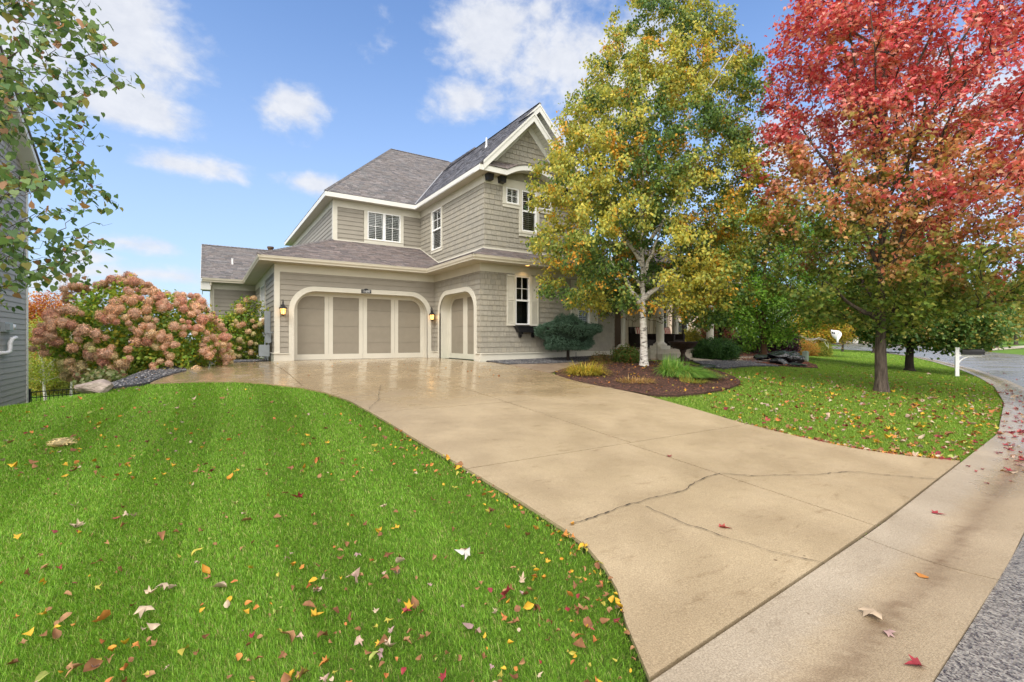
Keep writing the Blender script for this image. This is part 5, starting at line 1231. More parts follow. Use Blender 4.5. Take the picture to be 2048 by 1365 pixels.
# ---- grasses of the mulch bed
def clump(name, label, p, n, L, w, cols, wts, seed, spreadr=.25, lean=None, droop=1.0):
    r = np.random.default_rng(seed); k = 6; V = []; F = []; C = []
    a = r.uniform(0, 2*math.pi, n); rr = spreadr*np.sqrt(r.uniform(0, 1, n)); b = np.stack([p[0]+rr*np.cos(a), p[1]+rr*np.sin(a), np.full(n, p[2]-.02)], 1)
    th = a+r.normal(0, .6, n); out = np.stack([np.cos(th), np.sin(th)], 1)*r.uniform(.3, 1.1, (n, 1))
    if lean is not None: out = out+np.array(lean)
    LL = L*r.uniform(.6, 1.15, n); cc = pal(cols, wts, n, r)
    for i in range(k):
        t = i/(k-1); pos = b.copy(); reach = (t**1.3)*LL*.95; pos[:, :2] += out*reach[:, None]; pos[:, 2] = np.maximum(b[:, 2]+.03, b[:, 2]+LL*(t*1.0-droop*.95*t*t*np.minimum(np.linalg.norm(out, axis=1), 1.05)))
        wd = w*(1-t**1.6)+.0008; s = np.stack([-out[:, 1], out[:, 0], np.zeros(n)], 1); s = unit(s); V.append(pos-s*wd/2); V.append(pos+s*wd/2)
    V = np.stack(V, 1).reshape(-1, 3); base = np.arange(n)*2*k
    for i in range(k-1): F.append(np.stack([base+2*i, base+2*i+1, base+2*i+3, base+2*i+2], 1))
    o = np_mesh(name, V, np.concatenate(F), np.repeat(cc, 2*k, 0), M_leaf); tag(o, label, 'plant'); return o
q = lin(1172, 750); clump('ornamental_grass', 'yellow ornamental grass clump left of the birch trunk', q, 1000, .58, .014, [(.55, .42, .06), (.42, .36, .05), (.36, .22, .05), (.2, .25, .04)], [4, 3, 2, 2], 3, .42)
q = lin(1362, 752); clump('daylily_plant', 'arching green daylily foliage right of the birch trunk', q, 2300, .66, .021, [(.17, .34, .06), (.24, .42, .08), (.36, .42, .10), (.12, .24, .05)], [4, 3, 1, 2], 4, .5, (.35*RT[0]-.25*FW[0], .35*RT[1]-.25*FW[1]), 1.12)
q = lin(1270, 765); clump('withered_daylily', 'withered tan daylily leaves in front of the birch trunk', q, 420, .30, .012, [(.40, .24, .09), (.5, .33, .13), (.25, .2, .06)], [3, 2, 1], 5, .45, None, 1.2)
q = lin(1200, 728); clump('withered_iris', 'sprawling brown leaves behind the yellow grass clump', q, 300, .30, .012, [(.30, .18, .08), (.42, .28, .12), (.2, .22, .05)], [3, 2, 1], 6, .4, None, 1.1)
q = lin(1385, 766); clump('daylily_plant', 'low yellowing daylily leaves at the front edge of the mulch', q, 260, .3, .012, [(.42, .36, .07), (.2, .28, .05)], [2, 2], 7, .3, (.3*RT[0], .3*RT[1]), 1.1)

# ------------------------------------------------------------------ beds, paths, gravel
MULCH = smooth_poly(px2([(1102, 747.5), (1160, 766), (1240, 781), (1290, 791), (1340, 794), (1400, 789), (1450, 780), (1480, 770), (1481, 762), (1462, 752), (1440, 744), (1410, 736), (1380, 729), (1340, 726), (1290, 723), (1240, 721), (1190, 722), (1160, 728), (1130, 738)]), 1)
sheet('mulch_bed', MULCH, .012, M_mulch, cell=.35, jitter=.03)
MULCH2 = smooth_poly(px2([(1395, 706), (1440, 701), (1490, 697), (1533, 695.5), (1556, 700), (1580, 708), (1600, 718), (1648, 737), (1600, 735), (1559, 732), (1505, 726), (1440, 716), (1400, 712)]), 1)
sheet('mulch_bed', MULCH2, .014, M_mulch, cell=.5, jitter=.04)
PATH = px2([(1000, 731.5), (1050, 738), (1100, 747.5), (1130, 738), (1160, 728), (1190, 722), (1240, 720), (1290, 719), (1340, 718), (1360, 713), (1300, 711), (1225, 715), (1150, 719), (1080, 727)])
PATH[0] = np.array([7.93, PATH[0][1]]); PATH[1] = np.array([7.93, PATH[1][1]]); PATH[2] = np.array([7.9, PATH[2][1]])
sheet('paver_path', PATH, .016, M_paver, cell=.4)
PAD = px2([(1338, 721), (1345, 714), (1430, 712.5), (1500, 713.5), (1562, 718), (1555, 721), (1480, 722), (1400, 723)])
sheet('stone_path', PAD, .02, M_walk, cell=.5)
GRAV1 = [np.array(p) for p in [(7.95, 12.75), (9.2, 12.35), (10.6, 12.2), (12.2, 12.4), (13.8, 12.9), (13.85, Yw-.02), (7.9, Yw-.02)]]
sheet('gravel_strip', GRAV1, .02, M_gravelb, cell=.4)
GRAV2 = px2([(1385, 724), (1480, 723), (1556, 722), (1505, 727), (1559, 733), (1500, 733), (1450, 738), (1420, 735)])
sheet('gravel_strip', GRAV2, .012, M_gravelb, cell=.5)
GRAV3 = smooth_poly(px2([(168, 786), (200, 781), (250, 775), (294, 769), (310, 762), (330, 755), (352, 748), (378, 742)])+[np.array([-.62, 14.9]), np.array([-.5, 17.0]), np.array([1.8, 18.0]), np.array([1.7, 20]), np.array([-3, 17]), np.array([-3.6, 13.5])], 1)
sheet('gravel_bed', GRAV3, .018, M_gravelb, cell=.4)

def scatter_in(poly, n, r):
    P = np.array(poly); a, b = P.min(0), P.max(0); out = np.zeros((0, 2))
    while len(out) < n: q = r.uniform(a, b, (n*2, 2)); out = np.vstack([out, q[in_poly(q[:, 0], q[:, 1], P)]])
    return out[:n]
def stones(name, poly, n, s, cols, wts, seed, dz, label, material, flat=.7):
    r = np.random.default_rng(seed); q = scatter_in(poly, n, r); z = hf(q[:, 0], q[:, 1])+dz; c = np.column_stack([q, z])
    oct_ = np.array([(1, 0, 0), (0, 1, 0), (-1, 0, 0), (0, -1, 0), (0, 0, 1), (.45, .5, .75)]); F0 = np.array([(0, 1, 5), (1, 2, 4), (2, 3, 4), (3, 0, 4), (0, 5, 4), (5, 1, 4)])
    an = r.uniform(0, 2*math.pi, n); S = s*r.uniform(.5, 1.3, (n, 3)); S[:, 2] *= flat
    V = oct_[None]*S[:, None, :]*(1+r.uniform(-.25, .25, (n, 6, 1))); ca, sa = np.cos(an)[:, None], np.sin(an)[:, None]
    V = np.stack([V[..., 0]*ca-V[..., 1]*sa, V[..., 0]*sa+V[..., 1]*ca, V[..., 2]], -1)+c[:, None, :]
    F = (F0[None]+(np.arange(n)*6)[:, None, None]).reshape(-1, 3); cc = np.repeat(pal(cols, wts, n, r), 6, 0)
    o = np_mesh(name, V.reshape(-1, 3), F, cc, material); tag(o, label, 'gravel' if 'gravel' in name else 'mulch', kind='stuff'); return o
SC = [(1, 1, 1), (.5, .52, .58), (2.4, 2.3, 2.2), (.3, .3, .33), (1.5, 1.3, 1.1)]
stones('gravel', GRAV1, 9000, .018, SC, [3, 3, .7, 3, 1], 1, .03, 'dark blue grey gravel strip along the cream skirting board', M_stone)
stones('gravel', GRAV2, 5000, .022, SC, [3, 3, .7, 3, 1], 2, .025, 'dark blue grey gravel beside the stone path and urn', M_stone)
stones('gravel', GRAV3, 15000, .022, SC, [3, 3, 1, 2, 1], 3, .03, 'blue grey gravel under the hydrangeas beside the boulder', M_stone)
MC = [(1, 1, 1), (1.7, 1.5, 1.4), (.6, .6, .6), (2.6, 2.1, 1.8)]
stones('mulch_chips', MULCH, 16000, .022, MC, [4, 3, 4, .5], 4, .02, 'dark brown wood mulch around the birch and daylilies', M_chip, .45)
stones('mulch_chips', MULCH2, 9000, .035, [(2.2, 1.5, 1.2), (3.4, 2.2, 1.6), (1, 1, 1)], [3, 2, 3], 5, .03, 'reddish brown mulch under the green maple and black rocks', M_chip, .4)

# far pavement of the junction, driveway and far sidewalks
sheet('street', [np.array(p) for p in px2([(1660, 698), (1655, 693.2), (1740, 691.6), (1805, 692), (1835, 696), (1852, 701.5), (1800, 706), (1730, 702)])], .05, M_asphalt, cell=4, step=3)
sheet('sidewalk', px2([(1935, 702), (1960, 699.5), (2100, 689), (2100, 692.5), (1990, 701), (1950, 704)]), .06, M_walk, cell=4, step=3)

# ------------------------------------------------------------------ hydrangeas
def head_mesh(name, base, tipc, seed):
    r = np.random.default_rng(seed); n = 95; th = np.arccos(1-2*(np.arange(n)+.5)/n*.86); ph = np.arange(n)*2.399963
    d = np.stack([np.sin(th)*np.cos(ph), np.sin(th)*np.sin(ph), np.cos(th)], 1); P = d*np.array([.086, .086, .098])*r.uniform(.86, 1.08, (n, 1))
    T = np.array([(-.5, -.5, 0), (.0, -.18, .1), (.5, -.5, 0), (.18, 0, .1), (.5, .5, 0), (0, .18, .1), (-.5, .5, 0), (-.18, 0, .1)])
    rot = unit(r.normal(0, 1, (n, 3))); col_ = lerp(np.array(base), np.array(tipc), ((d[:, 2:3]+.4)/1.4).clip(0, 1))*r.uniform(.75, 1.2, (n, 1))*np.array([1.04, 1.0, .84])
    V, F, C = leaf_arrays(P, .042*r.uniform(.8, 1.2, n), rot, d+r.normal(0, .25, (n, 3)), col_, T)
    k = len(V); mb = MB(); core = []; rings = 5; seg = 8
    for i in range(rings+1):
        a = math.pi*i/rings
        for j in range(seg): b = 2*math.pi*j/seg; core.append((.070*math.sin(a)*math.cos(b), .070*math.sin(a)*math.sin(b), .080*math.cos(a)))
    cf = [(i*seg+j, i*seg+(j+1) % seg, (i+1)*seg+(j+1) % seg, (i+1)*seg+j) for i in range(rings) for j in range(seg)]
    # petals (8-gons) split to quads so that one uniform array holds everything
    Fq = np.concatenate([np.stack([F[:, 0], F[:, 1], F[:, 3], F[:, 7]], 1), np.stack([F[:, 1], F[:, 2], F[:, 3], F[:, 1]], 1)[:0], np.stack([F[:, 7], F[:, 3], F[:, 5], F[:, 6]], 1), np.stack([F[:, 1], F[:, 2], F[:, 3], F[:, 3]], 1)[:0], np.stack([F[:, 3], F[:, 4], F[:, 5], F[:, 7]], 1)])
    V = np.vstack([V, np.array(core)]); C = np.vstack([C, np.tile(np.array(base)*.7, (len(core), 1))]); Fq = np.vstack([Fq, np.array(cf)+k])
    return V, Fq, C
HEADS = [head_mesh('h', a, b, i) for i, (a, b) in enumerate([((.74, .48, .34), (.84, .54, .42)), ((.76, .56, .37), (.86, .64, .46)), ((.68, .58, .34), (.80, .66, .44)), ((.66, .37, .28), (.74, .38, .33)), ((.62, .60, .30), (.78, .72, .42)), ((.74, .50, .38), (.82, .54, .46))])]
def hydrangea(name, label, px, D, rows, ntw, lpt, nh, seed, pink, lsz=.085, dep=.8, hs=1.0):
    p = at(px, 760, D); p[2] = float(hf(p[0], p[1])); env = Env(rows, px, p, D, dep)
    root = make_tree(name, label, 'shrub', p, env, .03, env.z[0]+.05, 9, ntw, lpt, lsz, T_LEAF, green_col((.19, .33, .05), (.34, .46, .07), (.60, .54, .07), (3, 4, 1.6), 1.1, light=.5), M_barkdark, None, seed, .15, .10, twig_r=.006, trunk=False, outer=.4, cull=-.55, limb_r=.5)
    r = np.random.default_rng(seed+7); zz = env.z[0]+(env.z[-1]-env.z[0])*r.uniform(.03, 1.03, nh*3); l, rr = env.lim(zz); c = (rr-l)/2; h = (l+rr)/2; a = r.uniform(0, 2*math.pi, nh*3); q = r.uniform(.99, 1.10, nh*3)
    u = c+h*q*np.cos(a); v = h*dep*q*np.sin(a); P = np.stack([p[0]+RT[0]*u+FW[0]*v, p[1]+RT[1]*u+FW[1]*v, zz], 1)
    f = nfield(P, 1.7, seed); keep = f > -.02-.25*pink; P = P[keep]; a = a[keep]; P = P+(P-np.array([p[0], p[1], (env.z[0]+env.z[-1])/2]))*(.16*nfield(P, 1.1, seed+2))[:, None]
    sel = [];  # keep the heads apart
    for i in range(len(P)):
        if all(np.sum((P[i]-P[j])**2) > (.115*hs)**2 for j in sel): sel.append(i)
        if len(sel) >= nh: break
    P = P[sel]; ctr = np.array([p[0], p[1], (env.z[0]+env.z[-1])/2])
    front = np.argsort((P[:, :2]@FW[:2])+np.where(np.abs((P-ctr)[:, :2]@RT[:2]) > 9, 9, 0)); meshes = {}
    rest = {i: [] for i in range(6)}
    for rank, i in enumerate(front):
        P_ = P[i]; hrel = (P_[2]-env.z[0])/(env.z[-1]-env.z[0]); t = hrel+pink+r.normal(0, .16)
        k = int(r.choice([0, 3, 5]) if t > .62 else (r.choice([0, 1, 5]) if t > .35 else r.choice([1, 2, 4])))
        s = hs*float(np.clip(np.exp(r.normal(-.02, .24)), .55, 1.5)); d = unit((P_-ctr)*[1, 1, .8]+[0, 0, .5]+r.normal(0, .35, 3)); rot = Vector(d).to_track_quat('Z', 'Y').to_matrix() @ Matrix.Rotation(r.uniform(0, 6.3), 3, 'Z')
        if rank < 100:
            if k not in meshes:
                V, F, C = HEADS[k]; o = np_mesh('flower_head', V.copy(), F, C, M_flower, root); meshes[k] = o.data
            else: o = bpy.data.objects.new('flower_head', meshes[k]); col.objects.link(o); o.parent = root; o.matrix_parent_inverse = Matrix.Translation(-Vector(root.location))
            o.location = Vector(P_); o.rotation_euler = rot.to_euler(); o.scale = (s*r.uniform(.9, 1.15), s*r.uniform(.85, 1.1), s*r.uniform(.9, 1.25)) 
        else:
            V, F, C = HEADS[k]; M = np.array(rot)*s; rest[k].append(V@M.T+P_)
    Vs, Fs, Cs = [], [], []; n = 0
    for k, L_ in rest.items():
        for V in L_: Vs.append(V); Fs.append(HEADS[k][1]+n); Cs.append(HEADS[k][2]); n += len(V)
    if Vs: o = np_mesh('flower_heads', np.vstack(Vs), np.vstack(Fs), np.vstack(Cs), M_flower, root); tag(o, kind='stuff')
    return root
hydrangea('hydrangea_shrub', 'huge mounded panicle hydrangea covered in pink drying flower heads beside the gravel', 285, 12.6, [(562, 222, 256), (576, 198, 300), (592, 180, 375), (622, 160, 402), (658, 138, 420), (695, 128, 430), (730, 160, 432), (758, 210, 412), (782, 240, 385)], 620, 30, 520, 71, .12)
V_, F_, C_ = HEADS[2]; fq = lin(124, 890); fo = np_mesh('fallen_flower_head', V_.copy(), F_, C_, M_flower); fo.location = (fq[0], fq[1], fq[2]+.02); fo.scale = (1.3, 1.0, .5); tag(fo, 'dried cream hydrangea flower head lying on the left lawn', 'flower head')
hydrangea('hydrangea_shrub', 'tall dark leaved hydrangea with small tan flower heads against the garage side wall', 475, 17.2, [(592, 500, 518), (608, 474, 524), (645, 440, 530), (690, 428, 530), (730, 430, 525), (745, 440, 515)], 330, 34, 80, 72, -.45, lsz=.08, dep=.75, hs=.92)

# ------------------------------------------------------------------ globe spruce
def spruce():
    D = 16.5; c = at(1136, 668, D); g0 = float(hf(c[0], c[1])); root = empty('globe_spruce', (c[0], c[1], g0)); tag(root, 'blue green globe spruce on a short trunk in front of the shingled wing wall', 'spruce')
    t = MB(); t.tube([(c[0], c[1], g0-.1), (c[0], c[1], g0+.25), (c[0]+.01, c[1], c[2])], [.065, .055, .04], 10); t.build('trunk', M_barkdark, root, smooth=True)
    r = np.random.default_rng(3); n = 6500; d = unit(r.normal(0, 1, (n, 3))); k = .80+.20*np.array([noise.noise(Vector(x*2.6)) for x in d])
    lay = .15*np.sin((d[:, 2]*6.5+.6*np.sin(3*np.arctan2(d[:, 1], d[:, 0]))))
    R_ = (k+lay)*1.22; P = c+d*np.stack([R_*1.06, R_*1.06, R_*.66], 1)*r.uniform(.84, 1.0, (n, 1)); P[:, 2] = np.maximum(P[:, 2], c[2]-.55+r.uniform(0, .1, n))
    ax = unit(d*[1, 1, .35]+r.normal(0, .28, (n, 3))+[0, 0, .12]); nn = 36
    tt = r.uniform(0, 1, (n, nn)); a = r.uniform(0, 2*math.pi, (n, nn)); e1 = unit(np.cross(ax, [0.1, .2, 1.])); e2 = np.cross(ax, e1)
    base = P[:, None]-ax[:, None]*.11*(1-tt[..., None]); dr = (e1[:, None]*np.cos(a)[..., None]+e2[:, None]*np.sin(a)[..., None])*.75+ax[:, None]*.8
    B = base.reshape(-1, 3); A = dr.reshape(-1, 3); m = len(B); T = np.array([(-.10, 0, 0), (.10, 0, 0), (0, 1, 0)])
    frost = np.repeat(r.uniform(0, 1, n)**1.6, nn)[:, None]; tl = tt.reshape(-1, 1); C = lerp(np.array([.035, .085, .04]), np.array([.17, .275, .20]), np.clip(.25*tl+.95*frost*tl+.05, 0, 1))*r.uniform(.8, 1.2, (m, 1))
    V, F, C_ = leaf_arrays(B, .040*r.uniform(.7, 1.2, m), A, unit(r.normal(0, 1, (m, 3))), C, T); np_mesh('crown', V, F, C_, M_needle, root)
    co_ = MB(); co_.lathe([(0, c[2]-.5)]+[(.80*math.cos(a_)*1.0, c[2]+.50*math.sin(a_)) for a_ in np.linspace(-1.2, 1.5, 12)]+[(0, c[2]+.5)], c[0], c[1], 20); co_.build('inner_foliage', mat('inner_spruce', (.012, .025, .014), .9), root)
    b = MB()
    for i in range(90):
        q = P[i*7]; b.tube([np.array([c[0], c[1], c[2]-.3+.4*r.uniform()]), (q+c)/2-[0, 0, .05], q], [.02, .012, .005], 5, cap=False)
    b.build('branch', M_barkdark, root)
spruce()

# ------------------------------------------------------------------ foreground tree, top left
def front_tree():
    D = 3.9; px = -330; p = at(px, 1000, D); p[2] = float(hf(p[0], p[1]))
    rows = [(-420, px-250, 60), (-250, px-420, 180), (-100, px-500, 220), (0, px-520, 190), (40, px-520, 210), (90, px-520, 285), (130, px-520, 190), (180, px-520, 190), (250, px-520, 215), (300, px-520, 150), (350, px-520, 175), (415, px-520, 285), (450, px-520, 175), (500, px-520, 150), (545, px-500, 140), (580, px-450, 80), (610, px-400, 10)]
    def colf(P, r):
        n = len(P); c = pal([(.15, .24, .075), (.22, .31, .12), (.09, .17, .06), (.34, .31, .09), (.36, .19, .10)], [4, 3, 3, 1.0, .8], n, r); return c
    make_tree('linden_tree', 'near tree whose heart shaped green leaves hang into the top left of the photo', 'tree', p, Env(rows, px, p, D, .5), .11, .75, 16, 1300, 8, .062, T_HEART, colf, M_bark, seed=77, hang=.75, spread=.05, twig_r=.004, outer=.33, flat=.30, limb_r=.30, lift=.05, barkt=M_twig, upright=.7)
front_tree()

# ------------------------------------------------------------------ grey neighbouring house (left), fence
nh = empty('neighbouring_house', (-5.4, 17, -3)); tag(nh, 'grey lap sided house with white corner board at the left edge of the photo', 'house')
F_n = Frame((-5.4, 0, 0), (0, 1, 0), (0, 0, 1), (1, 0, 0)); yn, yz = 23.45, 6.55
P_n = [(9.0, -3.3), (yn, -3.3), (yn, yz), (16.9, yz+(yn-16.9)*.57), (9.0, yz+.4)]
w = MB(); w.prism([F_n(*q, -.25) for q in P_n], F_n.n*.25); w.box(-13, -5.66, yn-.2, yn, -3.3, yz); w.build('wall', mat('grey_wall_base', (.30, .29, .28), .6, .05), nh)
lp = MB(); courses(lp, F_n, P_n, .178, .02, (3.2, 3.8), None, .03, w0=.02, seed=91); lp.build('lap_siding', M_neigh, nh, color=True)
t = MB(); fbox(t, F_n, yn-.13, yn+.03, -3.3, yz-.05, 0, .035); t.box(-5.66, -5.37, yn+.0, yn+.03, -3.3, yz-.05); t.build('corner_board', M_trimw, nh)
t = MB(); a = np.array([yn+.45, yz-.25]); b = np.array([16.9, yz-.25+(yn+.45-16.9)*.57])
t.prism([F_n(*a, .0), F_n(*b, .0), F_n(b[0], b[1]-.24, .0), F_n(a[0], a[1]-.24, .0)], F_n.n*.40); t.prism([F_n(a[0], a[1], .40), F_n(b[0], b[1], .40), F_n(b[0], b[1]-.2, .40), F_n(a[0], a[1]-.2, .40)], F_n.n*.03); t.build('rake_board', M_trimw, nh)
t = MB(); t.prism([F_n(a[0]+.1, a[1]+.005, .46), F_n(b[0], b[1]+.06, .46), F_n(b[0], b[1]+.14, .46), F_n(a[0]+.1, a[1]+.085, .46)], F_n.n*-8); t.build('roof', mat('neighbour_roof', (.14, .125, .12), .85, .3, 5), nh)
t = MB(); c = at(12, 650, 15.5); uy = -5.4/(ray(12, 650)[0])*ray(12, 650)[1]; fbox(t, F_n, uy-.55, uy+.2, .98, 1.28, 0, .12); fbox(t, F_n, uy-.45, uy-.15, 1.03, 1.23, .12, .2); t.build('vent_hood', M_metalgrey, nh)
t = MB(); fbox(t, F_n, uy-.1, uy+.12, 1.05, 1.22, .12, .2)
uy = -5.4/(ray(8, 690)[0])*ray(8, 690)[1]; t.tube([F_n(uy-.5, .32, 0), F_n(uy-.3, .32, .12), F_n(uy-.05, .36, .14), F_n(uy-.02, .62, .14), F_n(uy+.05, .75, .16), F_n(uy+.22, .80, .22)], .06, 12); t.build('vent_pipe', M_white, nh, smooth=True)

fe = empty('garden_fence', at(59, 790, 17.3)); tag(fe, 'low black metal fence between the grey house and the boulder', 'fence')
Fa, Fb = at(59, 700, 17.2), at(300, 700, 20.8); L_ = np.linalg.norm((Fb-Fa)[:2]); dn = (Fb-Fa)/np.linalg.norm(Fb-Fa); dn[2] = 0
zt = EYE-(784-679.25)*17.2/FPX
pk = MB(); n = int(L_/.125)
for k in range(n): q = Fa+dn*(k*.125+.06); pk.box(q[0]-.008, q[0]+.008, q[1]-.008, q[1]+.008, zt-1.25, zt)
pk.build('pickets', M_black, fe); tag(fe.children[0], kind=None)
rl = MB()
for z in (zt-.02, zt-.22, zt-1.15): rl.beam((Fa[0], Fa[1], z), (Fb[0], Fb[1], z), .03, .03)
rl.build('rail', M_black, fe)
for k in range(int(L_/1.85)+1): q = Fa+dn*(k*1.85); m_ = MB(); m_.box(q[0]-.035, q[0]+.035, q[1]-.035, q[1]+.035, zt-1.4, zt+.07); m_.box(q[0]-.045, q[0]+.045, q[1]-.045, q[1]+.045, zt+.07, zt+.10); m_.build('post', M_black, fe)

# ------------------------------------------------------------------ rocks
def rock(name, label, px, py, D, w, d, h, material, seed, rz=0, group=None, sink=.12, rough=.22, dz=0):
    bm = bmesh.new(); bmesh.ops.create_icosphere(bm, subdivisions=4, radius=1); rs = random.Random(seed)
    pl_ = []
    for _ in range(13):
        nn = Vector((rs.gauss(0, 1), rs.gauss(0, 1), rs.gauss(0, 1)*.8)).normalized(); pl_.append((nn, rs.uniform(.62, .9)))
    for v in bm.verts:
        p = v.co.copy()
        for nn, dd in pl_:
            k = p.dot(nn)
            if k > dd: p -= nn*(k-dd)*.93
        p *= 1+rough*.5*noise.noise(v.co*1.8+Vector((seed, 0, 0)))+rough*.22*noise.noise(v.co*6+Vector((seed, 3, 0)))
        v.co = Vector((p.x*w/2*1.25, p.y*d/2*1.25, p.z*h/2*1.25))
    me = bpy.data.meshes.new(name); bm.to_mesh(me); bm.free(); o = add_obj(name, me, material)
    q = at(px, py, D); o.location = (q[0], q[1], float(hf(q[0], q[1]))+h/2-sink*h+dz); o.rotation_euler = (rs.uniform(-.1, .1), rs.uniform(-.1, .1), R(rz)+R(YAW-90)); tag(o, label, 'rock', group); return o
rock('boulder', 'pinkish grey boulder at the end of the gravel bed', 190, 780, 8.35, .46, .4, .25, M_boulder, 4, 0, sink=.22)
rp = lin(1565, 728); rD = float(rp[:2]@FW[:2]); s_ = rD/FPX
for lb, px, dD, w, d, h, dz, sd in [('large blocky black rock at the top of the rock pile', 1560, .5, 42, 30, 20, .12, 1), ('black rock with a white vein at the right end of the rock pile', 1588, .2, 36, 26, 19, .08, 2), ('flat black slab at the left end of the rock pile', 1524, .7, 44, 26, 9, .10, 3),
                            ('wet black rock at the front centre of the rock pile', 1557, -.5, 38, 22, 11, 0, 4), ('low flat black slab at the front right foot of the rock pile', 1590, -.7, 40, 20, 7, 0, 5), ('small black rock capping the back of the rock pile', 1583, .9, 26, 20, 14, .25, 6)]:
    rock('black_rock', lb, px, 725, rD+dD, w*s_, d*s_*1.3, h*s_, M_rockdark, sd+20, sd*23, 'rocks of the pile on the mulch', dz=dz)
rock('black_rock', 'lone flat dark stone at the mulch edge beside the daylilies', 1412, 742, 15.3, .5, .35, .12, M_rockdark, 40)

# ------------------------------------------------------------------ urn, mailbox, pedestal, lamp, stakes
p = lin(1366, 718); D = float(p[:2]@FW[:2])-.75; p = at(1366, 700, D); p[2] = float(hf(p[0], p[1])); k = D/FPX
ur = empty('garden_urn', p); tag(ur, 'rusty cast iron urn bowl on a pedestal beside the porch', 'urn')
z = p[2]; m_ = MB(); m_.box(p[0]-.25, p[0]+.25, p[1]-.25, p[1]+.25, z-.03, z+.03)
m_.lathe([(.23, z+.03), (.22, z+.07), (.15, z+.10), (.10, z+.16), (.075, z+.24), (.085, z+.30), (.12, z+.33), (.11, z+.36), (.14, z+.40)], p[0], p[1], 28); m_.build('pedestal', M_rust, ur, smooth=True)
m_ = MB(); m_.lathe([(.14, z+.40), (.30, z+.44), (.41, z+.52), (.46, z+.60), (.47, z+.63)], p[0], p[1], 64, rib=.018, nr=32)
m_.lathe([(.47, z+.63), (.52, z+.655), (.53, z+.675), (.50, z+.69), (.46, z+.675), (.44, z+.64), (.30, z+.54), (0, z+.50)], p[0], p[1], 64); m_.build('bowl', M_rust, ur, smooth=True)

p = lin(1914, 752); D = float(p[:2]@FW[:2]); k = D/FPX; mbx = empty('mailbox', p); tag(mbx, 'black mailbox on a white post at the kerb', 'mailbox')
nrm = np.array([.45, -.893, 0]); sd_ = np.array([.893, .45, 0]); H = 54*k
m_ = MB(); a = p+0; m_.beam(a+[0, 0, -.1], a+[0, 0, H], .115, .115, up=nrm); m_.beam(a+[0, 0, H], a+[0, 0, H+.035], .15, .15, up=nrm)
m_.prism([a+nrm*.06+sd_*.06+[0, 0, H+.035], a+nrm*.06-sd_*.06+[0, 0, H+.035], a-nrm*.06-sd_*.06+[0, 0, H+.035], a-nrm*.06+sd_*.06+[0, 0, H+.035]], (0, 0, .03)); m_.build('post', M_white, mbx)
m_ = MB(); zb = H-13.5*k; m_.beam(a-nrm*.22+[0, 0, zb], a+nrm*.72+[0, 0, zb], .05, .07)
C = bez(a+nrm*.05+[0, 0, zb-.30], a+nrm*.12+[0, 0, zb-.06], a+nrm*.46+[0, 0, zb-.03], 9)
for i in range(8): m_.beam(C[i], C[i+1], .035, .05, up=sd_)
m_.build('arm', M_white, mbx)
m_ = MB(); prof = [(-.10, 0), (.10, 0), (.10, .13)]+[(.10*math.cos(t_), .13+.09*math.sin(t_)) for t_ in np.linspace(0, math.pi, 9)][1:]
o0 = a+nrm*.14+np.array([0, 0, zb+.04]); m_.prism([o0+sd_*u+np.array([0, 0, v]) for u, v in prof], nrm*.62); mb_ = m_.build('box', M_black, mbx)
m_ = MB(); o1 = o0+nrm*.622; m_.prism([o1+sd_*u*1.06+np.array([0, 0, v]) for u, v in prof], nrm*.02); m_.beam(o1+nrm*.02+[0, 0, .2], o1+nrm*.05+[0, 0, .2], .03, .02); m_.build('door', M_black, mb_)

p = lin(1611, 722.5); D = float(p[:2]@FW[:2]); k = D/FPX; m_ = MB(); ww = 4.2*k; hh = 17*k
ped = empty('utility_pedestal', p); tag(ped, 'small pale green utility pedestal on the lawn right of the rock pile', 'utility box')
m_.box(p[0]-ww, p[0]+ww, p[1]-ww, p[1]+ww, p[2]-.05, p[2]+hh); m_.build('box', M_green, ped)
m_ = MB(); m_.box(p[0]-ww*1.12, p[0]+ww*1.12, p[1]-ww*1.12, p[1]+ww*1.12, p[2]+hh, p[2]+hh+.04); m_.box(p[0]-ww*.7, p[0]+ww*.7, p[1]-ww*.7, p[1]+ww*.7, p[2]+hh+.04, p[2]+hh+.07); m_.build('lid', M_green, ped)

p = lin(1845, 690.5); m_ = MB(); lp_ = empty('street_lamp', p); tag(lp_, 'black lamp post with fluted base across the street', 'lamp post')
m_.lathe([(.28, p[2]-.1), (.28, p[2]+.15), (.2, p[2]+.25), (.2, p[2]+.6), (.11, p[2]+.85), (.08, p[2]+1.2), (.06, p[2]+3.6), (.12, p[2]+3.65)], p[0], p[1], 12); m_.build('post', M_black, lp_)
m_ = MB(); m_.lathe([(.12, p[2]+3.65), (.2, p[2]+4.1), (.24, p[2]+4.12), (.05, p[2]+4.4), (0, p[2]+4.5)], p[0], p[1], 8); m_.build('lamp_head', M_iron, lp_)
for px, py0, py1, D, lb in [(1314, 716, 688, 17.2, 'thin dark garden stake in front of the porch column'), (1152, 722, 706, 15.8, 'thin dark stake right of the spruce trunk')]:
    a = at(px, py0, D); b = at(px, py1, D); m_ = MB(); m_.tube([a-[0, 0, .15], b], .008, 6); m_.lathe([(.0, b[2]-.01), (.016, b[2]), (0, b[2]+.02)], b[0], b[1], 8); o = m_.build('garden_stake', M_iron); tag(o, lb, 'stake', 'garden stakes')

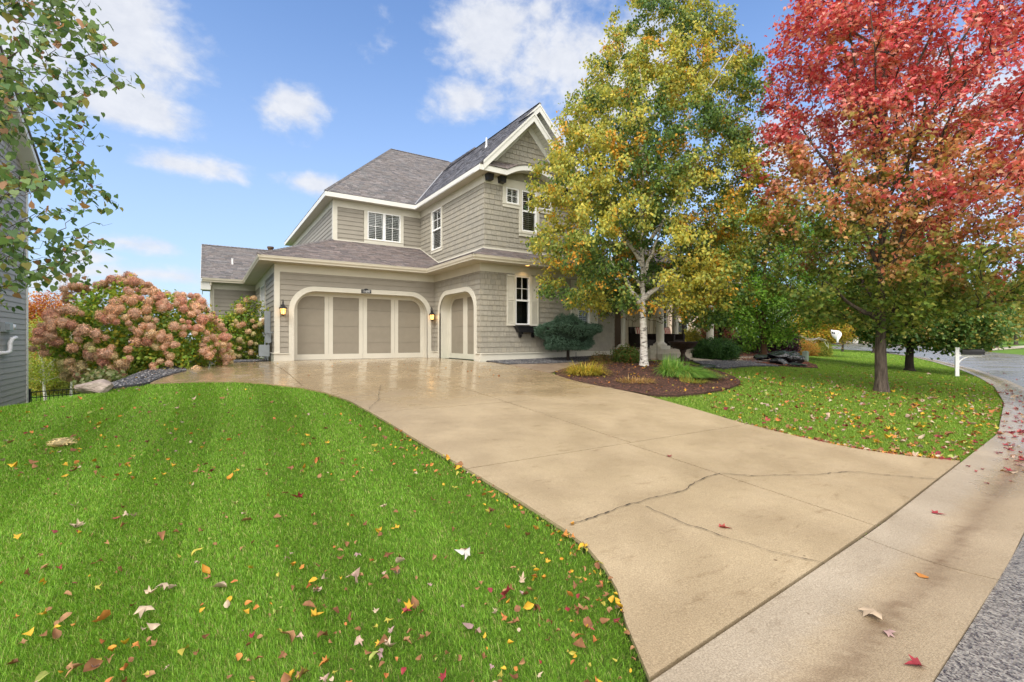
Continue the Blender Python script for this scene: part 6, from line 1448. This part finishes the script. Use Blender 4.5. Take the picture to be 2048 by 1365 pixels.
# ------------------------------------------------------------------ porch furniture
def chair(px, D, rz, label):
    q = at(px, 690, D); root = empty('wicker_armchair', (0, 0, 0)); tag(root, label, 'armchair', 'wicker chairs on the porch')
    b = MB(); b.box(-.36, .36, -.34, .36, .06, .36); b.build('base', M_wicker, root)
    for s in (-1, 1): a = MB(); a.box(s*.37-.06 if s > 0 else -.43, s*.37+.06 if s > 0 else -.31, -.36, .36, .05, .60); a.build('armrest', M_wicker, root)
    k_ = MB(); k_.prism([(-.43, .30, .05), (.43, .30, .05), (.43, .42, .05), (-.43, .42, .05)], (0, .06, .84)); k_.build('backrest', M_wicker, root)
    for s in (-1, 1):
        for t_ in (-1, 1): l = MB(); l.box(s*.36-.03, s*.36+.03, t_*.32-.03, t_*.32+.03, 0, .06); l.build('leg', M_wicker, root)
    root.location = (q[0], q[1], FZ); root.rotation_euler = (0, 0, R(rz)); 
    return root
def cushion(ch, label, dz, dy):
    m_ = MB(); n = 14
    for i in range(n):
        a, b = -.26+.52*i/n, -.26+.52*(i+1)/n; f = lambda x: .07*(1-(abs(x)/.27)**3)+.015
        c_ = (.55, .07, .08) if i % 2 else (.85, .82, .75)
        m_.prism([(a, -f(a), 0), (b, -f(b), 0), (b, f(b), 0), (a, f(a), 0)], (0, .02, .34), c_)
    o = m_.build('striped_cushion', M_stripe, color=True); tag(o, label, 'cushion', 'striped cushions on the porch chairs')
    M = Matrix.LocRotScale(ch.location, ch.rotation_euler, None) @ Matrix.Translation((0, dy, dz)); o.location = M.to_translation(); o.rotation_euler = (R(-14), 0, ch.rotation_euler[2])
c1 = chair(1288, 19.4, -12, 'dark wicker armchair mostly behind the white birch trunk'); c2 = chair(1343, 19.9, 8, 'dark wicker armchair between the porch columns')
cushion(c1, 'red and white striped cushion on the chair behind the birch trunk', .52, .16); cushion(c2, 'red and white striped cushion on the chair between the columns', .52, .16)
for px, D, lb, r_ in [(1358, 20.6, 'round black planter pot at the porch edge', .19)]:
    q = at(px, 690, D); m_ = MB(); m_.lathe([(0, FZ), (r_*.7, FZ), (r_*.95, FZ+.3), (r_*1.05, FZ+.33), (r_*.9, FZ+.33), (r_*.8, FZ+.28), (0, FZ+.28)], q[0], q[1], 20); o = m_.build('planter_pot', M_black); tag(o, lb, 'planter')

# ghost and garland
p = at(1672, 660, 32.5); m_ = MB(); nu, nv = 14, 12; k = 32.5/FPX; V = []
out_l = [(1662, 659.5), (1664, 668), (1667, 676), (1671, 680), (1673, 686)]; out_r = [(1683, 664.5), (1682, 670), (1679, 676), (1675, 681), (1673.5, 687)]
for j in range(nv):
    t_ = j/(nv-1)*4; i0 = min(int(t_), 3); f = t_-i0; l = lerp(out_l[i0], out_l[i0+1], f); r_ = lerp(out_r[i0], out_r[i0+1], f)
    for i in range(nu): s = i/(nu-1); q = l*(1-s)+r_*s; V.append(at(q[0], q[1], 30.2)+FW*(.10*math.sin(s*9+j*.5)+.14*math.sin(s*3.14)*-1)*(1-j/nv*.4))
m_.mesh(V, [(j*nu+i, j*nu+i+1, (j+1)*nu+i+1, (j+1)*nu+i) for j in range(nv-1) for i in range(nu-1)]); gh = m_.build('ghost_decoration', M_sheet, smooth=True); tag(gh, 'white cloth ghost decoration blowing from the yellow tree', 'decoration')
md = gh.modifiers.new('thick', 'SOLIDIFY'); md.thickness = .01
for q in ((1665.0, 666), (1668.5, 667)): e_ = MB(); c = at(q[0], q[1], 29.95); e_.prism([c+RT*.045*math.cos(a)+np.array([0, 0, .07*math.sin(a)]) for a in np.linspace(0, 6.283, 11)[:-1]], FW*.02); e_.build('eye', M_black, gh)
m_ = MB(); P = [at(x, y, 30.6) for x, y in [(1600, 670), (1612, 673), (1625, 676.5), (1638, 675), (1650, 677), (1653, 684), (1656, 692)]]
for s in range(4): m_.tube([q+rng.normal(0, .06, 3)-[0, 0, .08] for q in P], .004, 4)
o = m_.build('web_garland', M_sheet); tag(o, 'white stringy garland draped over the spirea shrubs', 'decoration')

# ------------------------------------------------------------------ distant houses
def far_house(name, label, px0, px1, base_py, D, h, wallm, roofm, seed, roofh=2.2, garage=True):
    roofm = MATS.get('far_roof') or mat('far_roof', (.16, .13, .115), .85, .25, 5)
    a, b = at(px0, base_py, D), at(px1, base_py, D*1.0); g0 = float(hf(*((a+b)/2)[:2]))-.1; W = np.linalg.norm((b-a)[:2]); root = empty(name, ((a+b)/2)[:2].tolist()+[g0], R(YAW-90)); tag(root, label, 'house')
    def P_(x, y, z_): q = (a+b)/2+RT*x+FW*y; return (q[0], q[1], g0+z_)
    def bx(m, x0, x1, y0, y1, z0, z1): m.prism([P_(x0, y0, z0), P_(x1, y0, z0), P_(x1, y1, z0), P_(x0, y1, z0)], (0, 0, z1-z0))
    m = MB(); bx(m, -W/2, W/2, 0, 8, 0, h); m.prism([P_(-W/2, 0, h), P_(-W/2, 8, h), P_(-W/2, 4, h+roofh-.1)], RT*W); m.build('wall', wallm, root)
    m = MB()
    for y0, y1, z0, z1 in ((-.5, 4, h-.05, h+roofh), (8.5, 4, h-.05, h+roofh)): m.prism([P_(-W/2-.4, y0, z0), P_(W/2+.4, y0, z0), P_(W/2+.4, y1, z1), P_(-W/2-.4, y1, z1)], (0, 0, .15))
    m.build('roof', roofm, root)
    n = max(2, int(W/2.6))
    for i in range(n):
        x = -W/2+W*(i+.5)/n
        if garage and i == 0: m = MB(); bx(m, x-1.1, x+1.1, -.05, 0, 0, 2.2); m.build('garage_door', M_trimw, root); continue
        f = MB(); bx(f, x-.55, x+.55, -.05, 0, .9, 2.3); f = f.build('window', M_trimw, root); g_ = MB(); bx(g_, x-.45, x+.45, -.07, -.051, 1.0, 2.2); g_.build('pane', M_dark, f)
    return root
M_pink = mat('pinkish_wall', (.55, .42, .34), .6, .06, 3)
far_house('neighbouring_house', 'pinkish beige lap sided house seen between the porch columns', 1335, 1440, 690, 36, 5.5, M_pink, M_roof, 1, garage=False)
far_house('distant_house', 'pale house with white garage door beyond the street junction', 1775, 1850, 684, 118, 3.4, M_farwall, M_roof, 2)
far_house('distant_house', 'low tan house far off behind the mailbox', 1880, 1980, 680, 130, 3.6, M_farwall, M_roof, 3)
far_house('distant_house', 'brown roofed house partly hidden behind the yellow tree', 1690, 1760, 683, 105, 3.2, M_pink, M_roof, 4)

# ------------------------------------------------------------------ grass
def in_lawn(x, y):
    ok = sdist(x, y) > .015
    for poly in (DRIVE, MULCH, MULCH2, PATH, PAD, GRAV1, GRAV2, GRAV3): ok &= ~in_poly(x, y, poly)
    ok &= ~((x > XLL-.3) & (x < 19.4) & (y > 11.8) & ~((x < 7.6) & (y < 14))) | (x < -.5)
    return ok
def make_grass():
    r = np.random.default_rng(99)
    N = 8000000; D = 1.15*(75/1.15)**r.uniform(0, 1, N); u = r.uniform(-1.32, 1.32, N)
    # sampling is even in log D; thin to the wanted blades per square metre
    rho = 40000*np.where(D < 2.4, 1, (2.4/D)**1.75)*np.where(D > 22, (22/D)**1.0, 1)
    have = N/(2.64*D*D*math.log(75/1.15)); keep = r.uniform(0, 1, N) < rho/have; D, u = D[keep], u[keep]
    x = FW[0]*D+RT[0]*D*u; y = FW[1]*D+RT[1]*D*u; k = in_lawn(x, y); x, y, D = x[k], y[k], D[k]; n = len(x)
    x = x+r.normal(0, .014, n); y = y+r.normal(0, .014, n)   # ragged edges: blades lean over the paving
    stripe = np.sign(np.sin((x+.15*np.sin(y*.5))*math.pi/.56)); left = x < 2.3
    L = r.uniform(.011, .031, n)*np.where(r.uniform(0, 1, n) < .06, 1.5, 1)*np.where(D > 6, 1.25, 1); w = np.maximum(.0017, D*.0009)*r.uniform(.7, 1.3, n)
    a = r.uniform(0, 2*math.pi, n); lean = np.stack([np.cos(a), np.sin(a)], 1)*r.uniform(.15, .95, (n, 1)); lean[:, 1] += np.where(left, stripe*.18, .1)
    z = hf(x, y)-.03; B = np.stack([x, y, z], 1); s = np.stack([np.cos(a+r.normal(0, .8, n)), np.sin(a+1.57), np.zeros(n)], 1); s = unit(s)
    P0 = B-s*w[:, None]/2; P1 = B+s*w[:, None]/2; mid = B+np.column_stack([lean*L[:, None]*.38, L*.62]); Pm0 = mid-s*w[:, None]*.42; Pm1 = mid+s*w[:, None]*.42
    tip = B+np.column_stack([lean*L[:, None]*1.05, L*r.uniform(.82, 1.12, n)])
    patch = np.array([noise.noise(Vector((a_*.45, b_*.45, 0))) for a_, b_ in zip(x[::1], y[::1])]) if n < 900000 else np.zeros(n)
    lc = pal([(.185, .38, .030), (.26, .45, .050), (.115, .255, .022), (.42, .42, .15), (.30, .22, .10)], [4, 3.3, 2.6, .9, .25], n, r); rc = pal([(.21, .36, .04), (.29, .42, .06), (.15, .27, .03), (.42, .42, .13)], [4, 3, 3, 1], n, r)
    wt = sstep((x-2)/3)[:, None]; C = lc*(1-wt)+rc*wt; C *= (1+.42*patch+np.where(left, .035*stripe, 0))[:, None]; C = C.clip(.004, .9)
    V = np.stack([P0, P1, Pm1, Pm0, tip], 1).reshape(-1, 3); b = np.arange(n)*5
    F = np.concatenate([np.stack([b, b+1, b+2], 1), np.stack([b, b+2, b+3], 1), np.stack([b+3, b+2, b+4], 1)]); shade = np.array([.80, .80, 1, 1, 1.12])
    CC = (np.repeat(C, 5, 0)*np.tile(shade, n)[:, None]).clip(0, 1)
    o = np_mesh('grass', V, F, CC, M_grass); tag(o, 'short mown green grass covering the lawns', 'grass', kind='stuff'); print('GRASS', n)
make_grass()

# ------------------------------------------------------------------ fallen leaves
def make_fallen():
    r = np.random.default_rng(123); L = []      # (x, y, size, type, colour, area)
    YEL = [(.60, .36, .03), (.44, .38, .06), (.58, .27, .03)]; PALE = [(.50, .34, .26), (.40, .26, .24), (.52, .40, .28)]; RED = [(.33, .03, .045), (.42, .06, .06), (.26, .025, .04)]; BRN = [(.26, .12, .05), (.34, .18, .08), (.22, .09, .04)]; ORG = [(.55, .22, .05), (.50, .17, .05)]; GRN = [(.34, .38, .09)]
    RED = [(.30, .035, .045), (.36, .07, .06), (.22, .03, .04)]
    fam = {'yellow': YEL, 'pale pink': PALE, 'red': RED, 'brown': BRN, 'orange': ORG, 'greenish': GRN}
    def add(x, y, s, t, c, area): L.append((x, y, s*float(min(1.5, np.exp(r.normal(-.06, .34)))), t, c, area))
    def region(n, rows, area, wts, size, dens=None):
        k = 0
        while k < n:
            px, py = r.uniform(rows[0], rows[1]), r.uniform(rows[2], rows[3]); p = lin(px, py)
            if area.startswith('left') or area.startswith('right'):
                if not in_lawn(np.array([p[0]]), np.array([p[1]]))[0]: continue
            if dens and r.uniform() > dens(px, py, p): continue
            add(p[0], p[1], size*r.uniform(.6, 1.25), None, r.choice(list(fam), p=np.array(wts)/sum(wts)), area); k += 1
    region(430, (-60, 1270, 850, 1400), 'left lawn', [4, 2.4, .5, 8, 3, 1.2], .041, lambda px, py, p: .30+.7*min(1, max(0, (py-880)/400))*(.6+.4*min(1, px/500)))
    region(330, (0, 980, 775, 960), 'left lawn', [5, 1.6, .3, 6, 3, 1], .042)
    region(1700, (1400, 2005, 700, 920), 'right lawn', [4, 4, 2, 7, 2.5, 1.5], .062, lambda px, py, p: (.25+.9*math.exp(-((p[0]-16)**2+(p[1]-5.2)**2)/36))*(1.0 if py > 745 else .35))
    # leaves gathered along the lawn edge of the driveway
    for k in range(170):
        i = r.integers(9, len(DRIVE_L)-1); a, b = DRIVE_L[i-1], DRIVE_L[i]; p = a+(b-a)*r.uniform()+[-abs(r.normal(0, .22)), 0]; add(p[0], p[1], .038*r.uniform(.6, 1.3), None, r.choice(['yellow', 'brown', 'orange', 'red'], p=[.35, .35, .2, .1]), 'left lawn edge')
    for k in range(170):
        i = r.integers(1, 6); a, b = DRIVE_R[i-1], DRIVE_R[i]; p = a+(b-a)*r.uniform()+[0, abs(r.normal(0, .10))]; add(p[0], p[1], .05*r.uniform(.6, 1.3), None, r.choice(['yellow', 'brown', 'orange', 'red', 'pale pink']), 'right lawn edge')
    for k in range(280):      # red leaves in the gutter by the maple
        x = r.choice([r.normal(10.5, 1.6), r.normal(15.5, 3.0)]); p = off(x, abs(r.normal(.42, .22))); add(p[0], p[1], .075*r.uniform(.6, 1.3), 'maple', r.choice(['red', 'brown', 'pale pink'], p=[.8, .12, .08]), 'gutter')
    for k in range(70): x = r.uniform(8, 30); p = off(x, r.uniform(.7, 4.5)); add(p[0], p[1], .07*r.uniform(.6, 1.2), 'maple', r.choice(['red', 'brown']), 'street')
    for k in range(60):       # small ones on the wet concrete
        p = np.array([r.uniform(0, 7.5), r.uniform(10, 17.3)]); 
        if in_poly(np.array([p[0]]), np.array([p[1]]), DRIVE)[0]: add(p[0], p[1], .04*r.uniform(.5, 1.3), None, r.choice(['yellow', 'brown', 'orange']), 'driveway')
    for k in range(900): p = scatter_in(MULCH, 1, r)[0]; add(p[0], p[1], .05*r.uniform(.5, 1.2), None, r.choice(['yellow', 'orange', 'brown'], p=[.3, .45, .25]), 'mulch') if r.uniform() < .35+.65*math.exp(-((p[0]-bp_[0])**2+(p[1]-bp_[1]+.8)**2)/1.6) else None
    for k in range(420): p = scatter_in(MULCH2, 1, r)[0]; add(p[0], p[1], .07*r.uniform(.5, 1.2), None, r.choice(['orange', 'brown', 'yellow'], p=[.4, .4, .2]), 'mulch')
    for k in range(160): p = scatter_in(GRAV3+[], 1, r)[0]; add(p[0], p[1], .05*r.uniform(.5, 1.2), None, r.choice(['yellow', 'brown']), 'gravel')
    named = [(1338, 915, .075, 'maple', 'red', 'dark red maple leaf lying alone near the middle of the driveway'), (1450, 1060, .085, 'maple', 'red', 'crimson maple leaf lying near the branching crack of the driveway'), (931, 1112, .088, 'maple', 'white', 'whitish upturned maple leaf on the left lawn'), (1145, 1053, .045, 'oval', 'yellow', None),
             (1748, 1228, .11, 'maple', 'pale pink', 'broken pink maple leaf on the wet gutter'), (1828, 1322, .07, 'maple', 'red', 'small red maple leaf in the gutter near the bottom right corner'), (1845, 1145, .07, 'oval', 'orange', 'orange brown leaf on the gutter concrete'), (594, 994, .085, 'maple', 'red', 'magenta red curled leaf far out on the left lawn'), (704, 1166, .085, 'maple', 'pale pink', 'pink curled maple leaf on the left lawn nearer the camera'), (1010, 1196, .11, 'maple', 'red', 'large red and pink maple leaf on the left lawn close to the driveway'), (800, 1128, .06, 'oval', 'pale pink', 'pale salmon leaf on the left lawn'), (208, 1240, .08, 'oval', 'orange', 'bright orange leaf near the bottom left of the lawn'), (370, 1306, .08, 'oval', 'yellow', 'yellow leaf at the bottom left of the lawn'),
             (1780, 1258, .06, 'maple', 'pale pink', 'small purple pink leaf fragment on the gutter')]
    fam['white'] = [(.52, .50, .46)]
    protos = {}
    def proto(kind, fc, var):
        key = (kind, fc, var)
        if key in protos: return protos[key]
        rr = np.random.default_rng(abs(hash((kind, fc, var))) % 9999 if False else len(protos)+5); T = (T_MAPLE if kind == 'maple' else T_LEAF).copy(); sub = []
        n = len(T); V = [np.array([0, .45, 0])]+[t for t in T]; V = np.array(V); V[:, 1] -= .45
        curl = rr.uniform(.25, 1.3); bend = rr.uniform(-.7, .9); sq = rr.uniform(.55, 1.0); V[:, 2] = curl*np.abs(V[:, 0])**1.3*rr.choice([1, 1, -1])+bend*V[:, 1]**2+rr.normal(0, .06, len(V)); V[:, 0] *= sq; V[:, :2] *= rr.uniform(.85, 1.12, (len(V), 1)); V[:, 2] -= V[:, 2].min()
        base = np.array(fam[fc][int(rr.integers(len(fam[fc])))]); C = base*rr.uniform(.55, 1.2, (len(V), 1)); C[0] = base*.8
        F = np.array([(0, i+1, (i+1) % n+1) for i in range(n)]); protos[key] = (V, F, C.clip(0, 1), [None]); return protos[key]
    items = []
    for x, y, s, t, c, area in L:
        D = FW[0]*x+FW[1]*y
        if D < 1.0 or abs((RT[0]*x+RT[1]*y)/D) > 1.25: continue
        items.append([s/D, x, y, s, t or ('maple' if (r.uniform() < (.65 if 'right' in area or c in ('red', 'pale pink') else .25)) else 'oval'), c, area, None])
    for px, py, s, t, c, lb in named: p = lin(px, py); D = float(p[:2]@FW[:2]); items.append([9, p[0], p[1], s, t, c, 'driveway' if px > 1100 and py < 1340 and px < 1700 else ('gutter' if px >= 1700 else 'left lawn'), lb])
    items.sort(key=lambda i: -i[0]); rest = {}
    surf = {'left lawn': ('lying on the left lawn', -.008), 'right lawn': ('lying on the right lawn under the maple', -.006), 'left lawn edge': ('at the grass edge left of the driveway', .0), 'right lawn edge': ('at the grass edge right of the driveway', .0), 'gutter': ('lying in the gutter', None), 'street': ('lying on the street asphalt', None), 'driveway': ('lying on the driveway', .010), 'mulch': ('lying on the mulch', .035), 'gravel': ('lying on the gravel', .04)}
    def zone_of(x, y, area):
        D = FW[0]*x+FW[1]*y; px = 1024+FPX*(RT[0]*x+RT[1]*y)/D; py = 679.25-FPX*(float(hf(x, y))-EYE)/D
        if area == 'left lawn':
            c_ = 'at the left edge' if px < 170 else ('left of the middle' if px < 420 else ('in the middle' if px < 680 else ('right of the middle' if px < 930 else 'close to the driveway')))
            return c_+' of the left lawn' + (', nearest the camera' if py > 1260 else (', in the foreground' if py > 1130 else (', mid distance' if py > 980 else ', farther back'))) if 'close' not in c_ else c_+' on the left lawn' + (', nearest the camera' if py > 1200 else (', in the foreground' if py > 1080 else ', farther back'))
        return surf[area][0] + (', nearest the camera' if py > 1150 else (', in the foreground' if py > 1030 else (', halfway along' if py > 930 else ', far along')))
    for rank, (k_, x, y, s, t, c, area, lb) in enumerate(items):
        V, F, C, holder = proto(t, c, int(r.integers(7))); dz = surf[area][1]
        if area == 'gutter': z = float(hgut(np.array([x]), np.array([y]))[0])+.004
        elif area == 'street': z = float(hstreet(np.array([x]), np.array([y]))[0])+.004
        else: z = float(hf(x, y))+dz+(r.uniform(0, .012) if 'lawn' in area else 0)
        tilt = .42 if 'lawn' in area or area == 'mulch' else .03; e = Euler((r.normal(0, tilt), r.normal(0, tilt), r.uniform(0, 6.28))); s *= 1.15
        if rank < 300:
            if holder[0] is None: o = np_mesh('fallen_leaf', V, F, C, M_leafdry); holder[0] = o.data
            else: o = bpy.data.objects.new('fallen_leaf', holder[0]); col.objects.link(o)
            o.location = (x, y, z); o.rotation_euler = e; o.scale = (s, s, s*(.55 if tilt < .1 else 1))
            kind_ = 'maple' if t == 'maple' else 'oval'; zone = zone_of(x, y, area); big = 'large ' if s > .085 else ('tiny ' if s < .05 else ''); grp = '%s%s %s leaves %s' % (big, c, kind_, zone)
            if lb: tag(o, lb, 'leaf')
            else: tag(o, '%s%s %s leaf %s' % (big, c, kind_, zone), 'leaf', grp)
        else:
            M = np.array(e.to_matrix())*s; W = V@M.T+[x, y, z]; rest.setdefault(area, []).append((W, F, C))
    for area, lst in rest.items():
        n = 0; Vs, Fs, Cs = [], [], []
        for W, F, C in lst: Vs.append(W); Fs.append(F+n); Cs.append(C); n += len(W)
        o = np_mesh('leaf_litter', np.vstack(Vs), np.vstack(Fs), np.vstack(Cs), M_leafdry); tag(o, 'scattered small autumn leaves '+surf[area][0], 'leaf litter', kind='stuff')
make_fallen()
